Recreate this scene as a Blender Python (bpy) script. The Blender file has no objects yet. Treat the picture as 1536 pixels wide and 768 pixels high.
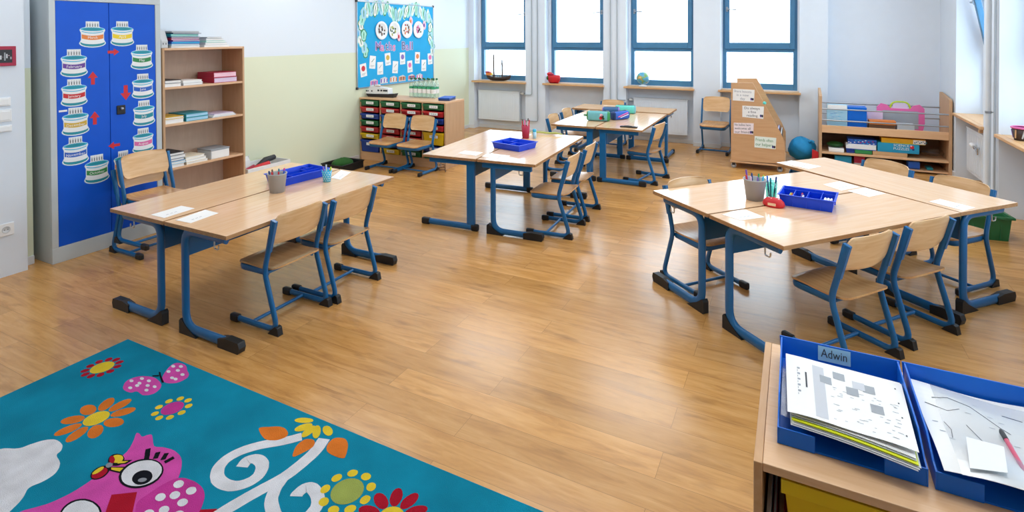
import bpy, math, random
from mathutils import Vector, Matrix
random.seed(11)
SC = bpy.context.scene
COL = SC.collection
PI = math.pi
R = math.radians

# ------------------------------------------------------------------ materials
def lin(h):
    out = []
    for i in (0, 2, 4):
        c = int(h[i:i+2], 16) / 255
        out.append(c / 12.92 if c <= .04045 else ((c + .055) / 1.055) ** 2.4)
    return (*out, 1)

def base(name):
    m = bpy.data.materials.new(name); m.use_nodes = True
    nt = m.node_tree
    return m, nt, nt.nodes['Principled BSDF']

def mat(name, hx, rough=.5, metal=0., spec=.5, var=.06, vscale=8., bump=0., bscale=60., coat=0.):
    """plain coloured surface: a little noise in its tone, optional fine bump"""
    m, nt, b = base(name)
    N, L = nt.nodes.new, nt.links.new
    tc = N('ShaderNodeTexCoord'); nz = N('ShaderNodeTexNoise'); nz.inputs['Scale'].default_value = vscale
    nz.inputs['Detail'].default_value = 3
    L(tc.outputs['Object'], nz.inputs['Vector'])
    cr = N('ShaderNodeValToRGB'); c = lin(hx)
    cr.color_ramp.elements[0].position = .3; cr.color_ramp.elements[1].position = .7
    cr.color_ramp.elements[0].color = (*[x * (1 - var) for x in c[:3]], 1)
    cr.color_ramp.elements[1].color = (*[min(1, x * (1 + var)) for x in c[:3]], 1)
    L(nz.outputs['Fac'], cr.inputs['Fac']); L(cr.outputs['Color'], b.inputs['Base Color'])
    b.inputs['Roughness'].default_value = rough; b.inputs['Metallic'].default_value = metal
    b.inputs['Specular IOR Level'].default_value = spec
    if coat: b.inputs['Coat Weight'].default_value = coat
    if bump:
        n2 = N('ShaderNodeTexNoise'); n2.inputs['Scale'].default_value = bscale
        L(tc.outputs['Object'], n2.inputs['Vector'])
        bp = N('ShaderNodeBump'); bp.inputs['Strength'].default_value = bump; bp.inputs['Distance'].default_value = .004
        L(n2.outputs['Fac'], bp.inputs['Height']); L(bp.outputs['Normal'], b.inputs['Normal'])
    return m

def wood(name, h1, h2, scale=(2, 30, 30), rough=.45, spec=.5, dist=1.0):
    m, nt, b = base(name)
    N, L = nt.nodes.new, nt.links.new
    tc = N('ShaderNodeTexCoord'); mp = N('ShaderNodeMapping'); mp.inputs['Scale'].default_value = scale
    nz = N('ShaderNodeTexNoise'); nz.inputs['Scale'].default_value = 1.6; nz.inputs['Detail'].default_value = 5
    nz.inputs['Distortion'].default_value = dist
    L(tc.outputs['Object'], mp.inputs['Vector']); L(mp.outputs['Vector'], nz.inputs['Vector'])
    cr = N('ShaderNodeValToRGB'); cr.color_ramp.elements[0].position = .3; cr.color_ramp.elements[1].position = .72
    cr.color_ramp.elements[0].color = lin(h1); cr.color_ramp.elements[1].color = lin(h2)
    L(nz.outputs['Fac'], cr.inputs['Fac']); L(cr.outputs['Color'], b.inputs['Base Color'])
    b.inputs['Roughness'].default_value = rough; b.inputs['Specular IOR Level'].default_value = spec
    return m

def clear(name, hx='FFFFFF', gloss=.08, rough=.02):
    m, nt, b = base(name)
    N, L = nt.nodes.new, nt.links.new
    nt.nodes.remove(b)
    t = N('ShaderNodeBsdfTransparent'); t.inputs['Color'].default_value = lin(hx)
    g = N('ShaderNodeBsdfGlossy'); g.inputs['Roughness'].default_value = rough
    fr = N('ShaderNodeLayerWeight'); fr.inputs['Blend'].default_value = .5
    mx = N('ShaderNodeMixShader'); mul = N('ShaderNodeMapRange')
    mul.inputs['To Min'].default_value = gloss * .45; mul.inputs['To Max'].default_value = min(.6, gloss * 2.5)
    L(fr.outputs['Facing'], mul.inputs['Value']); L(mul.outputs[0], mx.inputs[0])
    L(t.outputs[0], mx.inputs[1]); L(g.outputs[0], mx.inputs[2])
    L(mx.outputs[0], nt.nodes['Material Output'].inputs['Surface'])
    return m

def paint_two_tone(name, top, low, zsplit):
    """wall paint: white above a height, pale green below (object origin sits at the floor)"""
    m, nt, b = base(name)
    N, L = nt.nodes.new, nt.links.new
    tc = N('ShaderNodeTexCoord'); sp = N('ShaderNodeSeparateXYZ'); L(tc.outputs['Object'], sp.inputs[0])
    gt = N('ShaderNodeMath'); gt.operation = 'GREATER_THAN'; gt.inputs[1].default_value = zsplit
    L(sp.outputs['Z'], gt.inputs[0])
    nz = N('ShaderNodeTexNoise'); nz.inputs['Scale'].default_value = 160; L(tc.outputs['Object'], nz.inputs['Vector'])
    mx = N('ShaderNodeMix'); mx.data_type = 'RGBA'; mx.inputs['A'].default_value = lin(low); mx.inputs['B'].default_value = lin(top)
    L(gt.outputs[0], mx.inputs['Factor']); L(mx.outputs['Result'], b.inputs['Base Color'])
    bp = N('ShaderNodeBump'); bp.inputs['Strength'].default_value = .08; bp.inputs['Distance'].default_value = .003
    L(nz.outputs['Fac'], bp.inputs['Height']); L(bp.outputs['Normal'], b.inputs['Normal'])
    b.inputs['Roughness'].default_value = .6; b.inputs['Specular IOR Level'].default_value = .3
    return m

def floor_mat():
    m, nt, b = base('oak_planks')
    N, L = nt.nodes.new, nt.links.new
    tc = N('ShaderNodeTexCoord')
    br = N('ShaderNodeTexBrick'); br.offset = .37; br.offset_frequency = 2
    br.inputs['Scale'].default_value = 1; br.inputs['Brick Width'].default_value = 1.25; br.inputs['Row Height'].default_value = .148
    br.inputs['Mortar Size'].default_value = .0009; br.inputs['Mortar Smooth'].default_value = .3; br.inputs['Bias'].default_value = 0
    br.inputs['Color1'].default_value = (0, 0, 0, 1); br.inputs['Color2'].default_value = (1, 1, 1, 1); br.inputs['Mortar'].default_value = (.5, .5, .5, 1)
    L(tc.outputs['Object'], br.inputs['Vector'])
    # each plank takes its own slice of the grain
    off = N('ShaderNodeVectorMath'); off.operation = 'MULTIPLY_ADD'
    off.inputs[1].default_value = (7.3, 3.1, 5.7)
    L(br.outputs['Color'], off.inputs[0]); L(tc.outputs['Object'], off.inputs[2])
    mp = N('ShaderNodeMapping'); mp.inputs['Scale'].default_value = (1.9, 15, 1); L(off.outputs[0], mp.inputs['Vector'])
    nz = N('ShaderNodeTexNoise'); nz.inputs['Scale'].default_value = 1.5; nz.inputs['Detail'].default_value = 7
    nz.inputs['Roughness'].default_value = .68; nz.inputs['Distortion'].default_value = .7; L(mp.outputs[0], nz.inputs['Vector'])
    cr = N('ShaderNodeValToRGB'); e = cr.color_ramp.elements
    e[0].position = .25; e[0].color = lin('A87540'); e[1].position = .75; e[1].color = lin('DCA968')
    k = e.new(.48); k.color = lin('C89352')
    L(nz.outputs['Fac'], cr.inputs['Fac'])
    # knots and cloudy darker flecks
    mp2 = N('ShaderNodeMapping'); mp2.inputs['Scale'].default_value = (3.6, 13, 1); L(off.outputs[0], mp2.inputs['Vector'])
    kn = N('ShaderNodeTexNoise'); kn.inputs['Scale'].default_value = 1.1; kn.inputs['Detail'].default_value = 3; L(mp2.outputs[0], kn.inputs['Vector'])
    kr = N('ShaderNodeValToRGB'); kr.color_ramp.elements[0].position = .60; kr.color_ramp.elements[0].color = (0, 0, 0, 1)
    kr.color_ramp.elements[1].position = .78; kr.color_ramp.elements[1].color = (1, 1, 1, 1); L(kn.outputs['Fac'], kr.inputs['Fac'])
    mk = N('ShaderNodeMix'); mk.data_type = 'RGBA'; mk.inputs['B'].default_value = lin('8A5C30')
    sc = N('ShaderNodeMath'); sc.operation = 'MULTIPLY'; sc.inputs[1].default_value = .7; L(kr.outputs['Color'], sc.inputs[0])
    L(sc.outputs[0], mk.inputs['Factor']); L(cr.outputs['Color'], mk.inputs['A'])
    # plank to plank tone
    tone = N('ShaderNodeMapRange'); tone.inputs['To Min'].default_value = .88; tone.inputs['To Max'].default_value = 1.1
    L(br.outputs['Color'], tone.inputs['Value'])
    ml = N('ShaderNodeVectorMath'); ml.operation = 'SCALE'; L(mk.outputs['Result'], ml.inputs[0]); L(tone.outputs[0], ml.inputs['Scale'])
    mo = N('ShaderNodeMix'); mo.data_type = 'RGBA'; mo.inputs['B'].default_value = lin('8E6232')
    L(br.outputs['Fac'], mo.inputs['Factor']); L(ml.outputs[0], mo.inputs['A'])
    L(mo.outputs['Result'], b.inputs['Base Color'])
    rr = N('ShaderNodeMapRange'); rr.inputs['To Min'].default_value = .17; rr.inputs['To Max'].default_value = .30
    L(nz.outputs['Fac'], rr.inputs['Value']); L(rr.outputs[0], b.inputs['Roughness'])
    bp = N('ShaderNodeBump'); bp.inputs['Strength'].default_value = .12; bp.inputs['Distance'].default_value = .002; bp.invert = True
    L(br.outputs['Fac'], bp.inputs['Height']); L(bp.outputs['Normal'], b.inputs['Normal'])
    b.inputs['Specular IOR Level'].default_value = .75
    return m

def globe_mat():
    m, nt, b = base('globe_map')
    N, L = nt.nodes.new, nt.links.new
    tc = N('ShaderNodeTexCoord'); nz = N('ShaderNodeTexNoise'); nz.inputs['Scale'].default_value = 14; nz.inputs['Detail'].default_value = 4
    L(tc.outputs['Object'], nz.inputs['Vector'])
    cr = N('ShaderNodeValToRGB'); cr.color_ramp.interpolation = 'CONSTANT'; e = cr.color_ramp.elements
    e[0].position = 0; e[0].color = lin('5FA9C9'); e[1].position = .53; e[1].color = lin('7FB36B')
    k = e.new(.6); k.color = lin('D98A5B'); k = e.new(.66); k.color = lin('D9CE7A')
    L(nz.outputs['Fac'], cr.inputs['Fac']); L(cr.outputs['Color'], b.inputs['Base Color']); b.inputs['Roughness'].default_value = .3
    return m

M = {}
def mk(n, *a, **k): M[n] = mat(n, *a, **k)
M['floor'] = floor_mat()
M['globe'] = globe_mat()
mk('wall', 'DFE8F2', .6, spec=.3, var=.01, bump=.06, bscale=160)
M['wall_left'] = paint_two_tone('two_tone_wall_paint', 'E2EBF4', 'E1E7CC', 1.425)
mk('ceiling', 'EDEDEA', .8, var=.01)
mk('skirting', 'DDE1E4', .45, var=.02)
mk('frame_blue', '487FA5', .35, spec=.5, var=.03)
mk('steel_blue', '11649C', .3, spec=.5, var=.05)
mk('black', '17191C', .5, var=.15)
mk('dark', '2A2C31', .55, var=.1)
mk('white', 'EDEFF0', .5, var=.02)
mk('radiator', 'E4ECF4', .35, var=.01)
mk('pipe_white', 'D9DEE2', .35, var=.02)
mk('chrome', 'C9CDD0', .22, metal=1., var=.03)
mk('steel', 'A9AFB5', .3, metal=.9, var=.03)
mk('paper', 'F2F2F0', .7, var=.015)
mk('paper_grey', 'C9CCD2', .7, var=.03)
mk('ink', '3C4048', .7, var=.1)
mk('ink_faint', '9AA0AA', .7, var=.1)
M['beech'] = wood('beech_laminate', 'DEB083', 'E8BF96', (3, 40, 40), .36, .45)
M['beech_y'] = wood('beech_laminate_crosswise', 'D9AE87', 'E3BC98', (40, 3, 40), .36, .45)
M['beech_top'] = wood('beech_desk_top', 'E8BC90', 'EECAA4', (1.4, 22, 22), .13, .85)
M['beech_edge'] = wood('beech_edge_band', '9C7247', 'BE9163', (4, 30, 60), .5)
M['ply'] = wood('seat_plywood', 'C4905C', 'D8AA74', (2.2, 26, 20), .2, .7)
M['ply_back'] = wood('backrest_plywood', 'D6A874', 'E5BF90', (20, 2.2, 26), .32, .5)
M['shelf_wood'] = wood('bookcase_beech', 'C39A73', 'CDA680', (22, 22, 2), .5)
M['sill_wood'] = wood('sill_beech', 'D2A26F', 'DDB182', (3, 30, 30), .4)
M['back_board'] = wood('bookcase_back_board', 'BDA38E', 'C6AD98', (12, 12, 2), .6)
mk('cab_grey', 'C3CCCF', .4, var=.02)
mk('cab_blue', '0257D2', .42, spec=.3, var=.03)
mk('tray_blue', '0A44D6', .35, spec=.4, var=.05)
mk('bin_blue', '0A6AD2', .4, spec=.35, var=.04)
mk('t_green', '1F6B3E', .4, var=.05)
mk('t_red', 'C1272D', .4, var=.05)
mk('t_blue', '1B3F9C', .4, var=.05)
mk('t_yellow', 'E2BE16', .4, var=.05)
mk('board_blue', '14A8E2', .75, var=.03, bump=.1, bscale=220)
mk('rug_teal', '0E86A4', .95, spec=.1, var=.14, vscale=5, bump=.9, bscale=420)
for n, h in (('pink', 'CF4FA6'), ('magenta', 'C03A92'), ('red', 'A8152A'), ('yellow', 'E3C534'), ('orange', 'D9762A'),
             ('white', 'DCDDE2'), ('black', '14161E'), ('grey', '8E9298'), ('olive', '9DAA55')):
    mk('rug_' + n, h, .95, spec=.1, var=.1, vscale=14, bump=.9, bscale=420)
for n, h in (('red', 'CE2029'), ('crimson', 'A81C40'), ('pink', 'E26AA8'), ('purple', '6A3BA0'), ('violet', '8466B8'), ('blue', '1F5FC4'), ('navy', '1C3C78'),
             ('cyan', '37B6DE'), ('teal', '1B8FA0'), ('mint', 'A9E3D4'), ('green', '2E8B4A'), ('dgreen', '1F5A22'), ('lime', 'B7D433'),
             ('yellow', 'F0D21C'), ('gold', 'D9B23A'), ('orange', 'E8863A'), ('brown', '6E4A30'), ('dbrown', '40302A'), ('grey', '9BA1A8'),
             ('lgrey', 'CDD2D6'), ('cream', 'EDE3CC'), ('lilac', 'D8C6E0'), ('peach', 'F0C9A4'), ('lblue', 'A6D4EC'), ('skin_pink', 'F0C4D4'), ('tan', 'CFA77A')):
    mk(n, h, .5, var=.05)
mk('bag_blue', '1E94D0', .7, var=.12, bump=.3, bscale=30)
mk('cloth_green', '24591F', .9, var=.15, bump=.4, bscale=80)
M['glass'] = clear('window_glass', 'F7FBFD', .09)
M['bottle'] = clear('clear_bottle', 'F2FAF8', .14, .05)
M['film'] = clear('plastic_film', 'FBFCFD', .10, .25)
M['red_clear'] = clear('red_tumbler', 'D84A62', .12, .1)
def added_lamp_mat():
    m, nt, b = base('added_lamp_diffuser'); b.inputs['Emission Color'].default_value = (1, 1, 1, 1)
    b.inputs['Emission Strength'].default_value = 1.5; return m
M['added_lamp'] = added_lamp_mat()  # glowing face of the added, unseen ceiling panels

# ------------------------------------------------------------------ mesh builder
class MB:
    def __init__(s): s.v = []; s.f = []; s.m = []; s.s = []; s.mats = []; s.X = Matrix.Identity(4)
    def mi(s, name):
        if name not in s.mats: s.mats.append(name)
        return s.mats.index(name)
    def add(s, verts, faces, m, smooth=False):
        b = len(s.v); i = s.mi(m)
        s.v += [tuple(s.X @ Vector(p)) for p in verts]
        for f in faces: s.f.append([b + k for k in f]); s.m.append(i); s.s.append(smooth)
        return s
    def box(s, x0, y0, z0, x1, y1, z1, m):
        v = [(x, y, z) for z in (z0, z1) for y in (y0, y1) for x in (x0, x1)]
        return s.add(v, [(0, 2, 3, 1), (4, 5, 7, 6), (0, 1, 5, 4), (2, 6, 7, 3), (0, 4, 6, 2), (1, 3, 7, 5)], m)
    def poly(s, pts, m, smooth=False): return s.add(pts, [tuple(range(len(pts)))], m, smooth)
    def prism(s, pts, d, m, smooth=False):
        """closed outline of 3D points extruded by vector d"""
        n = len(pts); d = Vector(d); v = [Vector(p) for p in pts]; v += [p + d for p in v]
        nn = Vector((0, 0, 0))
        for i in range(n): nn += v[i].cross(v[(i + 1) % n])
        fl = nn.dot(d) > 0
        side = [(i, (i + 1) % n, n + (i + 1) % n, n + i) for i in range(n)]
        caps = [tuple(range(n))[::-1], tuple(range(n, 2 * n))]
        if not fl: side = [q[::-1] for q in side]; caps = [c[::-1] for c in caps]
        s.add(v, caps, m, False); s.add(v, side, m, smooth); return s
    def tube(s, path, r, m, n=10, up=(0, 1, 0), ry=None, closed=False, cap=True, rad=None):
        P = [Vector(p) for p in path]; N = len(P); V = []; ry = ry or r; F = []
        up = Vector(up)
        for i, p in enumerate(P):
            if closed: t = P[(i + 1) % N] - P[i - 1]
            else: t = P[min(i + 1, N - 1)] - P[max(i - 1, 0)]
            t.normalize(); a = up - t * up.dot(t)
            if a.length < 1e-4: a = Vector((1, .3, .2)) - t * Vector((1, .3, .2)).dot(t)
            a.normalize(); b = t.cross(a); k = rad[i] if rad else 1
            for j in range(n):
                w = 2 * PI * j / n
                V.append(p + a * ry * k * math.cos(w) + b * r * k * math.sin(w))
        for i in range(N if closed else N - 1):
            for j in range(n):
                F.append((i * n + j, i * n + (j + 1) % n, ((i + 1) % N) * n + (j + 1) % n, ((i + 1) % N) * n + j))
        s.add(V, F, m, True)
        if cap and not closed: s.add(V, [tuple(range(n))[::-1], tuple(range((N - 1) * n, N * n))], m)
        return s
    def lathe(s, prof, m, n=20, c=(0, 0, 0), smooth=True, sy=1.):
        V = []; F = []
        for r, z in prof:
            for j in range(n): V.append((c[0] + r * math.cos(2 * PI * j / n), c[1] + sy * r * math.sin(2 * PI * j / n), c[2] + z))
        for i in range(len(prof) - 1):
            for j in range(n): F.append((i * n + j, i * n + (j + 1) % n, (i + 1) * n + (j + 1) % n, (i + 1) * n + j))
        return s.add(V, F, m, smooth)
    def disc(s, c, r, m, n=20, right=(1, 0, 0), up=(0, 1, 0), ry=None):
        a, b, c = Vector(right), Vector(up), Vector(c); ry = ry or r
        return s.poly([c + a * r * math.cos(2 * PI * i / n) + b * ry * math.sin(2 * PI * i / n) for i in range(n)], m)
    def ball(s, c, rx, ry, rz, m, n=14, k=9, fn=None):
        V = []; F = []
        for i in range(k + 1):
            th = PI * i / k
            for j in range(n):
                ph = 2 * PI * j / n; d = fn(th, ph) if fn else 1
                V.append((c[0] + rx * d * math.sin(th) * math.cos(ph), c[1] + ry * d * math.sin(th) * math.sin(ph), c[2] - rz * d * math.cos(th)))
        for i in range(k):
            for j in range(n): F.append((i * n + j, i * n + (j + 1) % n, (i + 1) * n + (j + 1) % n, (i + 1) * n + j))
        return s.add(V, F, m, True)
    def text(s, txt, size, o, right, up, m, lift=.0004, fit=None, bold=0.):
        v, f, w = text_geo(txt, size, bold); right, up = Vector(right).normalized(), Vector(up).normalized(); n = right.cross(up); o = Vector(o)
        k = min(1., fit / w) if fit and w > 0 else 1.
        return s.add([o + right * p[0] * k + up * p[1] + n * lift for p in v], f, m)
    def build(s, name, parent=None, bevel=0, seg=2, loc=None, rz=0):
        me = bpy.data.meshes.new(name); me.from_pydata(s.v, [], s.f)
        for n in s.mats: me.materials.append(M[n])
        me.polygons.foreach_set('material_index', s.m); me.polygons.foreach_set('use_smooth', s.s); me.update()
        o = bpy.data.objects.new(name, me); COL.objects.link(o)
        if parent: o.parent = parent
        if loc: o.location = loc
        if rz: o.rotation_euler.z = rz
        if bevel:
            b = o.modifiers.new('soft_edge', 'BEVEL'); b.width = bevel; b.segments = seg; b.limit_method = 'ANGLE'; b.angle_limit = R(40)
        return o

_tc = {}
def text_geo(t, size, bold=0.):
    key = (t, bold)
    if key not in _tc:
        cu = bpy.data.curves.new('lettering', 'FONT'); cu.body = t; cu.size = 1; cu.align_x = 'CENTER'; cu.align_y = 'CENTER'; cu.resolution_u = 2; cu.offset = bold
        ob = bpy.data.objects.new('lettering', cu); COL.objects.link(ob)
        dg = bpy.context.evaluated_depsgraph_get(); ev = ob.evaluated_get(dg); me = ev.to_mesh()
        v = [tuple(p.co) for p in me.vertices]; f = [tuple(p.vertices) for p in me.polygons]
        ev.to_mesh_clear(); bpy.data.objects.remove(ob); bpy.data.curves.remove(cu)
        _tc[key] = (v, f)
    v, f = _tc[key]
    w = (max(p[0] for p in v) - min(p[0] for p in v)) * size if v else 0
    return [(p[0] * size, p[1] * size) for p in v], f, w

def fillet(pts, rad, n=5):
    """polyline with its inner corners rounded; rad: one radius or one per inner corner"""
    P = [Vector(p) for p in pts]; out = [P[0]]
    for i in range(1, len(P) - 1):
        r = rad[i - 1] if isinstance(rad, (list, tuple)) else rad
        a, b = (P[i - 1] - P[i]).normalized(), (P[i + 1] - P[i]).normalized()
        for k in range(n + 1):
            t = k / n; p0, p2 = P[i] + a * r, P[i] + b * r
            out.append(p0 * (1 - t) ** 2 + P[i] * 2 * t * (1 - t) + p2 * t * t)
    out.append(P[-1]); return out

# ------------------------------------------------------------------ things
def tag(o, label, cat, group=None):
    o['label'] = label; o['category'] = cat
    if group: o['group'] = group
    return o
def thing(name, label, cat, loc=(0, 0, 0), rz=0, group=None):
    o = bpy.data.objects.new(name, None); COL.objects.link(o); o.empty_display_size = .1
    o.location = loc; o.rotation_euler.z = rz
    return tag(o, label, cat, group)
def struct(o): o['kind'] = 'structure'; return o
def copy_tree(o, parent=None):
    c = o.copy(); COL.objects.link(c)
    if parent: c.parent = parent
    for ch in list(o.children): copy_tree(ch, c)
    return c
def place(o, loc, rz, label, group=None):
    o.location = loc; o.rotation_euler.z = rz; o['label'] = label
    if group: o['group'] = group
    return o
mk('pipe_grey', 'A9B1B8', .4, var=.03); mk('skin_white', 'F2E6EA', .7, var=.02); mk('mint_white', 'E8F4EE', .7, var=.02)
mk('cyan2', '1E9CC8', .45, var=.05); mk('gold2', 'EDB420', .45, var=.05)
M['shelf_wood_x'] = wood('trolley_beech', 'C89B6F', 'D3A97F', (2, 22, 22), .45)
M['ply_dark'] = wood('dark_back_board', '7A5A42', '8A6A50', (3, 12, 12), .6)
mk('bucket_grey', 'A7A8AA', .5, var=.03); mk('olive_', 'B5BE6A', .7, var=.08); mk('magenta_', 'D6338F', .5); mk('case_teal', '6FB7BF', .6, var=.1)
mk('navy2', '2F5F8F', .6, var=.1); mk('mint2', '63D3C6', .6, var=.08); mk('lime2', 'E4EC1E', .6, var=.03); mk('pink2', 'D2496E', .35, var=.03)
M['teal_clear'] = clear('teal_tumbler', 'BCE8E4', .10, .1)
M['shelf_wood_y'] = wood('cupboard_side_beech', 'CFA070', 'DAAF82', (22, 3, 22), .45)
ADDED_LAMP_W, SKY, EXPOSURE = 13, 5.4, .28
mk('green2', '3FA878', .5, var=.05)
CAKES = [
    ('March', 'orange', (2.37, 1.667, 0.185, 0.201)),
    ('April', 'yellow', (2.582, 1.672, 0.178, 0.2)),
    ('February', 'purple', (2.244, 1.453, 0.181, 0.209)),
    ('January', 'red', (2.242, 1.233, 0.177, 0.206)),
    ('December', 'gold', (2.248, 1.018, 0.184, 0.211)),
    ('November', 'blue', (2.245, 0.798, 0.177, 0.214)),
    ('October', 'green', (2.386, 0.633, 0.177, 0.22)),
    ('May', 'green', (2.729, 1.48, 0.179, 0.205)),
    ('June', 'blue', (2.734, 1.241, 0.179, 0.206)),
    ('July', 'teal', (2.74, 1.018, 0.18, 0.212)),
    ('August', 'pink', (2.731, 0.794, 0.174, 0.206)),
    ('September', 'orange', (2.575, 0.637, 0.149, 0.203)),
]
ARROWS = [
    (2.515, 1.529, 0, 0.085, 'red paper arrow pointing right between the March and April cakes'),
    (2.367, 1.334, 90, 0.1, 'red paper arrow pointing up beside the February cake'),
    (2.376, 1.027, 90, 0.1, 'red paper arrow pointing up beside the December cake'),
    (2.601, 1.2, -90, 0.12, 'red paper arrow pointing down above the cabinet lock'),
    (2.51, 0.793, 180, 0.085, 'red paper arrow pointing left below the cabinet lock'),
]
# ================================================================== the room
XL, XR, YB, YN, YF, ZC = -5.2, 1.62, 8.55, 8.72, -2.6, 3.05   # left wall, right wall, pier face, niche back, wall behind the camera, ceiling
f = MB().box(XL - .3, YF - .3, -.1, XR + .4, YN + .35, 0, 'floor').build('floor'); struct(f)
struct(MB().box(XL - .3, YF - .3, ZC, XR + .4, YN + .35, ZC + .1, 'ceiling').build('ceiling'))
m = MB()
m.box(XL - .25, 1.967, 0, XL, YN + .3, ZC, 'wall_left')
m.box(XL, 1.967, 0, -4.955, 2.045, ZC, 'wall_left')          # short return beside the cabinet
m.box(XL - .25, YF, 0, -4.85, 1.967, ZC, 'wall')             # the thicker stretch near the camera
struct(m.build('wall_left'))
struct(MB().box(XL - .3, YF - .25, 0, XR + .4, YF, ZC, 'wall').build('wall_front'))
NB = [(-5.09, -4.081), (-3.719, -2.715), (-2.35, -1.344), (-.969, .044)]      # window niches of the back wall
ZW0, ZW1 = .856, 2.5
m = MB()
edges = [XL] + [x for n in NB for x in n] + [.383]
for i in range(0, len(edges), 2): m.box(edges[i], YB, 0, edges[i + 1], YN + .3, ZC, 'wall')
for a, b in NB:
    m.box(a, YN, 0, b, YN + .3, ZW0, 'wall'); m.box(a, YN, ZW1, b, YN + .3, ZC, 'wall')
m.box(.383, YN, 0, XR + .3, YN + .3, ZC, 'wall')
WIN_X = [(-5.055, -4.085), (-3.69, -2.72), (-2.33, -1.35), (-.967, .03)]
for (a, b), (c, d) in zip(NB, WIN_X):                                           # plaster between niche sides and window frames
    m.box(a, YN, ZW0, c + .01, YN + .3, ZW1, 'wall'); m.box(d - .01, YN, ZW0, b, YN + .3, ZW1, 'wall')
struct(m.build('wall_back'))
NR = [(6.88, 7.93), (5.05, 6.42), (3.2, 4.6), (1.2, 2.7)]                     # window niches of the right wall
m = MB(); XRN = XR + .24
ys = [YN] + [y for n in NR for y in n[::-1]] + [YF]
for i in range(0, len(ys), 2): m.box(XR, ys[i + 1], 0, XRN + .25, ys[i], ZC, 'wall')
for a, b in NR:
    m.box(XRN, a, 0, XRN + .25, b, .74, 'wall'); m.box(XRN, a, ZW1, XRN + .25, b, ZC, 'wall')
    m.box(XRN, a, .74, XRN + .25, a + .04, ZW1, 'wall'); m.box(XRN, b - .04, .74, XRN + .25, b, ZW1, 'wall')
struct(m.build('wall_right'))

def skirting(name, pts, h=.06, t=.012):
    m = MB()
    for (x0, y0, x1, y1) in pts: m.box(min(x0, x1), min(y0, y1), 0, max(x0, x1), max(y0, y1), h, 'skirting')
    return struct(m.build(name, bevel=.003))
skirting('baseboard_left', [(XL, 2.89, XL + .014, 5.72), (XL, 6.18, XL + .014, YB), (-4.955, 1.967, -4.941, 2.045)])
skirting('baseboard_back', [(a, YB - .014, b, YB) for a, b in ((-5.186, -5.09), (-4.081, -3.719), (-2.715, -2.35), (-1.344, -.969), (.044, .383))] + [(a, YN - .014, b, YN) for a, b in NB])
skirting('baseboard_right', [(XR - .014, 6.42, XR, 6.88), (XR - .014, YF, XR, 1.2), (XR - .014, 2.7, XR, 3.2), (XR - .014, 4.6, XR, 5.05), (XR - .014, 7.93, XR, 8.7)] + [(XRN - .014, a, XRN, b) for a, b in NR], h=.07)

def window(n, x0, x1, handle=None, tilt=0, sill=(0, 0), z0=ZW0, half=.085):
    """one window in local axes: x along the wall, -y into the room; its plane is y = 0. Fixed light below, tilting sash above, wooden sill."""
    w = bpy.data.objects.new(f'window_{n}', None); COL.objects.link(w); struct(w)
    zt0, zt1, top = 1.385, 1.455, ZW1
    m = MB()
    m.box(x0, -.0, z0, x0 + .062, .07, top, 'frame_blue'); m.box(x1 - .062, 0, z0, x1, .07, top, 'frame_blue')
    m.box(x0 + .062, 0, z0, x1 - .062, .07, z0 + half, 'frame_blue'); m.box(x0 + .062, 0, top - .06, x1 - .062, .07, top, 'frame_blue')
    m.box(x0 + .062, 0, zt0, x1 - .062, .07, zt1, 'frame_blue')
    m.build('window_frame', w, bevel=.004)
    MB().box(x0 + .06, .03, z0 + half - .005, x1 - .06, .036, zt0 + .005, 'glass').build('window_pane', w)
    a, b, z, t = x0 + .04, x1 - .04, zt1 - .02, top - .035
    m = MB(); y0, y1 = -.025, .03
    m.box(a, y0, z, a + .065, y1, t, 'frame_blue'); m.box(b - .065, y0, z, b, y1, t, 'frame_blue')
    m.box(a + .065, y0, z, b - .065, y1, z + .09, 'frame_blue'); m.box(a + .065, y0, t - .065, b - .065, y1, t, 'frame_blue')
    m.X = Matrix.Identity(4)
    s = m.build('sash', w, bevel=.004)
    MB().box(a + .062, .0, z + .085, b - .062, .006, t - .06, 'glass').build('window_pane', s)
    if handle is not None:
        hx = a + .032 if handle == 'l' else b - .032; d = 1 if handle == 'l' else -1
        m = MB().box(hx - .014, -.038, 1.975, hx + .014, -.025, 2.045, 'steel')
        m.tube([(hx, -.03, 2.01), (hx, -.06, 2.01), (hx + d * .03, -.066, 2.01), (hx + d * .13, -.066, 2.0)], .009, 'steel', 8, up=(0, 0, 1)).build('handle', s)
    if tilt:
        pv = Matrix.Translation((0, 0, z)) @ Matrix.Rotation(tilt, 4, 'X') @ Matrix.Translation((0, 0, -z))
        s.matrix_local = pv
    MB().box(sill[0], -.25, z0 - .036, sill[1], 0, z0 - .006, 'sill_wood').build('window_sill', w, bevel=.004)
    return w
for i, (a, b) in enumerate(WIN_X):
    s0, s1 = NB[i]
    w = window(i + 1, a, b, ['r', 'r', 'l', 'l'][i], 0, (s0 + .002 if i == 0 else s0 + .001, s1 - .001))
    w.location = (0, YN + .02, 0)
    # front lip of the sill overlaps the pier faces a little
    MB().box(s0 - .025 if i else s0 - .02, -.255, ZW0 - .036, s1 + .02, -.195, ZW0 - .006, 'sill_wood').build('sill_nosing', w, bevel=.006)
for i, (a, b) in enumerate(NR):
    w = window(i + 5, -b + .03, -a - .03, 'l', R(11) if i == 0 else 0, (-b + .001, -a - .001), z0=.75)
    w.location = (XRN + .03, 0, 0); w.rotation_euler.z = -PI / 2
    MB().box(-b - .02, -.30, .714, -a + .02, -.25, .744, 'sill_wood').build('sill_nosing', w, bevel=.006)
    MB().box(-a - .10, -.285, .67, -a - .06, -.25, .714, 'tan').build('sill_bracket', w)

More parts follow.
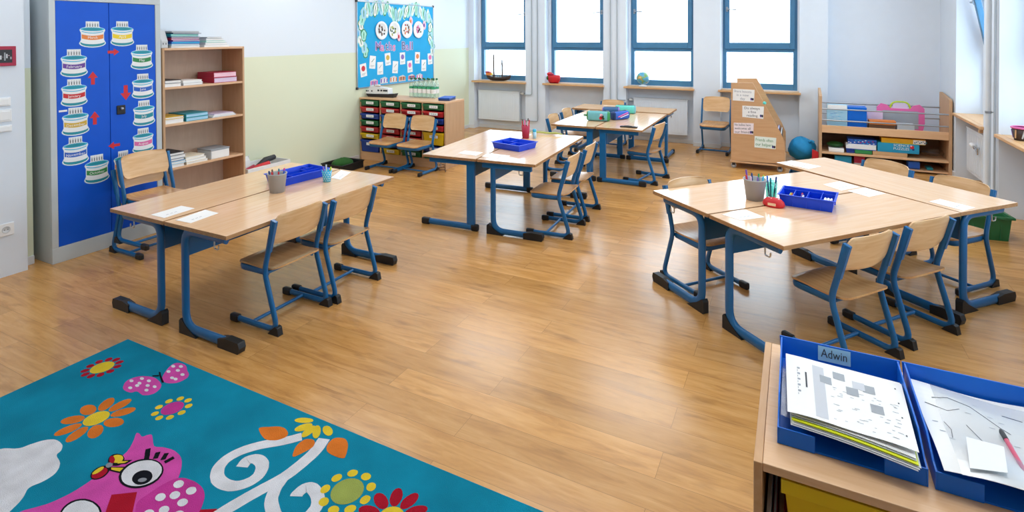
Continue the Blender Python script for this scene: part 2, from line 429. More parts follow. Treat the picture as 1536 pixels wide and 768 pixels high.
# added ceiling panels, out of view, put in to brighten the room
for i, (x, y) in enumerate([(x, y) for x in (-4.0, -1.8, .4) for y in (1.6, 4.3, 7.0)]):
    t = thing('added_ceiling_light', 'added white ceiling light panel, out of view, brightening the classroom', 'ceiling light', (x, y, ZC), 0, 'added ceiling light panels')
    MB().box(-.62, -.32, -.05, .62, .32, -.001, 'white').build('housing', t, bevel=.004)
    MB().box(-.6, -.3, -.056, .6, .3, -.0505, 'added_lamp').build('diffuser', t)
    l = bpy.data.lights.new('added_lamp_light', 'AREA'); l.shape = 'RECTANGLE'; l.size = 1.18; l.size_y = .58; l.energy = ADDED_LAMP_W * (.75 if y < 2 else 1); l.color = (.93, .97, 1)
    o = bpy.data.objects.new('added_lamp_light', l); COL.objects.link(o); o.parent = t; o.location = (0, 0, -.06)

# ================================================================== things on the near left wall
def wall_frame(o, right, up): return Vector(o), Vector(right), Vector(up)
t = thing('photo_frame', 'crimson framed small picture on the white wall left of the blue cabinet', 'picture frame', (-4.849, 1.84, 1.519))
m = MB().box(0, -.075, -.068, .014, .075, .068, 'crimson').build('frame', t, bevel=.003)
m = MB().box(.0142, -.052, -.045, .0155, .052, .045, 'dark')
for k in range(9): m.box(.0156, -.048 + k * .011, -.03 + (k * 7 % 5) * .008, .0162, -.04 + k * .011, -.005 + (k * 3 % 4) * .01, ['lgrey', 'skin_pink', 'grey'][k % 3])
m.build('picture', t)
def plate(y, z, w, h, kind, label):
    t = thing('wall_socket' if kind else 'light_switch', label, 'socket' if kind else 'light switch', (-4.8495, y, z))
    MB().box(0, -w / 2, -h / 2, .009, w / 2, h / 2, 'white').build('cover_plate', t, bevel=.003)
    if kind:
        m = MB(); m.X = Matrix.Rotation(PI / 2, 4, 'Y')
        m.lathe([(.024, .0092), (.024, .0105), (.021, .011), (.020, .0095), (0, .0095)], 'lgrey', 24)
        for s in (-1, 1): m.disc((0, s * .009, .0098), .0032, 'dark', 10)
        m.build('outlet', t)
    else:
        MB().box(.009, -w * .36, -h * .36, .013, w * .36, h * .36, 'white').build('rocker', t, bevel=.002)
plate(1.845, 1.205, .075, .06, 0, 'white light switch, topmost of three plates below the crimson picture')
plate(1.845, 1.11, .085, .085, 0, 'square white light switch, middle of three plates on the white wall')
plate(1.845, 1.02, .085, .045, 0, 'white light switch, lowest of three plates below the crimson picture')
plate(1.845, .325, .09, .085, 1, 'white wall socket low on the wall left of the blue cabinet')

# ================================================================== blue metal cabinet with the birthday cakes
FX = -4.79
y0, y1, ys_, yb0, yb1 = 2.088, 2.882, 2.485, 2.129, 2.839
cab = thing('metal_cabinet', 'tall grey metal cabinet with two blue doors covered in paper birthday cakes', 'cabinet', (0, 0, 0))
m = MB()
m.box(-5.185, y0, 0, FX - .022, y1, 1.965, 'cab_grey')
zb, zt = 0.114, 1.915
m.box(FX - .022, y0, 0, FX, y1, zb, 'cab_grey'); m.box(FX - .022, y0, zt, FX, y1, 1.965, 'cab_grey')
m.box(FX - .022, y0, zb, FX, yb0, zt, 'cab_grey'); m.box(FX - .022, yb1, zb, FX, y1, zt, 'cab_grey')
m.build('cabinet_body', cab, bevel=.003)
d1 = MB().box(FX - .02, yb0 + .002, zb + .002, FX - .003, ys_ - .002, zt - .002, 'cab_blue').build('door', cab, bevel=.002)
d2 = MB().box(FX - .02, ys_ + .002, zb + .002, FX - .003, yb1 - .002, zt - .002, 'cab_blue').build('door', cab, bevel=.002)
hy, hz = 2.562, 1.068
m = MB().box(FX - .003, hy - .032, hz - .036, FX + .008, hy + .032, hz + .036, 'black')
m.build('lock_plate', d2, bevel=.006)
m = MB(); m.X = Matrix.Translation((FX + .008, hy, hz + .01)) @ Matrix.Rotation(PI / 2, 4, 'Y')
m.lathe([(.011, 0), (.011, .014), (.006, .018), (0, .018)], 'steel', 14).build('lock_knob', d2)
tag(MB().box(FX - .0025, 2.142, 1.099, FX - .0015, 2.195, 1.113, 'white').build('tape_strip'), 'short white strip of tape above the December cake on the blue door', 'tape')

def cake(month, band, y, z, w, h):
    """paper cut-out of a cake on the door: width w, height h, its middle at (y, z)"""
    m = MB(); lay = [0]
    def P(pts, c, n): m.poly([(FX - .0025 + n * .0003, y + a * w, z + b * h) for a, b in pts], c)
    def arc(cx, cy, rx, ry, a0, a1, n=10): return [(cx + rx * math.cos(R(a0 + (a1 - a0) * i / n)), cy + ry * math.sin(R(a0 + (a1 - a0) * i / n))) for i in range(n + 1)]
    # outline: plate, body, rim, block of candles
    out = arc(0, -.33, .5, .17, 180, 360) + [(.43, -.2), (.43, .06), (.48, .17)] + arc(0, .2, .46, .09, 0, 50, 4) + [(.25, .30), (.25, .5), (-.25, .5), (-.25, .30)] + arc(0, .2, .46, .09, 130, 180, 4) + [(-.48, .17), (-.43, .06), (-.43, -.2)]
    P(out, 'lblue', 0)
    P([(a * .97, b * .98) for a, b in out], 'white', 1)
    P(arc(0, -.33, .45, .13, 180, 360) + arc(0, -.27, .45, .10, 0, -180), 'teal', 2)
    P(arc(0, .2, .44, .075, 0, 360, 22)[:-1], 'cyan', 2)
    P(arc(0, .2, .36, .05, 0, 360, 22)[:-1], 'teal', 3)
    sag = lambda a: -.06 * (1 - (a / .4) ** 2)
    xs = [-.4 + .08 * i for i in range(11)]
    P([(a, .01 + sag(a)) for a in xs] + [(a, -.15 + sag(a)) for a in xs[::-1]], band, 2)
    P([(a, .13 + sag(a)) for a in xs] + [(a, .10 + sag(a)) for a in xs[::-1]], 'cyan', 2)
    for i in range(5):
        a = -.19 + i * .095
        P([(a - .03, .26), (a + .03, .26), (a + .03, .42), (a, .47), (a - .03, .42)], 'lgrey', 3)
        P([(a - .012, .30), (a + .012, .30), (a + .012, .40), (a - .012, .40)], 'dark', 4)
    m.text(month, h * .135, (FX - .0025 + .0012, y, z - .122 * h), (0, 1, 0), (0, 0, 1), 'paper', .0, fit=w * .7)
    tag(m.build('paper_cake'), f'paper birthday cake reading {month} on the blue cabinet door', 'paper cake', 'birthday cakes on the cabinet')
for month, band, px in CAKES: cake(month, band, *px)
def arrow(y, z, ang, size, label):
    a = R(ang); c, s = math.cos(a), math.sin(a)
    pts = [(-.5, -.13), (.02, -.13), (.02, -.34), (.5, 0), (.02, .34), (.02, .13), (-.5, .13)]
    m = MB().poly([(FX - .0022, y + size * (u * c - v * s), z + size * (u * s + v * c)) for u, v in pts], 'red')
    tag(m.build('paper_arrow'), label, 'paper arrow', 'red arrows on the cabinet')
for a in ARROWS: arrow(*a)
# ================================================================== chairs
def chair_parts(root):
    """school chair: the sitter looks along +x; slanted blue posts on floor runners, plywood seat and back"""
    for s in (-1, 1):
        y = s * .186
        p = fillet([(.19, y, .023), (-.176, y, .023), (-.075, y, .335), (-.158, y, .628)], [.07, .05], 6)
        m = MB().tube(p, .0172, 'steel_blue', 10, up=(0, 1, 0), ry=.0125)
        a, b = Vector((-.108, y, .452)), Vector((-.158, y, .63)); u = (b - a).normalized(); n = Vector((u.z, 0, -u.x))
        m.prism([a + n * .012 - Vector((0, .009, 0)), a - n * .020 - Vector((0, .009, 0)), b - n * .020 - Vector((0, .009, 0)), b + n * .018 - Vector((0, .009, 0))], (0, .018, 0), 'steel_blue')
        leg = m.build('leg', root, bevel=.003)
        MB().box(.135, y - .0165, 0, .205, y + .0165, .044, 'black').build('foot_cap', leg, bevel=.01)
        m = MB().prism([(-.20, y - .0165, 0), (-.115, y - .0165, 0), (-.135, y - .0165, .022), (-.172, y - .0165, .05), (-.19, y - .0165, .045)], (0, .033, 0), 'black')
        m.build('heel_cap', leg, bevel=.004)
    # seat
    V = []; F = []; NX, NY = 14, 12; x0, x1, hw, rc, th = -.150, .195, .168, .055, .010
    def half(x):
        for c, r in ((x1, .06), (x0, .04)):
            d = abs(c - x)
            if d < r: return hw - r + math.sqrt(max(0, r * r - (r - d) ** 2))
        return hw
    def zs(x, v): return .350 - .010 * math.exp(-((x + .03) / .1) ** 2) * (1 - .5 * v * v) - .012 * max(0, (x - .1) / .09) ** 2 + .010 * max(0, (-.06 - x) / .09) ** 2
    xs = [x0 + (x1 - x0) * (.5 - .5 * math.cos(PI * i / NX)) for i in range(NX + 1)]
    for k in (0, 1):
        for x in xs:
            h = max(half(x), .02)
            for j in range(NY + 1):
                v = -1 + 2 * j / NY; V.append((x, v * h, zs(x, v) - k * th))
    n1 = (NX + 1) * (NY + 1)
    for i in range(NX):
        for j in range(NY):
            a = i * (NY + 1) + j; F.append((a, a + NY + 1, a + NY + 2, a + 1)); F.append((n1 + a, n1 + a + 1, n1 + a + NY + 2, n1 + a + NY + 1))
    rim = [j for j in range(NY + 1)] + [i * (NY + 1) + NY for i in range(1, NX + 1)] + [NX * (NY + 1) + j for j in range(NY - 1, -1, -1)] + [i * (NY + 1) for i in range(NX - 1, 0, -1)]
    G = [(rim[i], rim[(i + 1) % len(rim)], n1 + rim[(i + 1) % len(rim)], n1 + rim[i]) for i in range(len(rim))]
    m = MB().add(V, F, 'ply', True); m.add(V, G, 'ply', False); m.build('seat', root)
    # curved back
    V = []; F = []; NZ, NY = 10, 14; z0, z1, hw = .480, .655, .174
    def hb(z):
        for c, r in ((z1, .045), (z0, .05)):
            d = abs(c - z)
            if d < r: return hw - r * .8 + .8 * math.sqrt(max(0, r * r - (r - d) ** 2))
        return hw
    zz = [z0 + (z1 - z0) * (.5 - .5 * math.cos(PI * i / NZ)) for i in range(NZ + 1)]
    for k in (0, 1):
        for z in zz:
            for j in range(NY + 1):
                v = -1 + 2 * j / NY
                V.append((-.112 - (z - .47) * .27 - .026 * (1 - v * v) + k * .009, v * hb(z), z + (.006 * (1 - v * v) if z > .6 else 0)))
    n1 = (NZ + 1) * (NY + 1)
    for i in range(NZ):
        for j in range(NY):
            a = i * (NY + 1) + j; F.append((a, a + NY + 1, a + NY + 2, a + 1)); F.append((n1 + a, n1 + a + 1, n1 + a + NY + 2, n1 + a + NY + 1))
    rim = [j for j in range(NY + 1)] + [i * (NY + 1) + NY for i in range(1, NZ + 1)] + [NZ * (NY + 1) + j for j in range(NY - 1, -1, -1)] + [i * (NY + 1) for i in range(NZ - 1, 0, -1)]
    G = [(rim[i], rim[(i + 1) % len(rim)], n1 + rim[(i + 1) % len(rim)], n1 + rim[i]) for i in range(len(rim))]
    m = MB().add(V, F, 'ply_back', True); m.add(V, G, 'ply_back', False); m.build('backrest', root)
    p = fillet([(-.075, -.1615, .319), (.178, -.155, .313), (.178, .155, .313), (-.075, .1615, .319)], .055, 6)
    m = MB().tube(p, .011, 'steel_blue', 8, up=(0, 0, 1), ry=.021)
    m.tube([(-.078, -.1735, .322), (-.078, .1735, .322)], .011, 'steel_blue', 8, up=(0, 0, 1))
    m.build('seat_frame', root)
    MB().tube([(.03, -.178, .026), (.03, .178, .026)], .010, 'steel_blue', 8, up=(0, 0, 1)).build('stretcher', root)

chair0 = thing('school_chair', '', 'chair'); chair_parts(chair0)
first = [True]
def chair(x, y, deg, label, group, z=0):
    o = chair0 if first[0] else copy_tree(chair0); first[0] = False
    place(o, (x, y, z), R(deg), label, group)
    o['group'] = group
    return o
G1, G2, G3, G4 = 'chairs at the front left desks', 'chairs at the middle desks', 'chairs at the back desks', 'chairs at the right-hand desks'
chair(-4.50, 2.615, 0, 'school chair under another, lower one of the stacked pair at the blue cabinet', G1)
chair(-4.43, 2.615, 0, 'school chair stacked on top of another in front of the blue cabinet', G1, z=.082)
chair(-2.722, 2.335, 180, 'blue framed school chair tucked under the front left desk, nearest the owl rug', G1)
chair(-2.70, 2.76, 180, 'school chair behind the one nearest the rug, with glossy brown seat', G1)
chair(-1.805, 4.39, 183.5, 'nearer of two school chairs tucked under the middle desks', G2)
chair(-1.825, 4.87, 183, 'farther of two school chairs under the middle desks, its seat shining white', G2)
chair(-2.545, 6.447, 2, 'school chair on the far side of the back desks, nearer the middle desks', G3)
chair(-2.594, 7.03, 1, 'school chair on the far side of the back desks, nearer the windows', G3)
chair(-1.508, 6.35, 172, 'school chair tucked under the window side of the back desks, below the black case', G3)
chair(-2.47, 8.09, -92, 'school chair behind the back desks, only its brown backrest top showing', G3)
chair(-.545, 3.868, -40, 'school chair with shiny white seat at the near corner of the right-hand desks', G4)
chair(.216, 3.373, 141.6, 'school chair on the near side of the right-hand desks, above the blue paper trays', G4)
chair(.529, 3.792, 140, 'school chair beside the one above the paper trays, farther right at the same desks', G4)
chair(.906, 4.653, 228, 'school chair behind the far right desk, in front of the green crate', G4)
chair(.528, 5.053, 228, 'school chair behind the far right desk, in front of the games shelf', G4)
chair(-4.515, 5.49, -90, 'left one of two school chairs in front of the coloured tray cupboard', 'chairs by the tray cupboard')
chair(-4.095, 5.50, -91, 'right one of two school chairs in front of the coloured tray cupboard', 'chairs by the tray cupboard')
chair(-1.01, 8.25, -93, 'school chair standing under the window beside the wheeled book trolley', 'chair by the trolley').scale = (1.06, 1.04, 1.15)

# ================================================================== desks
def desk_parts(root, kind):
    """single desk, long side along x, its back edge at y = 0 and the sitter at +y"""
    m = MB(); m.box(-.675, .001, .5985, .675, .52, .6195, 'beech_edge'); m.box(-.674, .002, .6195, .674, .519, .6205, 'beech_top')
    m.build('desk_top', root, bevel=.0015)
    for s in (-1, 1):
        x = s * .625
        if kind == 'curved':
            p = fillet([(x, .455, .578), (x, .105, .578), (x, .105, .030), (x, .54, .030)], [.085, .10], 7)
            m = MB().tube(p, .027, 'steel_blue', 12, up=(1, 0, 0), ry=.017)
        elif kind == 'half':
            p = fillet([(x, .125, .575), (x, .125, .030), (x, .54, .030)], [.10], 7)
            m = MB().tube(p, .024, 'steel_blue', 12, up=(1, 0, 0), ry=.017)
            m.box(x - .016, .03, .548, x + .016, .47, .5984, 'steel_blue')
        else:
            m = MB().box(x - .016, .035, .05, x + .016, .105, .575, 'steel_blue')
            m.box(x - .016, .03, .552, x + .016, .47, .5984, 'steel_blue')
            m.tube([(x, .03, .03), (x, .53, .03)], .026, 'steel_blue', 12, up=(1, 0, 0), ry=.018)
        leg = m.build('leg', root, bevel=.003)
        if kind == 'post':
            MB().box(x - .021, -.0, 0, x + .021, .07, .058, 'black').build('foot_cap', leg, bevel=.014)
            MB().box(x - .021, .47, 0, x + .021, .555, .058, 'black').build('foot_cap', leg, bevel=.014)
        else:
            MB().prism([(x - .02, .072, 0), (x - .02, .22, 0), (x - .02, .20, .012), (x - .02, .13, .05), (x - .02, .085, .085), (x - .02, .072, .07)], (.04, 0, 0), 'black').build('heel_cap', leg, bevel=.005)
            MB().prism([(x - .021, .40, 0), (x - .021, .56, 0), (x - .021, .57, .03), (x - .021, .56, .058), (x - .021, .46, .060), (x - .021, .40, .048)], (.042, 0, 0), 'black').build('foot_cap', leg, bevel=.006)
    MB().box(-.607, .098, .425, .607, .110, .572, 'steel_blue').build('modesty_panel', root, bevel=.003)
    MB().box(-.61, .40, .564, .61, .43, .5982, 'steel_blue').build('front_rail', root, bevel=.003)
    m = MB()
    p = fillet([(.628, .36, .558), (.628, .36, .512), (.628, .395, .512), (.628, .395, .535)], .012, 4)
    m.tube(p, .004, 'chrome', 8, up=(1, 0, 0)); m.build('bag_hook', root)
    p = fillet([(-.628, .36, .558), (-.628, .36, .512), (-.628, .395, .512), (-.628, .395, .535)], .012, 4)
    MB().tube(p, .004, 'chrome', 8, up=(1, 0, 0)).build('bag_hook', root)
PROTO = {}
def desk(x, y, deg, kind, label, group):
    if kind in PROTO: o = copy_tree(PROTO[kind])
    else:
        o = thing('school_desk', '', 'desk'); desk_parts(o, kind); PROTO[kind] = o
    place(o, (x, y, 0), R(deg), label, group); o['group'] = group
def pair(cx, cy, deg, kinds, labels, group, gap=.006):
    n = Vector((-math.sin(R(deg)), math.cos(R(deg)))) * gap
    desk(cx + n.x, cy + n.y, deg, kinds[0], labels[0], group)
    desk(cx - n.x, cy - n.y, deg + 180, kinds[1], labels[1], group)
D = 'school desks pushed together'
pair(-3.137, 2.565, 90, ('curved', 'curved'), ('beech desk on the cabinet side of the front left pair', 'beech desk nearest the rug in the front left pair, grey pen bucket on it'), D)
pair(-2.403, 4.672, 93.3, ('post', 'half'), ('beech desk of the middle pair, on the tray cupboard side', 'beech desk of the middle pair with the blue organiser on it'), D)
pair(-2.0, 6.645, 90.5, ('post', 'post'), ('back desk on the far side, two chairs tucked under it', 'back desk with pencil cases and a black case on it'), D)
desk(-2.14, 7.40, 0, 'post', 'back desk standing crosswise, closest to the radiator under the windows', D)
pair(.004, 3.855, 48.5, ('curved', 'curved'), ('right-hand desk with the grey pen bucket, at the bucket side of the group', 'right-hand desk nearest the foreground trays, blue organiser at its edge'), D)
desk(.532 - .26 * .682, 4.67 - .26 * .731, -43, 'curved', 'right-hand desk standing crosswise in front of the games shelf', D)
# ================================================================== bookcase and its books
bc = thing('bookcase', 'tall beech bookcase with open shelves of books beside the blue cabinet', 'bookcase', (0, 0, 0))
bx0, bx1, by0, by1, bz = -5.186, -4.87, 2.942, 3.746, 1.548
for y in (by0, by1 - .02): MB().box(bx0, y, 0, bx1, y + .02, bz, 'shelf_wood').build('side_panel', bc, bevel=.002)
MB().box(bx0, by0 + .02, bz - .02, bx1, by1 - .02, bz, 'beech_y').build('top_panel', bc, bevel=.002)
MB().box(bx0, by0 + .02, .06, bx0 + .006, by1 - .02, bz - .02, 'back_board').build('back_panel', bc)
for z in (.06, .473, .862, 1.187): MB().box(bx0 + .006, by0 + .02, z, bx1 - .004, by1 - .02, z + .02, 'beech_y').build('shelf', bc, bevel=.0015)
MB().box(bx1 - .03, by0 + .02, 0, bx1 - .012, by1 - .02, .06, 'shelf_wood').build('plinth', bc)
BG = 'books in the bookcase'
def book(name, x0, x1, ya, yb, z, h, cover, page, label, cat='book', grp=BG, rz=0):
    """lying book or pad: cover boards and spine towards the camera, pages towards the room"""
    cx, cy = (x0 + x1) / 2, (ya + yb) / 2; dx, dy = (x1 - x0) / 2, (yb - ya) / 2; t = min(.004, h * .2)
    o = thing(name, label, cat, (cx, cy, z), rz, grp)
    MB().box(-dx, -dy, 0, dx, dy, t, cover).box(-dx, -dy, h - t, dx, dy, h, cover).box(-dx, -dy, t, dx, -dy + t, h - t, cover).build('cover', o)
    MB().box(-dx + .002, -dy + t, t, dx - .003, dy - .003, h - t, page).build('pages', o)
    return o
s1, s2, s3 = 1.2075, .8825, .4935
book('book', -5.12, -4.885, 2.968, 3.115, s1, .028, 'white', 'paper', 'lower white book at the left end of the top shelf in the bookcase')
book('book', -5.12, -4.885, 2.968, 3.115, s1 + .0285, .03, 'dark', 'paper', 'black-covered white book at the left end of the top bookcase shelf')
book('book', -5.10, -4.885, 3.135, 3.32, s1, .024, 'lgrey', 'paper', 'flat white book in the middle of the top bookcase shelf')
book('book', -5.10, -4.89, 3.135, 3.315, s1 + .0245, .020, 'paper', 'paper', 'white paper pad on the flat book of the top bookcase shelf')
book('book', -5.13, -4.885, 3.43, 3.675, s1, .05, 'crimson', 'lilac', 'lower thick crimson book with pale pink pages on the top shelf')
book('book', -5.13, -4.89, 3.432, 3.672, s1 + .0505, .048, 'crimson', 'skin_pink', 'upper thick crimson book with pink pages on the top shelf')
book('book', -5.12, -4.885, 2.968, 3.135, s2, .04, 'cream', 'paper', 'cream book under a yellow one on the second bookcase shelf')
book('book', -5.12, -4.885, 2.968, 3.135, s2 + .0405, .02, 'gold', 'paper', 'yellow-covered book at the left end of the second bookcase shelf')
book('book', -5.14, -4.885, 3.155, 3.37, s2, .034, 'teal', 'lblue', 'lower teal book with pale blue pages on the second shelf')
book('book', -5.14, -4.885, 3.155, 3.368, s2 + .0345, .032, 'teal', 'lblue', 'upper teal book with pale blue pages on the second shelf')
for k in range(3): book('booklet', -5.13 + .01 * k, -4.885 - .004 * k, 3.41 + .012 * k, 3.66 - .01 * k, s2 + .0105 * k, .010, ['lgrey', 'paper', 'lilac'][k], 'paper', ['grey thin booklet lowest of three on the second shelf', 'white thin booklet between two others on the second shelf', 'pale lilac thin booklet on top of two on the second shelf'][k], 'booklet')
zz = s3
for k, (c, h, l) in enumerate((('white', .028, 'white folder at the bottom of the left stack on the third shelf'), ('lblue', .024, 'pale blue book second in the left stack on the third shelf'), ('navy', .024, 'navy book in the middle of the left stack on the third shelf'), ('lgrey', .026, 'grey book second from the top of the left stack, third shelf'), ('dark', .026, 'black book on top of the left stack on the third shelf'))):
    book('book', -5.12, -4.885 + (k % 2) * .004, 2.968, 3.135 + (k % 2) * .01, zz, h, c, 'paper', l); zz += h + .0005
zz = s3
for k, l in enumerate(('cream pad lowest in the middle stack on the third shelf', 'white pad in the middle stack on the third shelf', 'ivory pad topping the middle stack on the third shelf')):
    book('paper_pad', -5.10, -4.885 - .006 * k, 3.155, 3.36 - .012 * k, zz, .022, ['cream', 'paper', 'cream'][k], 'paper', l, 'paper pad'); zz += .0225
bxx = thing('cardboard_box', 'pale grey card box with a white front on the third shelf', 'box', (-4.99, 3.49, s3), 0)
MB().box(-.10, -.095, 0, .10, .095, .075, 'lgrey').build('box_body', bxx, bevel=.002)
MB().box(-.102, -.097, .0755, .102, .097, .09, 'grey').build('lid', bxx, bevel=.002)
MB().box(.1005, -.09, .003, .1015, .09, .072, 'paper').build('front_label', bxx)
# on top of the bookcase
zz = bz + .0005
for k, (c, p, h, dy) in enumerate((('white', 'paper', .02, .01), ('lblue', 'paper', .014, 0), ('blue', 'cyan', .02, .004), ('purple', 'paper', .012, .01), ('crimson', 'lilac', .02, .0), ('navy', 'paper', .012, .006), ('teal', 'mint', .022, -.004), ('navy', 'paper', .010, .02), ('grey', 'lgrey', .014, -.005))):
    names = ['white folder at the bottom', 'pale blue book, second from the bottom', 'blue book, third from the bottom', 'purple book, fourth from the bottom', 'crimson book with lilac pages', 'thin navy book under the teal one', 'teal book with mint pages', 'thin navy book near the top', 'grey magazine on the very top']
    book('book', -5.13, -4.89 + (k % 3) * .005, 3.03 + dy, 3.29 + dy, zz, h, c, p, names[k] + ' of the left stack on top of the bookcase', 'book', 'books on top of the bookcase', R(k * 3 % 5 - 2)); zz += h + .0005
zz = bz + .0005
for k, (c, h) in enumerate((('white', .02), ('lgrey', .022), ('mint', .018), ('lgrey', .02), ('grey', .012))):
    book('booklet', -5.12, -4.895, 3.345 + .006 * k, 3.60 - .02 * k, zz, h, c, 'paper', ['white booklet lowest', 'pale grey booklet second', 'mint green booklet third', 'light grey booklet fourth', 'dark grey booklet topmost'][k] + ' in the right stack on top of the bookcase', 'booklet', 'books on top of the bookcase', R(k % 3)); zz += h + .0005
o = thing('magazine_file', 'pale grey slanted file holder at the left end of the bookcase top', 'file holder', (-4.95, 2.975, bz + .0005))
MB().prism([(-.12, -.028, 0), (.06, -.028, 0), (.06, -.028, .06), (.02, -.028, .15), (-.12, -.028, .17)], (0, .056, 0), 'lgrey').build('file_body', o, bevel=.004)
m = MB()
for a in (-.012, .012): m.box(.0605, a - .003, .03, .0615, a + .003, .045, 'ink')
m.build('printed_mark', o)

# ================================================================== white box of odds and ends, green cloth basket
b = thing('storage_box', 'white open storage box on the floor right of the bookcase', 'storage box', (0, 0, 0))
X0, X1, Y0, Y1, H = -5.17, -4.87, 3.775, 4.30, .318
m = MB()
for q in ((X0, Y0, X0 + .008, Y1), (X1 - .008, Y0, X1, Y1), (X0 + .008, Y0, X1 - .008, Y0 + .008), (X0 + .008, Y1 - .008, X1 - .008, Y1)): m.box(q[0], q[1], 0, q[2], q[3], H, 'white')
m.box(X0 + .008, Y0 + .008, 0, X1 - .008, Y1 - .008, .012, 'white').build('box_body', b, bevel=.002)
MB().prism([(X0 - .005, Y0 + .02, H), (X0 - .012, Y0 + .25, H), (X0 - .012, Y0 + .25, H + .06), (X0 - .008, Y0 + .04, H + .07)], (.004, 0, 0), 'lgrey').build('flap', b)
m = MB().tube([(-4.95, 3.83, .25), (-4.94, 3.95, .30), (-4.94, 4.08, .31)], .028, 'red', 8, up=(0, 0, 1)); m.tube([(-5.0, 3.82, .27), (-5.0, 3.95, .30)], .022, 'crimson', 8, up=(0, 0, 1))
tag(m.build('cloth_roll'), 'red rolled cloth lying in the white storage box', 'cloth roll')
m = MB().tube([(-5.06, 4.03, .27), (-5.05, 4.13, .325), (-5.06, 4.25, .335)], .034, 'dark', 10, up=(0, 0, 1), rad=[.7, 1, .8])
tag(m.build('folded_umbrella'), 'black bundled umbrella poking out of the white storage box', 'umbrella')
m = MB()
for k in range(4): m.box(-5.155 + k * .012, 3.80 + .01 * k, .014, -5.149 + k * .012, 3.79 + .2, .385 - .012 * k, 'paper')
tag(m.build('paper_sheaf'), 'white sheaf of papers standing at the back of the storage box', 'papers')

b = thing('basket', 'black low basket with a green cloth in it on the floor by the wall', 'basket', (0, 0, 0))
m = MB(); X0, X1, Y0, Y1 = -5.15, -4.83, 5.02, 5.40
m.box(X0, Y0, 0, X1, Y1, .01, 'black')
for q in ((X0, Y0, X0 + .01, Y1), (X1 - .01, Y0, X1, Y1), (X0 + .01, Y0, X1 - .01, Y0 + .01), (X0 + .01, Y1 - .01, X1 - .01, Y1)): m.box(q[0], q[1], .01, q[2], q[3], .085, 'black')
m.build('basket_body', b, bevel=.004)
m = MB(); m.tube([(X0 - .004, Y0 - .004, .088), (X1 + .004, Y0 - .004, .088), (X1 + .004, Y1 + .004, .088), (X0 - .004, Y1 + .004, .088)], .008, 'black', 6, up=(0, 0, 1), closed=True).build('rim', b)
m = MB().ball((-4.99, 5.21, .0765), .118, .142, .062, 'cloth_green', 20, 12, lambda t, p: 1 + .10 * math.sin(3 * p + 1) * math.sin(t) + .05 * math.sin(7 * p))
tag(m.build('green_cloth'), 'dark green crumpled cloth lying in the black basket', 'cloth')

# ================================================================== tray cupboard
def tray_cupboard(x0, x1, y0, y1, h, cols, label, tray_rows, slots=8, plinth=.11, skip=()):
    c = thing('tray_cupboard', label, 'cupboard', (0, 0, 0))
    t = .02; n = cols; w = (x1 - x0 - t * (n + 1)) / n
    MB().box(x0, y0 - .004, h - t, x1, y1, h, 'beech').build('top_panel', c, bevel=.002)
    for i in (0, n): MB().box(x0 + i * (w + t), y0, 0, x0 + i * (w + t) + t, y1, h - t, 'shelf_wood').build('side_panel', c, bevel=.0015)
    for i in range(1, n): MB().box(x0 + i * (w + t), y0, plinth, x0 + i * (w + t) + t, y1 - .01, h - t, 'shelf_wood').build('divider', c, bevel=.0015)
    MB().box(x0 + t, y0 + .006, 0, x1 - t, y0 + .024, plinth - .02, 'beech').build('plinth', c)
    MB().box(x0 + t, y0 + .002, plinth - .02, x1 - t, y1 - .01, plinth, 'beech').build('bottom_panel', c)
    MB().box(x0 + t, y1 - .01, 0, x1 - t, y1, h - t, 'back_board').build('back_panel', c)
    sh = (h - t - plinth) / slots
    for i in range(n):
        xa = x0 + t + i * (w + t) + .004; xb = xa + w - .008; s = 0
        for kind in tray_rows[i]:
            k = 2 if kind[-1] == '2' else 1
            col = {'G': 't_green', 'R': 't_red', 'B': 't_blue', 'Y': 't_yellow'}.get(kind[0])
            ztop = h - t - s * sh - .012; hh = k * sh - .018; s += k
            if not col: continue
            yf, yr = y0 - .016, y1 - .05; tp = .018
            m = MB(); zb = ztop - hh
            # tapered tub with a thick rim and a pull lip that dips in the middle
            lo = [(xa + tp, yf + .01), (xb - tp, yf + .01), (xb - tp, yr - tp), (xa + tp, yr - tp)]; hi = [(xa + .006, yf), (xb - .006, yf), (xb - .006, yr), (xa + .006, yr)]
            V = [(*p, zb) for p in lo] + [(*p, ztop) for p in hi] + [(p[0] + (.004 if i_ in (0, 3) else -.004), p[1] + (.004 if i_ < 2 else -.004), ztop) for i_, p in enumerate(hi)] + [(p[0], p[1], zb + .004) for p in lo]
            F = [(3, 2, 1, 0)] + [(a, (a + 1) % 4, 4 + (a + 1) % 4, 4 + a) for a in range(4)] + [(8 + a, 8 + (a + 1) % 4, 12 + (a + 1) % 4, 12 + a) for a in range(4)] + [(12, 13, 14, 15)] + [(4 + a, 4 + (a + 1) % 4, 8 + (a + 1) % 4, 8 + a) for a in range(4)]
            m.add(V, F, col)
            xm = (xa + xb) / 2; ww = (xb - xa) / 2 - .006
            lip = [(-ww, 0), (-ww, -.022), (-.45 * ww, -.022), (-.34 * ww, -.038), (.34 * ww, -.038), (.45 * ww, -.022), (ww, -.022), (ww, 0)]
            m.prism([(xm + a, yf - .013, ztop + .001 + b) for a, b in lip], (0, .012, 0), col)
            tr = m.build('tray', c, bevel=.0015)
            tr['label'] = {'G': 'green', 'R': 'red', 'B': 'blue', 'Y': 'yellow'}[kind[0]] + (' deep tray' if k == 2 else ' tray')
            m = MB(); zl = ztop - .028 - (.02 if k == 2 else 0); xl = xm + .02
            m.box(xl - .062, yf - .0155, zl - .017, xl + .062, yf - .0135, zl + .017, 'paper')
            for a in range(3): m.box(xl - .04 + a * .03, yf - .0162, zl - .004, xl - .018 + a * .03, yf - .0156, zl + .003, 'ink_faint')
            m.build('label_card', tr)
    return c, w
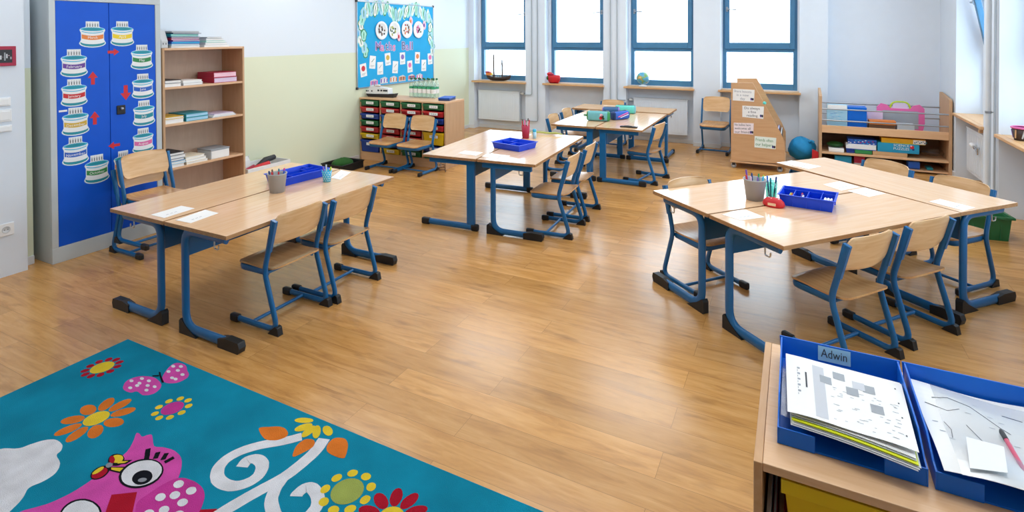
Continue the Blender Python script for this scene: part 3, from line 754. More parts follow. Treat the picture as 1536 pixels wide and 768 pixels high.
tray_cupboard(-5.186, -3.822, 5.735, 6.17, .826, 4, 'beech cupboard of green, red, blue and yellow trays along the left wall',
    [['G', 'R', 'B', 'G', 'R', 'Y', 'B2'], ['G', 'R', 'B', 'G', 'R', 'R', 'B', 'Y'], ['G', 'R', 'B', 'R', 'R', 'R', 'Y', 'G'], ['G', 'R', 'B', 'R', 'Y2', 'B', 'G']])
tag(MB().tube([(-3.80 + .045 * math.cos(a * .7) * (1 - a * .02), 5.62 + .05 * math.sin(a * .7), .008 + a * .0035) for a in range(24)], .005, 'brown', 6, up=(0, 0, 1)).build('coiled_cable'), 'small coiled brown cable on the floor by the tray cupboard', 'cable')
ZT = .8265
fr = thing('toy_ferry', 'white toy ferry with a black hull on top of the tray cupboard', 'toy boat', (-4.955, 5.90, ZT), R(4))
L_ = .235
hull = [(-L_, 0), (-L_ * .86, -.055), (.6 * L_, -.058), (L_ * .98, -.045), (L_ * .98, .045), (.6 * L_, .058), (-L_ * .86, .055)]
m = MB(); n = len(hull)
V = [(a * .93, b * .8, 0) for a, b in hull] + [(a * 1.03, b * 1.05, .032 + (.010 if a > .9 * L_ else 0)) for a, b in hull]
m.add(V, [tuple(range(n))[::-1], tuple(range(n, 2 * n))] + [(i, (i + 1) % n, n + (i + 1) % n, n + i) for i in range(n)], 'dark').build('hull', fr, bevel=.003)
fr.scale = (1, 1, 1.28)
m = MB().prism([(-L_ * .98, -.050, .034), (.62 * L_, -.050, .034), (.60 * L_, -.050, .092), (-.42 * L_, -.050, .112), (-.62 * L_, -.050, .112), (-.80 * L_, -.050, .07)], (0, .10, 0), 'white')
sup = m.build('superstructure', fr, bevel=.004)
m = MB()
for k, (a, w) in enumerate(((-.92, .02), (-.80, .015), (-.55, .02), (-.12, .03), (.08, .03), (.26, .07))): m.box(a * L_, -.0515, .055 if k < 3 else .062, a * L_ + w, -.0503, .070 if k < 3 else .08, 'ink')
m.build('cabin_window', sup)
m = MB().box(-.40 * L_, -.03, .112, -.05 * L_, .03, .116, 'tan'); m.box(-.3 * L_, -.02, .116, -.12 * L_, .02, .128, 'white'); m.build('upper_deck', fr)
m = MB().tube([(-.5 * L_, 0, .112), (-.5 * L_, 0, .155)], .003, 'dark', 6); m.build('mast', fr)
for r in range(2):
    for k in range(6):
        x, y = -4.575 + k * .071, 6.055 - r * .0 + r * .072
        t = thing('water_bottle', 'clear water bottle with green label and cap in the cluster on the tray cupboard', 'bottle', (x, y, ZT), 0, 'water bottles on the tray cupboard')
        MB().lathe([(0, 0), (.028, 0), (.031, .006), (.031, .06), (.029, .075), (.031, .09), (.031, .165), (.024, .195), (.012, .222), (.012, .238)], 'bottle', 14).build('bottle_body', t)
        MB().lathe([(.0316, .062), (.0316, .128)], 'paper', 14).build('wrap_label', t)
        MB().lathe([(.0318, .118), (.0318, .145)], 'green2', 14).build('label_band', t)
        MB().lathe([(.015, .234), (.015, .254), (.013, .257), (0, .257)], 't_green', 12).build('bottle_cap', t)
t = thing('pencil_box', 'dark blue flat box beside the water bottles on the tray cupboard', 'box', (-3.965, 5.985, ZT), R(14))
MB().box(-.075, -.12, 0, .075, .12, .022, 'navy').build('box_body', t, bevel=.006)
MB().box(-.078, -.123, .0225, .078, .123, .038, 'blue').build('lid', t, bevel=.006)

# ================================================================== display board
bd = thing('display_board', 'bright blue display board in a silver frame on the left wall', 'display board', (-5.198, 0, 0))
bya, byb, bza, bzb = 5.685, 7.447, .942, 2.113
MB().box(0, bya + .012, bza + .012, .012, byb - .012, bzb - .012, 'board_blue').build('pin_surface', bd)
m = MB()
for q in ((bya, bza, byb, bza + .014), (bya, bzb - .014, byb, bzb), (bya, bza + .014, bya + .014, bzb - .014), (byb - .014, bza + .014, byb, bzb - .014)): m.box(0, q[0], q[1], .018, q[2], q[3], 'steel')
m.build('frame', bd, bevel=.002)
m = MB()
for y in (bya + .004, byb - .004):
    for z in (bza + .004, bzb - .004): m.box(-.0, y - .016, z - .016, .021, y + .016, z + .016, 'dark')
m.build('corner_cap', bd, bevel=.004)
BX = -5.1855
GARLAND = [(5.856, 1.428), (5.824, 1.491), (5.76, 1.573), (5.82, 1.653), (5.768, 1.715), (5.769, 1.796), (5.796, 1.867), (5.823, 1.949), (5.883, 2.0), (5.929, 2.025), (6.003, 2.019), (6.058, 2.012), (6.114, 2.042), (6.163, 2.044), (6.227, 2.037), (6.284, 2.03), (6.342, 2.013), (6.386, 1.991), (6.438, 1.959), (6.506, 1.942), (6.567, 1.953), (6.622, 1.965), (6.693, 1.992), (6.741, 2.003), (6.805, 2.021), (6.871, 2.033), (6.921, 2.04), (6.988, 2.048), (7.055, 2.03), (7.115, 2.001), (7.176, 1.982), (7.229, 1.953), (7.3, 1.955), (7.336, 1.903), (7.362, 1.85), (7.353, 1.776), (7.388, 1.713), (7.36, 1.649), (7.35, 1.575), (7.404, 1.51), (7.422, 1.457), (7.412, 1.393)]
for k, (y, z) in enumerate(GARLAND):
    a = R(random.uniform(-25, 25)); side = k < 8 or k > 33
    h, w = (.085, .058) if side else (.115, .042)
    m = MB(); lift = .0006 + .0009 * (k % 4)
    def leaf(sw, sh, c, e):
        pts = [(sw * w * math.sin(q) * (1 + .18 * math.cos(5 * q)), sh * h * math.cos(q)) for q in [2 * PI * i / 18 for i in range(18)]]
        m.poly([(BX + lift + e, y + u * math.cos(a) - v * math.sin(a), z + u * math.sin(a) + v * math.cos(a)) for u, v in pts][::-1], c)
    leaf(1, 1, ['green', 'mint', 'mint', 'green', 'lblue'][k % 5] if side else ['mint', 'lblue', 'mint', 'green'][k % 4], 0); leaf(.78, .85, ['mint', 'lblue', 'paper'][k % 3], .0002); leaf(.14, .6, 'green', .0004)
    tag(m.build('paper_leaf'), 'pale green paper leaf in the garland edging the blue display board', 'paper leaf', 'garland of paper leaves on the board')
PL = [(6.173, 1.721), (6.453, 1.727), (6.746, 1.738), (7.03, 1.737)]
for k, (y, z) in enumerate(PL):
    d = ['brown beads spread', 'green stems', 'red and orange beads', 'dark and pink beads in a ring'][k]
    t = thing('paper_plate', f'white paper plate with {d} on the blue display board', 'paper plate', (BX + .0045, y, z), 0, 'paper plates on the board')
    m = MB(); m.X = Matrix.Rotation(PI / 2, 4, 'Y')
    m.lathe([(0, .002), (.085, .002), (.095, .008), (.128, .012), (.130, .010), (.097, .001), (0, 0)], 'white', 28).build('plate', t)
    m = MB(); rn = random.Random(k); cols = [['dbrown', 'brown', 'dark'], ['dgreen', 'olive_', 'lgrey'], ['red', 'orange', 'brown'], ['dark', 'dgreen', 'pink']][k]
    for q in range(9):
        a = q * .7 + k; r = rn.uniform(.02, .075); c = rn.choice([c for c in cols if c in M])
        m.ball((.006, r * math.cos(a) - (.03 if k == 1 else 0), r * math.sin(a)), .006, .014, .014 + .012 * (q % 2), c, 8, 5)
    m.build('glued_bead', t)
for k, (px_, lab) in enumerate([((6.557, 1.632), 'second'), ((6.846, 1.861), 'third'), ((7.185, 1.806), 'fourth')]):
    m = MB().ball((BX + .012, px_[0], px_[1]), .004, .045, .07, 'skin_pink', 14, 8); m.ball((BX + .016, px_[0] - .01, px_[1]), .004, .02, .03, ['red', 'orange', 'purple'][k], 10, 6)
    tag(m.build('paper_petal'), f'pink paper petal stuck by the {lab} plate on the display board', 'paper petal')
# cut-out letters
word = [(6.112, 1.495), (6.2, 1.485), (6.287, 1.491), (6.372, 1.489), (6.457, 1.48), (6.675, 1.491), (6.763, 1.478), (6.835, 1.486), (6.887, 1.485)]
for k, ch in enumerate('MathsBall'):
    y, z = word[k]
    m = MB(); m.text(ch, .17, (BX, y, z), (0, 1, 0), (0, 0, 1), 'lilac', .0012 + .0006 * (k % 2), bold=.045); m.text(ch, .17, (BX, y, z), (0, 1, 0), (0, 0, 1), ['violet', 'pink', 'navy2'][k % 3], .0024 + .0006 * (k % 2))
    nm = f'{"capital" if ch in "MB" else "small"} lilac letter {ch} of the word {"Maths" if k < 5 else "Ball"}'
    if k == 8: nm = 'last small lilac letter l of the word Ball'
    tag(m.build('cutout_letter'), nm + ' on the blue board', 'paper letter', 'cut-out letters on the board')
CARDS = [((5.81, 1.184), 8), ((5.993, 1.283), -6), ((6.151, 1.191), 0), ((6.316, 1.312), 5), ((6.481, 1.189), -5), ((6.65, 1.31), 2), ((6.826, 1.18), 4), ((7.015, 1.305), -3), ((7.18, 1.18), -2), ((7.349, 1.277), 4)]
art = ['red apple', 'green twigs', 'grey clouds', 'yellow star', 'grey ring', 'violet square', 'pink balloon', 'orange flower', 'green leaves', 'pink swirl']
acol = ['red', 'dgreen', 'grey', 'gold', 'grey', 'violet', 'pink', 'orange', 'dgreen', 'pink']
for k, ((y, z), rot) in enumerate(CARDS):
    a = R(rot); w, h = .062, .088; ca, sa = math.cos(a), math.sin(a); lift = .0008 + .0006 * (k % 2)
    def q(u, v, e=0): return (BX + lift + e, y + u * ca - v * sa, z + u * sa + v * ca)
    m = MB().poly([q(-w, -h), q(w, -h), q(w, h), q(-w, h)], 'paper')
    if k in (0, 3, 5, 6, 7, 9): m.poly([q(.038 * math.cos(i * .45), .022 + .038 * math.sin(i * .45), .0004) for i in range(14)], acol[k])
    else:
        for i in range(4): m.poly([q(-.03 + i * .014, .0 + i * .012, .0004), q(-.005 + i * .012, .005 + i * .012, .0004), q(-.01 + i * .012, .018 + i * .012, .0004)], acol[k])
    for i in range(2): m.poly([q(-.04, -.05 - i * .016, .0004), q(.04 - .02 * i, -.05 - i * .016, .0004), q(.04 - .02 * i, -.045 - i * .016, .0004), q(-.04, -.045 - i * .016, .0004)], 'ink_faint')
    tag(m.build('picture_card'), f'small white card with a {art[k]} pinned on the display board', 'picture card', 'cards on the display board')
FZ = [(6.017, 1.001), (6.228, 1.017), (6.434, 1.017), (6.634, 1.017), (6.859, 1.016), (7.062, 1.012)]
fz = ['pink and violet', 'violet and white', 'orange and white', 'orange and brown', 'red and navy', 'pink and white']
fc = [('pink', 'violet'), ('violet', 'paper'), ('orange', 'paper'), ('orange', 'brown'), ('red', 'navy'), ('pink', 'paper')]
for k, (y, z) in enumerate(FZ):
    m = MB(); w = .085
    m.poly([(BX + .003, y - w, z - .045), (BX + .003, y + w, z - .045), (BX + .003, y + w * .8, z + .03), (BX + .003, y + .2 * w, z + .05), (BX + .003, y - w * .9, z + .03)], 'lgrey')
    for i in range(5): m.poly([(BX + .0034, y - w * .8 + i * .03, z - .03), (BX + .0034, y - w * .8 + i * .03 + .022, z - .03), (BX + .0034, y - w * .7 + i * .03 + .02, z + .025), (BX + .0034, y - w * .8 + i * .03, z + .02)], fc[k][i % 2])
    tag(m.build('paper_figure'), f'{fz[k]} paper figure along the bottom edge of the display board', 'paper figure', 'row of paper figures under the cards')
# ================================================================== radiators, pipes
def radiator(x0, x1, z0, z1, y, label, back):
    t = thing('radiator', label, 'radiator', (0, 0, 0))
    m = MB().box(x0, y + .004, z0, x1, y + .07, z1, 'radiator')
    n = int((x1 - x0) / .038)
    for i in range(n): m.box(x0 + .02 + i * (x1 - x0 - .04) / n, y, z0 + .03, x0 + .02 + (i + .72) * (x1 - x0 - .04) / n, y + .005, z1 - .04, 'radiator')
    m.build('panel', t, bevel=.003)
    m = MB().box(x0 - .004, y - .002, z1, x1 + .004, y + .072, z1 + .014, 'radiator')
    for i in range(int((x1 - x0) / .03)): m.box(x0 + .02 + i * .03, y + .015, z1 + .0141, x0 + .034 + i * .03, y + .055, z1 + .0145, 'lgrey')
    m.build('top_grille', t, bevel=.002)
    m = MB()
    for a in (x0 + .12, x1 - .12): m.box(a - .02, y + .07, z0 + .05, a + .02, back, z1 - .05, 'pipe_white')
    m.build('bracket', t)
    return t
r1 = radiator(-5.045, -4.235, .16, .665, 8.615, 'white ribbed radiator under the toy sailing ship window', YN - .001)
r3 = radiator(-2.25, -1.44, .135, .655, 8.615, 'white radiator under the globe window behind the back desks', YN - .001)
def valve(t, x, y, z, d=1):
    m = MB(); m.X = Matrix.Translation((x, y, z)) @ Matrix.Rotation(PI / 2 * d, 4, 'Y')
    m.lathe([(0, 0), (.012, 0), (.012, .02), (.02, .022), (.022, .06), (.018, .07), (0, .07)], 'white', 14).build('valve', t)
valve(r1, -4.23, 8.65, .64); valve(r3, -2.255, 8.65, .63, -1)
def pipe(name, pts, r, label, c='pipe_white', rad=.03):
    return tag(MB().tube(fillet(pts, rad, 5), r, c, 10, up=(.3, .2, 1)).build(name), label, 'pipe')
xa, xb = -3.955, -3.85
pipe('heating_pipe', [(-4.158, 8.65, .64), (-4.10, 8.65, .64), (-4.10, 8.533, .64), (xa, 8.533, .64), (xa, 8.533, ZC - .01)], .0085, 'thin heating pipe rising from the radiator top on the pier beside the ship window', 'pipe_grey')
pipe('heating_pipe', [(-4.22, 8.65, .20), (-4.10, 8.65, .20), (-4.10, 8.533, .20), (xb, 8.533, .20), (xb, 8.533, ZC - .01)], .0085, 'thin heating pipe with a long drop to the foot of the ship window radiator', 'pipe_grey')
xc, xd = -2.594, -2.487
pipe('heating_pipe', [(-2.33, 8.65, .63), (-2.36, 8.65, .63), (-2.36, 8.533, .63), (xd, 8.533, .63), (xd, 8.533, ZC - .01)], .0085, 'thin heating pipe on the pier left of the globe, turning to the radiator valve', 'pipe_grey')
pipe('heating_pipe', [(-2.26, 8.65, .17), (-2.36, 8.65, .17), (-2.36, 8.533, .17), (xc, 8.533, .17), (xc, 8.533, ZC - .01)], .0085, 'thin heating pipe on the pier left of the globe, running down behind the desks', 'pipe_grey')
# riser and radiator on the right wall
rp = thing('riser_pipe', 'fat pale riser pipe in front of the pier on the right wall', 'pipe', (1.572, 6.53, 0))
MB().lathe([(.021, .0), (.021, ZC - .005)], 'pipe_white', 16).build('pipe_run', rp)
m = MB().lathe([(.024, .915), (.024, .935)], 'steel', 16); m.box(.02, -.006, .92, .047, .006, .93, 'steel'); m.build('pipe_clamp', rp)
tag(MB().tube([(1.60, 6.455, .002), (1.60, 6.455, ZC - .004)], .009, 'pipe_grey', 8, up=(1, 0, 0)).build('heating_pipe'), 'thin grey pipe running beside the fat riser on the right wall', 'pipe')
t = thing('radiator', 'white radiator in the right wall niche beside the games shelf', 'radiator', (0, 0, 0))
m = MB().box(1.70, 6.98, .13, 1.80, 7.83, .60, 'radiator')
for i in range(20): m.box(1.694, 7.0 + i * .041, .16, 1.70, 7.03 + i * .041, .57, 'radiator')
m.build('panel', t, bevel=.004); MB().box(1.692, 6.976, .60, 1.804, 7.834, .615, 'radiator').build('top_grille', t, bevel=.003)
vp = [1.66, 7.344, 0.455]
m = MB().tube([(1.66, vp[1] + .12, vp[2] + .015), (1.66, vp[1] + .02, vp[2] + .008)], .022, 'white', 12, up=(0, 0, 1)); m.tube([(1.66, vp[1] + .02, vp[2] + .008), (1.66, vp[1] - .03, vp[2])], .012, 'chrome', 10, up=(0, 0, 1))
m.tube(fillet([(1.66, vp[1] - .03, vp[2]), (1.66, vp[1] - .12, vp[2] - .05), (1.66, vp[1] - .12, vp[2] + .02)], .02), .008, 'chrome', 8, up=(1, 0, 0)); m.box(1.65, vp[1] - .02, vp[2] - .01, 1.70, vp[1] + .0, vp[2] + .01, 'chrome')
m.build('valve', t)

# ================================================================== on the window sills
ZS = ZW0 - .0055
sh = thing('model_ship', 'model sailing ship with a brown hull and two bare masts on the window sill', 'model ship', (-4.611, 8.575, ZS)); sh.scale = (1, 1, 1.12)
hp = [(-.27, .05), (-.20, .012), (-.14, 0), (.10, 0), (.15, .01), (.235, .055)]
m = MB(); n = 9; V = []; F = []
for i in range(n):
    u = -1 + 2 * i / (n - 1); w = .045 * math.sqrt(max(0, 1 - abs(u) ** 2.4)) + .004; x = u * .235
    kz = .004 + .05 * max(0, abs(u) - .55) ** 1.3 * 1.6; tz = .062 + .03 * u * u
    V += [(x * (.92), -w * .3, kz), (x, -w, (kz + tz) / 2), (x * 1.03, -w, tz), (x * 1.03, w, tz), (x, w, (kz + tz) / 2), (x * .92, w * .3, kz)]
for i in range(n - 1):
    for j in range(6): F.append((i * 6 + j, i * 6 + (j + 1) % 6, (i + 1) * 6 + (j + 1) % 6, (i + 1) * 6 + j))
F += [tuple(range(6))[::-1], tuple(range((n - 1) * 6, n * 6))]
m.add(V, F, 'dbrown', False).build('hull', sh, bevel=.002)
m = MB().box(-.235, -.032, .085, -.13, .032, .125, 'orange'); m.box(-.242, -.036, .125, -.16, .036, .145, 'crimson'); m.box(-.14, -.03, .085, -.125, .03, .115, 'yellow')
m.build('stern_cabin', sh, bevel=.003)
for x, h in ((-.09, .41), (.075, .33)):
    MB().tube([(x, 0, .06), (x - .006, 0, h)], .0135, 'dbrown', 8, up=(1, 0, 0), rad=[1.1, .85]).tube([(x - .02, 0, h * .83), (x + .02, 0, h * .84)], .004, 'dbrown', 6, up=(0, 0, 1)).box(x - .016, -.012, h * .78, x + .010, .012, h * .80, 'dbrown').build('mast', sh)
m = MB()
for a, b in (((-.09, 0, .40), (.24, 0, .10)), ((-.09, 0, .40), (-.24, 0, .14)), ((.075, 0, .32), (.26, 0, .10))): m.tube([a, b], .0022, 'ink', 5)
m.build('rigging', sh)
m = MB().tube([(.21, 0, .085), (.30, 0, .135)], .004, 'dbrown', 6)
for i in range(7): m.box(-.10 + i * .045, -.030, .064, -.094 + i * .045, -.024, .095, 'dbrown')
m.tube([(-.10, -.027, .095), (.19, -.027, .095)], .003, 'brown', 6, up=(0, 0, 1)); m.build('bowsprit', sh)
t = thing('cloth_basket', 'bright red cloth basket with a knotted bow on the second window sill', 'basket', (-3.567, 8.57, ZS))
MB().lathe([(0, .001), (.075, 0), (.10, .03), (.108, .08), (.112, .125), (.102, .13), (.098, .11), (.09, .06), (0, .03)], 'red', 20, sy=.7).build('basket_body', t)
m = MB().ball((-.07, -.02, .15), .05, .035, .028, 'red', 12, 8, lambda a, p: 1 + .12 * math.sin(3 * p)); m.ball((-.025, -.03, .145), .035, .025, .022, 'crimson', 12, 8); m.ball((-.10, -.03, .085), .02, .03, .035, 'dgreen', 10, 6)
m.build('knotted_bow', t)
t = thing('globe', 'small globe on a white foot standing on the third window sill', 'globe', (-2.098, 8.58, ZS))
MB().lathe([(0, 0), (.062, 0), (.06, .012), (.025, .026), (.014, .04), (0, .04)], 'white', 20).build('foot', t)
MB().ball((0, 0, .128), .095, .095, .095, 'globe', 24, 16).build('globe_ball', t)
m = MB().tube([(.104 * math.sin(R(a)), 0, .128 - .104 * math.cos(R(a))) for a in range(0, 181, 12)], .0045, 'lgrey', 6, up=(0, 1, 0)).build('meridian_arm', t)
t = thing('pen_tub', 'dark patterned tub with a pink rim on the right window sill', 'tub', (1.70, 6.133, .7445))
MB().lathe([(0, 0), (.05, 0), (.066, .10), (.062, .10), (.046, .006), (0, .006)], 'dbrown', 20).build('tub_body', t)
MB().lathe([(.064, .098), (.074, .10), (.076, .112), (.068, .116), (.06, .112)], 'pink', 20).build('rim', t)
m = MB()
for a in range(7): m.tube([(.053 * math.cos(a * .9), .053 * math.sin(a * .9), .02), (.064 * math.cos(a * .9 + .2), .064 * math.sin(a * .9 + .2), .09)], .006, ['purple', 'tan', 'lgrey'][a % 3], 5)
m.build('printed_pattern', t)

# ================================================================== wheeled book trolley with notices
ty, td = 7.36, .78
tr = thing('book_trolley', 'beech book trolley on castors with slanted sides, four notices on it', 'book trolley', (0, 0, 0))
prof = [(-.709, .092), (-.114, .106), (-.114, .365), (-.155, .468), (-.463, 1.057), (-.709, 1.052)]
for y in (ty, ty + td): MB().prism([(a, y, b) for a, b in prof], (0, .02, 0), 'shelf_wood_x').build('side_panel', tr, bevel=.002)
MB().box(-.709, ty + .02, .10, -.689, ty + td, .86, 'shelf_wood').build('back_panel', tr)
for z, x1 in ((.105, -.116), (.36, -.26), (.60, -.40), (.83, -.52)): MB().box(-.688, ty + .0205, z, x1, ty + td - .0005, z + .018, 'beech').build('shelf', tr)
MB().box(-.72, ty - .01, .072, -.108, ty + td + .03, .091, 'shelf_wood_x').build('base_board', tr, bevel=.002)
for x in (-.68, -.165):
    for y in (ty + .03, ty + td - .01):
        m = MB(); m.X = Matrix.Translation((x, y, .030)) @ Matrix.Rotation(PI / 2, 4, 'X')
        m.lathe([(0, -.011), (.022, -.012), (.029, -.010), (.030, 0), (.029, .010), (.022, .012), (0, .011)], 'grey', 18)
        m.lathe([(0, .0125), (.014, .0125), (.014, .0115)], 'lgrey', 12)
        m.X = Matrix.Identity(4); m.box(x - .018, y - .017, .034, x + .018, y - .013, .072, 'dark'); m.box(x - .018, y + .013, .034, x + .018, y + .017, .072, 'dark')
        m.build('castor', tr)
for k, (x, z, h, c, l) in enumerate(((-.33, .379, .19, 'teal', 'teal picture book leaning out of the trolley shelf'), (-.30, .379, .16, 'paper', 'white booklet at the front of the trolley shelf'), (-.47, .619, .2, 'lime', 'lime green book in the upper trolley shelf'), (-.44, .619, .17, 'green', 'green book at the front of the upper trolley shelf'), (-.165, .124, .30, 'dark', 'dark book at the open end of the lowest trolley shelf'), (-.20, .124, .33, 'blue', 'blue book at the open end of the lowest trolley shelf'))):
    o = thing('book', l, 'book', (x, ty + .035, z + .001), 0, 'books in the trolley')
    MB().box(0, 0, 0, .003, td - .04, h, c).box(.013, 0, 0, .016, td - .04, h, c).box(.003, 0, 0, .013, .003, h, c).build('cover', o); MB().box(.003, .003, .002, .013, td - .043, h - .003, 'paper').build('pages', o)
MB().ball((-.335, ty + .01, .818), .022, .02, .02, 'mint2', 10, 6).build('clip', tr)
NOTES = [(((1099.5,133), (1132,135), (1131,152.5), (1099,150.5)), ['Share lessons', 'is a new', 'day'], 'ink_faint', 'paper', 'top white notice with faint lettering on the trolley side'),
 (((1113.5,158.5), (1146,160), (1145,178.5), (1113.5,175.5)), ['Do always', 'a fine', 'reading'], 'ink', 'paper', 'second white notice from the top on the trolley side'),
 (((1100.5,184), (1130.5,185), (1130,202), (1100.5,200)), ['No bullies here', 'welcome all', 'our friends'], 'ink', 'skin_white', 'pinkish white notice, third from the top on the trolley'),
 (((1132,204), (1164.5,207), (1163.5,224), (1131.5,221)), ['Friends often', 'our helpers'], 'green', 'mint_white', 'lowest notice on the trolley, with green lettering')]
NOTE_Q = [[(-0.687, 0.978), (-0.442, 0.972), (-0.449, 0.83), (-0.69, 0.834)], [(-0.58, 0.775), (-0.339, 0.776), (-0.346, 0.627), (-0.58, 0.636)], [(-0.678, 0.56), (-0.452, 0.567), (-0.456, 0.429), (-0.678, 0.429)], [(-0.441, 0.414), (-0.204, 0.409), (-0.211, 0.273), (-0.444, 0.277)]]
for (q, lines, ic, pc, lab), Q in zip(NOTES, NOTE_Q):
    m = MB().prism([(a, ty - .0035, b) for a, b in Q], (0, .003, 0), pc)
    c = Vector((sum(a for a, b in Q) / 4, 0, sum(b for a, b in Q) / 4)); rt = Vector((Q[1][0] - Q[0][0], 0, Q[1][1] - Q[0][1])); w = rt.length; rt.normalize(); up = Vector((-rt.z, 0, rt.x)); n = len(lines)
    for i, s in enumerate(lines): m.text(s, .052 if n < 3 else .042, c + Vector((0, ty - .0036, 0)) + up * ((n - 1) / 2 - i) * (.055 if n < 3 else .044) - rt * .01, rt, up, ic, .0005, fit=w * .8)
    for j in range(4): m.disc(c + Vector((0, ty - .0042, 0)) + rt * (w * .36 + (j % 2) * .018) - up * (.048 - .012 * (j // 2)), .010, ['purple', 'dark', 'navy', 'ink'][j], 10, rt, up)
    tag(m.build('paper_notice'), lab, 'notice')

# blue bean bag and red box
def lump(t, p): return 1 + .05 * math.sin(2 * t + .6) * (1 - math.cos(p)) * .5 + (.035 * math.sin(3 * p + 4 * t) + .035 * math.sin(6 * p + 7 * t) + .022 * math.sin(11 * p - 5 * t)) * math.sin(t) - .08 * max(0, math.cos(p)) * max(0, -math.cos(t))
t = thing('bean_bag', 'bright blue crumpled sack on the floor between the trolley and the games shelf', 'sack', (.076, 8.26, .150))
MB().ball((0, 0, 0), .166, .158, .150, 'bag_blue', 28, 18, lump).build('sack_body', t)
m = MB().tube([(.08, -.08, .10), (.11, -.10, .12), (.13, -.09, .10)], .018, 'bag_blue', 8, rad=[1, .8, 1.2]); m.build('tied_end', t)
o = tag(MB().prism([(.185, 8.03, .0), (.258, 8.03, 0), (.26, 8.03, .15), (.19, 8.03, .18)], (0, .05, 0), 'red').build('red_box', bevel=.004), 'dark red box between the blue sack and the games shelf', 'box')

# ================================================================== games shelf
gs = thing('games_shelf', 'beech shelf unit with metal rails holding games, against the window wall', 'shelf unit', (0, 0, 0))
gx0, gx1, gy0, gy1 = .265, 1.605, 8.0, 8.50
for x in (gx0, gx1 - .03): MB().prism([(x, gy0, 0), (x, gy0, .868), (x, gy0 + .03, .885), (x, gy1, .93), (x, gy1, 0)], (.03, 0, 0), 'shelf_wood').build('side_panel', gs, bevel=.003)
a, b = gx0 + .03, gx1 - .03
MB().box(a, gy0 + .006, .412, b, gy0 + .026, .505, 'beech').build('front_board', gs, bevel=.002)
MB().box(a, gy0 + .026, .412, b, gy1, .430, 'beech').build('shelf', gs)
MB().box(a, gy0 + .004, .148, b, gy1, .170, 'beech').build('shelf', gs, bevel=.0015)
MB().box(a, gy0 + .02, .02, b, gy1, .038, 'beech').build('shelf', gs)
MB().box(a, gy1 - .012, .038, b, gy1 - .002, .412, 'ply_dark').build('back_panel', gs)
for y, z in ((gy0 + .02, .708), (gy0 + .02, .568), (gy1 - .04, .74), (gy1 - .04, .60)): MB().tube([(a - .01, y, z), (b + .01, y, z)], .009, 'steel', 10, up=(0, 0, 1)).build('rail', gs)
def X8(x, y=8.1): return x
GXT = [0.348, 0.577, 0.782, 1.069, 1.261, 0.906, 1.378, 0.789]
zt_ = .431
def game(name, x0, x1, ya, yb, z, h, c, side, label, cat='board game', rz=0, grp='games and toys on the shelf unit'):
    o = thing(name, label, cat, ((x0 + x1) / 2, (ya + yb) / 2, z), rz, grp); w, d = (x1 - x0) / 2, (yb - ya) / 2
    MB().box(-w + .002, -d + .002, 0, w - .002, d - .002, h * .5, side).build('box_base', o); MB().box(-w, -d, h * .15, w, d, h, c).build('box_lid', o, bevel=.002)
    return o
o = game('game_box', GXT[0] + .004, GXT[1] - .002, 8.09, 8.15, zt_, .33, 'lblue', 'cyan', 'pale blue tall box with a white top at the left end of the railed shelf', 'box')
w = (GXT[1] - GXT[0]) / 2 - .01
m = MB().box(-w, -.0315, .27, w, -.0302, .325, 'paper')
for i in range(14): m.box(-w + .02 + (i * 37 % 11) * .012, -.0312, .12 + (i * 29 % 13) * .010, -w + .05 + (i * 37 % 11) * .012, -.0303, .123 + (i * 29 % 13) * .010, ['blue', 'paper', 'cyan'][i % 3])
m.build('printed_front', o)
game('storage_box', GXT[1], GXT[2] - .002, 8.09, 8.30, zt_, .305, 'bin_blue', 'bin_blue', 'plain bright blue box beside the pale one on the railed shelf', 'box')
game('game_box', GXT[7] + .012, GXT[3], 8.08, 8.22, zt_, .10, 'brown', 'dbrown', 'brown box under the orange one on the railed shelf', 'box')
game('game_box', GXT[7] + .014, GXT[3] + .01, 8.08, 8.22, zt_ + .101, .055, 'orange', 'brown', 'orange rimmed box in the middle of the railed shelf', 'box')
game('game_box', GXT[7] + .01, GXT[5] + .06, 8.262, 8.30, zt_, .245, 'lilac', 'lgrey', 'lilac box standing behind the orange one on the railed shelf', 'box')
game('game_box', GXT[3] + .02, GXT[4], 8.08, 8.20, zt_, .13, 'lgrey', 'lilac', 'pale grey box in front of the pink drawing board', 'box')
p0, p1 = GXT[5], GXT[6]
o = thing('drawing_board', 'pink toy drawing board with a grey panel and a lime handle on the railed shelf', 'toy', ((p0 + p1) / 2 + .01, 8.33, zt_), 0)
w = (p1 - p0) / 2 + .012
m = MB().prism([(-w * .9, -.018, 0), (w * .9, -.018, 0), (w, -.018, .12), (w * .98, -.018, .30), (w * .8, -.018, .345), (w * .55, -.018, .33), (w * .4, -.018, .29), (-w * .4, -.018, .29), (-w * .55, -.018, .33), (-w * .8, -.018, .345), (-w * .98, -.018, .30), (-w, -.018, .12)], (0, .036, 0), 'pink').build('case', o, bevel=.008)
MB().box(-w * .74, -.0205, .045, w * .74, -.0185, .262, 'grey').build('drawing_panel', o, bevel=.001)
MB().tube(fillet([(-w * .42, 0, .292), (-w * .34, 0, .372), (w * .34, 0, .372), (w * .42, 0, .292)], .06, 6), .010, 'lime', 10).build('handle', o)
MB().prism([(-w * .36, -.008, .29), (w * .36, -.008, .29), (w * .26, -.008, .352), (-w * .26, -.008, .352)], (0, .012, 0), 'lilac').build('handle_plate', o)
z2 = .1705
gx = [0.358, 0.538, 0.56, 0.874, 0.645, 0.833, 0.888, 1.299, 0.928, 1.363, 1.188, 1.351, 1.565]
game('book', gx[0] + .015, gx[1], 8.05, 8.25, z2, .045, 'paper', 'lgrey', 'white thick book at the left end of the middle shelf', 'book')
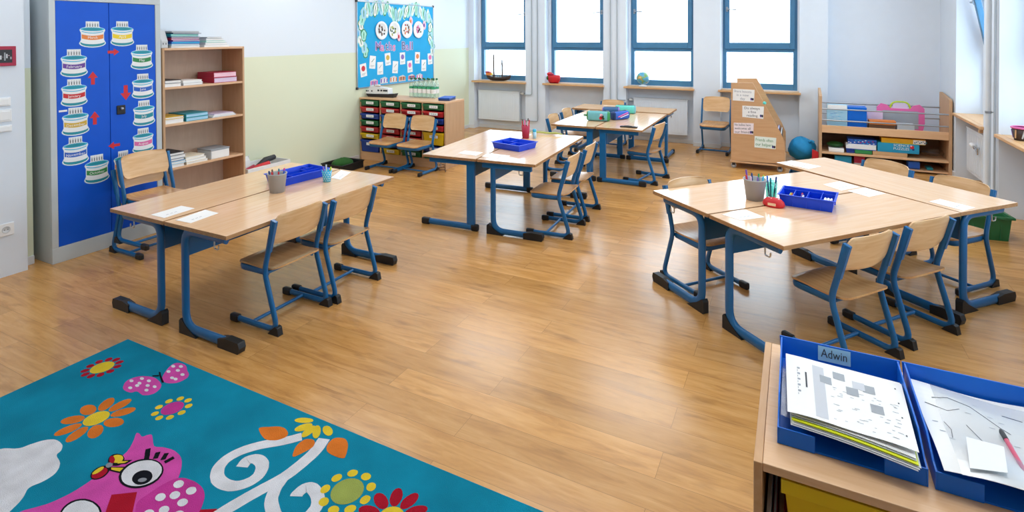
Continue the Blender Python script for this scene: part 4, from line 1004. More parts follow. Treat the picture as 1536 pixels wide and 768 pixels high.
tag(MB().ball(((gx[0] + gx[1]) / 2, 8.17, z2 + .0455 + .033), .095, .09, .033, 'dgreen', 16, 10).build('cushion'), 'dark green round cushion on the white book, middle shelf', 'cushion')
game('game_box', gx[4] + .01, gx[5], 8.05, 8.24, z2, .05, 'green', 'dgreen', 'green game box lying below the blue patterned one', 'board game')
game('game_box', gx[2] + .005, gx[4] + .006, 8.06, 8.24, z2, .05, 't_blue', 'navy', 'dark blue box beside the green one on the middle shelf', 'board game')
o = game('game_box', gx[2], gx[3], 8.045, 8.25, z2 + .051, .055, 'white', 'blue', 'white and blue patterned game box low in its stack, middle shelf', 'board game')
o = game('game_box', gx[2] + .02, gx[3] + .005, 8.055, 8.25, z2 + .107, .07, 'blue', 'paper', 'blue game box with a speckled front on the middle shelf', 'board game')
m = MB()
for i in range(22): m.box(-.17 + (i * 53 % 29) * .0105, -.0995, .012 + (i * 17 % 7) * .007, -.155 + (i * 53 % 29) * .0105, -.0978, .022 + (i * 17 % 7) * .007, ['paper', 'navy', 'paper', 'red', 'cyan'][i % 5])
m.build('printed_front', o)
game('board', gx[5] + .006, gx[10], 8.045, 8.25, z2, .05, 'tan', 'tan', 'plain wooden board box under the turquoise game', 'board')
o = game('game_box', gx[6], gx[7] + .004, 8.04, 8.26, z2 + .051, .108, 'cyan2', 'cyan2', 'turquoise game box with white lettering on the middle shelf', 'board game')
m = MB(); w = (gx[7] - gx[6]) / 2
m.text('SCIENCE', .040, (.03, -.1101, .088), (1, 0, 0), (0, 0, 1), 'paper', .0012, fit=.17); m.text('PUZZLES', .040, (.03, -.1101, .048), (1, 0, 0), (0, 0, 1), 'paper', .0012, fit=.17)
m.disc((w * .66, -.1116, .075), .022, 'red', 12, (1, 0, 0), (0, 0, 1)); m.disc((w * .72, -.1119, .05), .013, 'navy', 10, (1, 0, 0), (0, 0, 1)); m.disc((w * .62, -.1119, .09), .010, 'skin_pink', 10, (1, 0, 0), (0, 0, 1)); m.build('lettering', o)
o = game('game_box', gx[8], gx[9], 8.05, 8.24, z2 + .160, .06, 'gold2', 'yellow', 'yellow game box on top of the turquoise one', 'board game')
w = (gx[9] - gx[8]) / 2
m = MB().box(w * .45, -.0965, .006, w + .001, -.0952, .054, 'paper')
for i in range(8): m.box(w * .5 + i * .016, -.0972, .015 + (i % 3) * .009, w * .5 + .011 + i * .016, -.0966, .027 + (i % 3) * .009, ['navy', 'teal', 'grey'][i % 3])
m.build('printed_end', o)
tag(MB().ball(((gx[11] + gx[12]) / 2, 8.17, z2 + .066), .105, .095, .038, 'film', 18, 12, lambda t, p: 1 + .14 * math.sin(5 * p + 3 * t) + .08 * math.sin(9 * t + 2 * p)).build('plastic_bag'), 'crumpled clear plastic bag at the right end of the middle shelf', 'bag')
z1 = .0385
lx = [0.44, 0.619, 0.647, 0.76, 1.199, 1.31, 1.381, 1.438]
game('game_box', lx[0], lx[1], 8.06, 8.2, z1, .085, 'cyan2', 'teal', 'turquoise box low on the bottom shelf', 'box')
game('game_box', lx[2], lx[3], 8.06, 8.2, z1, .10, 'crimson', 'lgrey', 'crimson patterned box on the bottom shelf', 'box')
game('game_box', lx[4], lx[5], 8.05, 8.2, z1, .09, 'blue', 'navy', 'bright blue carton near the right of the bottom shelf', 'box')
game('game_box', lx[6], lx[7], 8.06, 8.2, z1, .03, 'teal', 'navy', 'small teal box at the right of the bottom shelf', 'box')
# green crate by the right wall
t = thing('plastic_crate', 'dark green plastic crate on the floor by the right wall pier', 'crate', (1.335, 5.86, 0), R(8))
def tub(m, w0, d0, w1, d1, h, th, c):
    lo = [(-w0, -d0), (w0, -d0), (w0, d0), (-w0, d0)]; hi = [(-w1, -d1), (w1, -d1), (w1, d1), (-w1, d1)]; k = lambda p, s: (p[0] - math.copysign(s, p[0]), p[1] - math.copysign(s, p[1]))
    V = [(*p, 0) for p in lo] + [(*p, h) for p in hi] + [(*k(p, th), h) for p in hi] + [(*k(p, th), th) for p in lo]
    return m.add(V, [(3, 2, 1, 0), (12, 13, 14, 15)] + [(b + a, b + (a + 1) % 4, b + 4 + (a + 1) % 4, b + 4 + a) for b in (0, 4, 8) for a in range(4)], c)
m = tub(MB(), .145, .185, .16, .20, .185, .006, 't_green')
for s in (-1, 1):
    for k in (-.09, 0, .09): m.box(k - .004, s * .19 - .006, .01, k + .004, s * .19 + .004, .18, 't_green')
m.build('crate_body', t, bevel=.002)
m = MB()
for a, b, c, d in ((-.178, -.218, .178, -.196), (-.178, .196, .178, .218), (-.178, -.196, -.157, .196), (.157, -.196, .178, .196)): m.box(a, b, .178, c, d, .196, 't_green')
m.build('rim', t, bevel=.003)
for k, (c, l) in enumerate((('crimson', 'crimson folder standing in the green crate'), ('dbrown', 'brown folder standing in the green crate'), ('lime', 'lime green toy in the green crate'))):
    o = thing('folder' if k < 2 else 'toy', l, 'folder' if k < 2 else 'toy', (1.27 + .05 * k, 5.88, .007))
    if k < 2: MB().box(-.008, -.09, 0, .008, .09, .19, c).build('cover', o, bevel=.003); MB().box(-.006, -.086, .188, .006, .086, .1905, 'paper').build('pages', o)
    else: m = MB().ball((.03, 0, .19), .02, .02, .025, c, 10, 6); m.tube([(.03, 0, 0), (.03, 0, .18)], .01, c, 8).build('toy_body', o)
RUG_PATTERN = [
('red',1.05,[(-2.971,1.533),(-2.973,1.54),(-2.978,1.546),(-2.985,1.549),(-2.993,1.549),(-3.0,1.546),(-3.005,1.54),(-3.007,1.533),(-3.005,1.526),(-3.0,1.52),(-2.993,1.517),(-2.985,1.517),(-2.978,1.52),(-2.973,1.526)]),
('red',1.1,[(-2.985,1.581),(-2.99,1.585),(-2.997,1.587),(-3.005,1.586),(-3.012,1.582),(-3.016,1.575),(-3.018,1.568),(-3.015,1.561),(-3.01,1.556),(-3.003,1.554),(-2.995,1.556),(-2.988,1.56),(-2.984,1.566),(-2.983,1.574)]),
('red',1.15,[(-3.022,1.613),(-3.029,1.614),(-3.037,1.612),(-3.042,1.607),(-3.046,1.6),(-3.046,1.592),(-3.043,1.585),(-3.037,1.58),(-3.03,1.579),(-3.023,1.581),(-3.017,1.587),(-3.014,1.594),(-3.014,1.602),(-3.017,1.609)]),
('red',1.2,[(-3.072,1.62),(-3.078,1.617),(-3.083,1.612),(-3.085,1.604),(-3.084,1.596),(-3.08,1.589),(-3.074,1.585),(-3.066,1.584),(-3.06,1.587),(-3.055,1.593),(-3.053,1.601),(-3.054,1.608),(-3.058,1.615),(-3.064,1.619)]),
('red',1.25,[(-3.117,1.6),(-3.121,1.594),(-3.122,1.586),(-3.119,1.579),(-3.114,1.573),(-3.107,1.569),(-3.099,1.569),(-3.093,1.572),(-3.089,1.578),(-3.088,1.586),(-3.09,1.593),(-3.096,1.599),(-3.103,1.603),(-3.11,1.603)]),
('red',1.3,[(-3.143,1.558),(-3.144,1.551),(-3.14,1.544),(-3.134,1.539),(-3.127,1.537),(-3.119,1.538),(-3.113,1.541),(-3.109,1.548),(-3.109,1.555),(-3.112,1.562),(-3.118,1.567),(-3.126,1.569),(-3.133,1.568),(-3.14,1.564)]),
('red',1.35,[(-3.143,1.508),(-3.14,1.502),(-3.133,1.498),(-3.126,1.497),(-3.118,1.499),(-3.112,1.504),(-3.109,1.511),(-3.109,1.518),(-3.113,1.525),(-3.119,1.528),(-3.127,1.529),(-3.134,1.527),(-3.14,1.522),(-3.144,1.515)]),
('red',1.4,[(-3.117,1.466),(-3.11,1.463),(-3.103,1.463),(-3.096,1.467),(-3.09,1.473),(-3.088,1.48),(-3.089,1.488),(-3.093,1.494),(-3.099,1.497),(-3.107,1.497),(-3.114,1.493),(-3.119,1.487),(-3.122,1.48),(-3.121,1.472)]),
('red',1.45,[(-3.072,1.446),(-3.064,1.447),(-3.058,1.451),(-3.054,1.458),(-3.053,1.465),(-3.055,1.473),(-3.06,1.479),(-3.066,1.482),(-3.074,1.481),(-3.08,1.477),(-3.084,1.47),(-3.085,1.462),(-3.083,1.454),(-3.078,1.449)]),
('red',1.5,[(-3.022,1.453),(-3.017,1.457),(-3.014,1.464),(-3.014,1.472),(-3.017,1.479),(-3.023,1.485),(-3.03,1.487),(-3.037,1.486),(-3.043,1.481),(-3.046,1.474),(-3.046,1.466),(-3.042,1.459),(-3.037,1.454),(-3.029,1.452)]),
('red',1.55,[(-2.985,1.485),(-2.983,1.492),(-2.984,1.5),(-2.988,1.506),(-2.995,1.51),(-3.003,1.512),(-3.01,1.51),(-3.015,1.505),(-3.018,1.498),(-3.016,1.491),(-3.012,1.484),(-3.005,1.48),(-2.997,1.479),(-2.99,1.481)]),
('yellow',2.0,[(-3.009,1.533),(-3.011,1.546),(-3.016,1.558),(-3.024,1.568),(-3.034,1.576),(-3.046,1.581),(-3.059,1.583),(-3.072,1.581),(-3.084,1.576),(-3.094,1.568),(-3.102,1.558),(-3.107,1.546),(-3.109,1.533),(-3.107,1.52),(-3.102,1.508),(-3.094,1.498),(-3.084,1.49),(-3.072,1.485),(-3.059,1.483),(-3.046,1.485),(-3.034,1.49),(-3.024,1.498),(-3.016,1.508),(-3.011,1.52)]),
('pink',1.05,[(-2.675,1.587),(-2.691,1.592),(-2.709,1.595),(-2.729,1.598),(-2.748,1.598),(-2.767,1.595),(-2.786,1.589),(-2.804,1.582),(-2.817,1.573),(-2.827,1.562),(-2.833,1.55),(-2.836,1.536),(-2.834,1.524),(-2.827,1.512),(-2.815,1.501),(-2.801,1.49),(-2.787,1.483),(-2.772,1.479),(-2.755,1.478),(-2.739,1.479),(-2.727,1.481),(-2.72,1.485),(-2.717,1.491),(-2.713,1.497),(-2.707,1.5),(-2.696,1.5),(-2.682,1.498),(-2.667,1.496),(-2.655,1.496),(-2.644,1.501),(-2.634,1.507),(-2.627,1.515),(-2.622,1.524),(-2.622,1.533),(-2.625,1.544),(-2.63,1.555),(-2.636,1.564),(-2.644,1.571),(-2.652,1.578),(-2.663,1.583)]),
('pink',1.1,[(-2.689,1.604),(-2.676,1.601),(-2.663,1.599),(-2.651,1.6),(-2.638,1.602),(-2.626,1.608),(-2.615,1.614),(-2.606,1.622),(-2.601,1.631),(-2.598,1.642),(-2.598,1.652),(-2.598,1.662),(-2.6,1.67),(-2.604,1.676),(-2.61,1.682),(-2.616,1.688),(-2.625,1.693),(-2.635,1.697),(-2.646,1.701),(-2.656,1.705),(-2.667,1.711),(-2.677,1.717),(-2.688,1.723),(-2.699,1.727),(-2.712,1.73),(-2.725,1.731),(-2.738,1.731),(-2.748,1.729),(-2.757,1.726),(-2.765,1.722),(-2.77,1.716),(-2.772,1.709),(-2.77,1.698),(-2.765,1.686),(-2.757,1.672),(-2.749,1.66),(-2.738,1.646),(-2.727,1.633),(-2.714,1.62),(-2.701,1.611)]),
('white',2.15,[(-2.814,1.542),(-2.822,1.542),(-2.828,1.539),(-2.828,1.534),(-2.823,1.53),(-2.815,1.527),(-2.806,1.527),(-2.801,1.53),(-2.8,1.534),(-2.805,1.539)]),
('white',2.2,[(-2.788,1.575),(-2.796,1.575),(-2.802,1.572),(-2.802,1.567),(-2.797,1.563),(-2.789,1.56),(-2.78,1.56),(-2.775,1.562),(-2.774,1.567),(-2.779,1.572)]),
('white',2.25,[(-2.739,1.579),(-2.747,1.579),(-2.753,1.576),(-2.753,1.572),(-2.749,1.567),(-2.74,1.564),(-2.732,1.564),(-2.726,1.567),(-2.726,1.571),(-2.731,1.576)]),
('white',2.3,[(-2.762,1.508),(-2.771,1.508),(-2.776,1.505),(-2.777,1.501),(-2.772,1.496),(-2.764,1.494),(-2.755,1.494),(-2.75,1.496),(-2.75,1.501),(-2.754,1.505)]),
('white',2.35,[(-2.751,1.533),(-2.76,1.533),(-2.765,1.53),(-2.766,1.526),(-2.761,1.521),(-2.753,1.518),(-2.744,1.518),(-2.739,1.521),(-2.738,1.526),(-2.743,1.53)]),
('white',2.4,[(-2.707,1.555),(-2.716,1.555),(-2.721,1.552),(-2.721,1.548),(-2.717,1.543),(-2.709,1.54),(-2.7,1.54),(-2.695,1.543),(-2.694,1.547),(-2.699,1.552)]),
('white',2.45,[(-2.676,1.532),(-2.685,1.532),(-2.69,1.529),(-2.69,1.525),(-2.686,1.52),(-2.678,1.517),(-2.67,1.517),(-2.664,1.52),(-2.664,1.524),(-2.668,1.529)]),
('white',2.5,[(-2.669,1.564),(-2.677,1.564),(-2.683,1.562),(-2.683,1.557),(-2.678,1.553),(-2.67,1.55),(-2.662,1.55),(-2.657,1.552),(-2.656,1.557),(-2.661,1.561)]),
('white',2.55,[(-2.76,1.548),(-2.769,1.548),(-2.774,1.546),(-2.774,1.541),(-2.77,1.537),(-2.761,1.534),(-2.753,1.534),(-2.747,1.536),(-2.747,1.541),(-2.752,1.545)]),
('white',2.0,[(-2.752,1.704),(-2.761,1.705),(-2.766,1.702),(-2.767,1.697),(-2.762,1.692),(-2.753,1.688),(-2.744,1.688),(-2.739,1.691),(-2.738,1.696),(-2.743,1.701)]),
('white',2.05,[(-2.716,1.72),(-2.724,1.721),(-2.73,1.718),(-2.731,1.713),(-2.726,1.708),(-2.717,1.704),(-2.708,1.704),(-2.703,1.707),(-2.702,1.712),(-2.707,1.717)]),
('white',2.1,[(-2.728,1.667),(-2.737,1.667),(-2.743,1.664),(-2.743,1.659),(-2.738,1.654),(-2.73,1.651),(-2.721,1.651),(-2.715,1.654),(-2.715,1.658),(-2.72,1.663)]),
('white',2.15,[(-2.697,1.693),(-2.705,1.693),(-2.711,1.69),(-2.712,1.686),(-2.707,1.68),(-2.698,1.677),(-2.69,1.677),(-2.684,1.68),(-2.683,1.685),(-2.688,1.69)]),
('white',2.2,[(-2.643,1.682),(-2.651,1.682),(-2.657,1.679),(-2.658,1.674),(-2.653,1.669),(-2.645,1.666),(-2.636,1.666),(-2.631,1.669),(-2.63,1.674),(-2.635,1.679)]),
('white',2.25,[(-2.663,1.643),(-2.671,1.643),(-2.677,1.64),(-2.677,1.636),(-2.673,1.631),(-2.665,1.628),(-2.656,1.628),(-2.651,1.63),(-2.65,1.635),(-2.655,1.64)]),
('white',2.3,[(-2.639,1.645),(-2.647,1.645),(-2.653,1.642),(-2.653,1.638),(-2.649,1.633),(-2.641,1.63),(-2.632,1.629),(-2.627,1.632),(-2.626,1.637),(-2.631,1.642)]),
('black',3.35,[(-2.668,1.589),(-2.661,1.596),(-2.734,1.625),(-2.742,1.621)]),
('black',3.4,[(-2.757,1.599),(-2.732,1.614),(-2.741,1.621),(-2.768,1.604)]),
('black',3.45,[(-2.738,1.619),(-2.73,1.623),(-2.759,1.638),(-2.77,1.636)]),
('orange',1.5,[(-2.533,1.342),(-2.54,1.353),(-2.554,1.359),(-2.573,1.361),(-2.593,1.357),(-2.61,1.348),(-2.621,1.336),(-2.623,1.324),(-2.616,1.313),(-2.602,1.307),(-2.583,1.305),(-2.563,1.309),(-2.546,1.318),(-2.535,1.33)]),
('orange',1.55,[(-2.584,1.425),(-2.596,1.429),(-2.611,1.425),(-2.626,1.413),(-2.639,1.397),(-2.647,1.38),(-2.647,1.364),(-2.641,1.353),(-2.629,1.349),(-2.614,1.354),(-2.598,1.365),(-2.585,1.381),(-2.578,1.398),(-2.577,1.414)]),
('orange',1.0,[(-2.676,1.456),(-2.687,1.451),(-2.696,1.438),(-2.701,1.42),(-2.7,1.399),(-2.695,1.381),(-2.685,1.368),(-2.673,1.364),(-2.662,1.369),(-2.653,1.382),(-2.648,1.4),(-2.648,1.421),(-2.654,1.439),(-2.664,1.452)]),
('orange',1.05,[(-2.766,1.42),(-2.772,1.409),(-2.77,1.393),(-2.762,1.376),(-2.749,1.361),(-2.732,1.35),(-2.717,1.347),(-2.705,1.351),(-2.699,1.363),(-2.701,1.378),(-2.709,1.396),(-2.723,1.411),(-2.739,1.421),(-2.754,1.425)]),
('orange',1.1,[(-2.812,1.335),(-2.81,1.323),(-2.798,1.312),(-2.781,1.304),(-2.761,1.301),(-2.742,1.303),(-2.728,1.311),(-2.721,1.321),(-2.724,1.334),(-2.735,1.345),(-2.753,1.353),(-2.773,1.356),(-2.792,1.353),(-2.806,1.346)]),
('orange',1.15,[(-2.793,1.24),(-2.783,1.232),(-2.767,1.231),(-2.749,1.236),(-2.731,1.247),(-2.718,1.261),(-2.712,1.276),(-2.715,1.288),(-2.725,1.296),(-2.74,1.297),(-2.759,1.292),(-2.776,1.281),(-2.789,1.267),(-2.795,1.252)]),
('orange',1.2,[(-2.717,1.179),(-2.705,1.18),(-2.692,1.189),(-2.681,1.205),(-2.674,1.224),(-2.673,1.243),(-2.678,1.259),(-2.688,1.267),(-2.7,1.266),(-2.713,1.257),(-2.724,1.241),(-2.731,1.222),(-2.732,1.203),(-2.727,1.187)]),
('orange',1.25,[(-2.62,1.182),(-2.611,1.19),(-2.607,1.206),(-2.609,1.225),(-2.616,1.244),(-2.628,1.259),(-2.641,1.268),(-2.654,1.267),(-2.663,1.259),(-2.667,1.244),(-2.665,1.225),(-2.658,1.205),(-2.646,1.19),(-2.633,1.182)]),
('orange',1.3,[(-2.547,1.246),(-2.546,1.259),(-2.552,1.273),(-2.566,1.286),(-2.584,1.296),(-2.603,1.3),(-2.618,1.298),(-2.628,1.29),(-2.63,1.278),(-2.623,1.263),(-2.609,1.25),(-2.591,1.24),(-2.573,1.236),(-2.557,1.238)]),
('yellow',2.35,[(-2.625,1.314),(-2.627,1.326),(-2.631,1.338),(-2.639,1.347),(-2.649,1.355),(-2.66,1.359),(-2.672,1.361),(-2.684,1.359),(-2.696,1.355),(-2.705,1.347),(-2.713,1.338),(-2.717,1.326),(-2.719,1.314),(-2.717,1.302),(-2.713,1.29),(-2.705,1.281),(-2.696,1.273),(-2.684,1.269),(-2.672,1.267),(-2.66,1.269),(-2.649,1.273),(-2.639,1.281),(-2.631,1.29),(-2.627,1.302)]),
('yellow',1.4,[(-2.365,1.501),(-2.366,1.508),(-2.371,1.513),(-2.377,1.516),(-2.383,1.516),(-2.389,1.513),(-2.394,1.508),(-2.395,1.501),(-2.394,1.494),(-2.389,1.489),(-2.383,1.486),(-2.377,1.486),(-2.371,1.489),(-2.366,1.494)]),
('yellow',1.45,[(-2.384,1.552),(-2.389,1.556),(-2.396,1.558),(-2.402,1.556),(-2.407,1.552),(-2.41,1.546),(-2.41,1.539),(-2.407,1.533),(-2.401,1.529),(-2.395,1.528),(-2.388,1.529),(-2.383,1.534),(-2.381,1.54),(-2.381,1.546)]),
('yellow',1.5,[(-2.431,1.58),(-2.438,1.579),(-2.444,1.576),(-2.448,1.571),(-2.449,1.564),(-2.447,1.558),(-2.442,1.553),(-2.436,1.55),(-2.43,1.551),(-2.424,1.554),(-2.42,1.559),(-2.419,1.566),(-2.421,1.572),(-2.425,1.577)]),
('yellow',1.55,[(-2.485,1.57),(-2.49,1.566),(-2.492,1.56),(-2.492,1.553),(-2.488,1.547),(-2.483,1.543),(-2.476,1.542),(-2.47,1.544),(-2.465,1.549),(-2.463,1.555),(-2.463,1.562),(-2.467,1.567),(-2.472,1.571),(-2.479,1.572)]),
('yellow',1.0,[(-2.52,1.528),(-2.521,1.522),(-2.519,1.515),(-2.514,1.511),(-2.508,1.508),(-2.501,1.509),(-2.496,1.512),(-2.492,1.518),(-2.491,1.525),(-2.493,1.531),(-2.498,1.536),(-2.504,1.538),(-2.511,1.537),(-2.517,1.534)]),
('yellow',1.05,[(-2.52,1.474),(-2.517,1.468),(-2.511,1.465),(-2.504,1.464),(-2.498,1.466),(-2.493,1.471),(-2.491,1.477),(-2.492,1.484),(-2.496,1.49),(-2.501,1.493),(-2.508,1.494),(-2.514,1.491),(-2.519,1.487),(-2.521,1.48)]),
('yellow',1.1,[(-2.485,1.432),(-2.479,1.43),(-2.472,1.431),(-2.467,1.435),(-2.463,1.44),(-2.463,1.447),(-2.465,1.453),(-2.47,1.458),(-2.476,1.46),(-2.483,1.459),(-2.488,1.455),(-2.492,1.449),(-2.492,1.442),(-2.49,1.436)]),
('yellow',1.15,[(-2.431,1.422),(-2.425,1.425),(-2.421,1.43),(-2.419,1.436),(-2.42,1.443),(-2.424,1.448),(-2.43,1.451),(-2.436,1.452),(-2.442,1.449),(-2.447,1.444),(-2.449,1.438),(-2.448,1.431),(-2.444,1.426),(-2.438,1.423)]),
('yellow',1.2,[(-2.384,1.45),(-2.381,1.456),(-2.381,1.462),(-2.383,1.468),(-2.388,1.473),(-2.395,1.474),(-2.401,1.473),(-2.407,1.469),(-2.41,1.463),(-2.41,1.456),(-2.407,1.45),(-2.402,1.446),(-2.396,1.444),(-2.389,1.446)]),
('magenta',2.25,[(-2.401,1.501),(-2.402,1.512),(-2.407,1.523),(-2.414,1.532),(-2.423,1.539),(-2.434,1.544),(-2.445,1.545),(-2.456,1.544),(-2.467,1.539),(-2.476,1.532),(-2.483,1.523),(-2.488,1.512),(-2.489,1.501),(-2.488,1.49),(-2.483,1.479),(-2.476,1.47),(-2.467,1.463),(-2.456,1.458),(-2.445,1.457),(-2.434,1.458),(-2.423,1.463),(-2.414,1.47),(-2.407,1.479),(-2.402,1.49)]),
('white',1.3,[(-2.823,1.033),(-2.826,1.023),(-2.82,1.011),(-2.801,0.993),(-2.765,0.968),(-2.717,0.938),(-2.666,0.909),(-2.618,0.889),(-2.572,0.877),(-2.525,0.87),(-2.482,0.867),(-2.449,0.866),(-2.429,0.868),(-2.417,0.872),(-2.41,0.879),(-2.407,0.887),(-2.406,0.897),(-2.41,0.908),(-2.417,0.92),(-2.423,0.931),(-2.428,0.941),(-2.434,0.951),(-2.441,0.96),(-2.448,0.968),(-2.457,0.976),(-2.466,0.983),(-2.475,0.99),(-2.48,0.998),(-2.48,1.008),(-2.476,1.018),(-2.471,1.029),(-2.469,1.039),(-2.468,1.049),(-2.469,1.059),(-2.471,1.069),(-2.476,1.079),(-2.483,1.087),(-2.492,1.096),(-2.503,1.103),(-2.515,1.11),(-2.53,1.115),(-2.547,1.119),(-2.564,1.122),(-2.576,1.126),(-2.583,1.131),(-2.585,1.136),(-2.586,1.141),(-2.59,1.147),(-2.596,1.152),(-2.603,1.157),(-2.612,1.162),(-2.622,1.166),(-2.635,1.168),(-2.65,1.17),(-2.665,1.17),(-2.679,1.169),(-2.69,1.166),(-2.701,1.16),(-2.71,1.154),(-2.718,1.146),(-2.725,1.138),(-2.731,1.128),(-2.736,1.118),(-2.741,1.109),(-2.744,1.101),(-2.746,1.093),(-2.749,1.086),(-2.756,1.078),(-2.77,1.069),(-2.789,1.061),(-2.807,1.052),(-2.818,1.042)]),
('pink',1.35,[(-2.417,1.331),(-2.405,1.321),(-2.392,1.31),(-2.377,1.295),(-2.362,1.279),(-2.349,1.26),(-2.342,1.238),(-2.337,1.213),(-2.333,1.188),(-2.326,1.162),(-2.32,1.134),(-2.316,1.109),(-2.315,1.088),(-2.315,1.07),(-2.317,1.051),(-2.322,1.031),(-2.328,1.011),(-2.338,0.99),(-2.356,0.967),(-2.377,0.943),(-2.386,0.923),(-2.382,0.908),(-2.367,0.897),(-2.33,0.895),(-2.265,0.904),(-2.18,0.921),(-2.093,0.947),(-1.994,0.988),(-1.891,1.039),(-1.823,1.082),(-1.812,1.112),(-1.836,1.135),(-1.868,1.157),(-1.905,1.178),(-1.951,1.197),(-1.988,1.215),(-2.006,1.23),(-2.015,1.242),(-2.025,1.255),(-2.04,1.271),(-2.057,1.289),(-2.074,1.304),(-2.092,1.317),(-2.109,1.328),(-2.128,1.337),(-2.147,1.343),(-2.167,1.346),(-2.187,1.348),(-2.207,1.347),(-2.228,1.343),(-2.247,1.339),(-2.26,1.333),(-2.271,1.328),(-2.285,1.327),(-2.306,1.336),(-2.331,1.349),(-2.351,1.359),(-2.362,1.361),(-2.368,1.357),(-2.372,1.353),(-2.375,1.348),(-2.377,1.341),(-2.381,1.337),(-2.389,1.337),(-2.4,1.34),(-2.409,1.342),(-2.417,1.342),(-2.423,1.341),(-2.424,1.338)]),
('magenta',2.4,[(-2.029,1.113),(-1.999,1.097),(-1.966,1.082),(-1.935,1.074),(-1.904,1.069),(-1.872,1.069),(-1.843,1.073),(-1.823,1.082),(-1.814,1.101),(-1.812,1.128),(-1.815,1.157),(-1.819,1.181),(-1.822,1.198),(-1.828,1.21),(-1.835,1.221),(-1.844,1.232),(-1.854,1.243),(-1.866,1.255),(-1.88,1.265),(-1.895,1.273),(-1.911,1.279),(-1.928,1.283),(-1.946,1.285),(-1.963,1.286),(-1.981,1.285),(-1.998,1.283),(-2.015,1.28),(-2.028,1.275),(-2.038,1.269),(-2.046,1.261),(-2.051,1.251),(-2.055,1.24),(-2.059,1.226),(-2.061,1.21),(-2.063,1.193),(-2.063,1.178),(-2.064,1.165),(-2.065,1.153),(-2.063,1.141),(-2.052,1.128)]),
('white',3.45,[(-2.009,1.268),(-2.018,1.267),(-2.026,1.262),(-2.029,1.256),(-2.029,1.249),(-2.024,1.242),(-2.017,1.238),(-2.007,1.236),(-1.998,1.237),(-1.991,1.241),(-1.987,1.247),(-1.987,1.254),(-1.992,1.261),(-1.999,1.266)]),
('white',3.5,[(-1.939,1.27),(-1.948,1.268),(-1.955,1.264),(-1.959,1.258),(-1.959,1.251),(-1.955,1.245),(-1.947,1.24),(-1.938,1.238),(-1.929,1.239),(-1.922,1.243),(-1.918,1.249),(-1.918,1.256),(-1.922,1.263),(-1.93,1.267)]),
('white',3.55,[(-2.01,1.202),(-2.019,1.201),(-2.026,1.197),(-2.03,1.191),(-2.029,1.184),(-2.025,1.178),(-2.017,1.173),(-2.008,1.172),(-1.999,1.173),(-1.992,1.177),(-1.988,1.183),(-1.989,1.189),(-1.993,1.196),(-2.001,1.2)]),
('white',3.0,[(-1.973,1.231),(-1.982,1.23),(-1.989,1.226),(-1.993,1.219),(-1.992,1.213),(-1.988,1.206),(-1.981,1.202),(-1.971,1.2),(-1.962,1.201),(-1.955,1.205),(-1.952,1.211),(-1.952,1.218),(-1.956,1.224),(-1.963,1.229)]),
('white',3.05,[(-1.917,1.223),(-1.926,1.222),(-1.933,1.218),(-1.937,1.212),(-1.937,1.206),(-1.933,1.199),(-1.926,1.195),(-1.917,1.193),(-1.908,1.194),(-1.901,1.198),(-1.898,1.204),(-1.898,1.211),(-1.901,1.217),(-1.909,1.222)]),
('white',3.1,[(-1.944,1.175),(-1.953,1.174),(-1.96,1.17),(-1.964,1.164),(-1.964,1.158),(-1.96,1.152),(-1.952,1.147),(-1.944,1.146),(-1.935,1.147),(-1.928,1.151),(-1.924,1.157),(-1.925,1.163),(-1.929,1.169),(-1.936,1.173)]),
('white',3.15,[(-1.978,1.142),(-1.986,1.141),(-1.993,1.137),(-1.997,1.132),(-1.997,1.125),(-1.992,1.119),(-1.985,1.115),(-1.977,1.114),(-1.968,1.115),(-1.961,1.119),(-1.957,1.125),(-1.958,1.131),(-1.962,1.137),(-1.969,1.141)]),
('white',3.2,[(-1.879,1.186),(-1.888,1.185),(-1.895,1.181),(-1.899,1.175),(-1.899,1.169),(-1.895,1.163),(-1.888,1.159),(-1.879,1.157),(-1.871,1.158),(-1.864,1.162),(-1.86,1.168),(-1.86,1.174),(-1.864,1.18),(-1.871,1.185)]),
('black',3.25,[(-2.159,1.282),(-2.179,1.285),(-2.2,1.285),(-2.22,1.281),(-2.239,1.274),(-2.254,1.265),(-2.266,1.253),(-2.273,1.239),(-2.276,1.225),(-2.274,1.21),(-2.267,1.196),(-2.256,1.184),(-2.242,1.173),(-2.225,1.165),(-2.206,1.16),(-2.187,1.158),(-2.167,1.159),(-2.148,1.163),(-2.131,1.169),(-2.117,1.178),(-2.105,1.189),(-2.098,1.202),(-2.094,1.215),(-2.095,1.229),(-2.101,1.243),(-2.11,1.256),(-2.123,1.267),(-2.14,1.276)]),
('white',4.3,[(-2.16,1.277),(-2.178,1.28),(-2.196,1.279),(-2.214,1.276),(-2.23,1.269),(-2.243,1.26),(-2.254,1.25),(-2.261,1.237),(-2.264,1.224),(-2.262,1.211),(-2.257,1.199),(-2.248,1.188),(-2.236,1.179),(-2.221,1.172),(-2.205,1.167),(-2.187,1.165),(-2.17,1.166),(-2.153,1.17),(-2.138,1.176),(-2.125,1.184),(-2.115,1.194),(-2.108,1.206),(-2.105,1.218),(-2.105,1.231),(-2.11,1.243),(-2.118,1.255),(-2.129,1.264),(-2.143,1.272)]),
('black',5.35,[(-2.152,1.239),(-2.166,1.24),(-2.179,1.238),(-2.19,1.233),(-2.198,1.226),(-2.202,1.217),(-2.202,1.208),(-2.197,1.199),(-2.189,1.191),(-2.178,1.185),(-2.165,1.182),(-2.151,1.181),(-2.138,1.183),(-2.128,1.188),(-2.12,1.195),(-2.116,1.203),(-2.116,1.212),(-2.12,1.221),(-2.128,1.229),(-2.139,1.235)]),
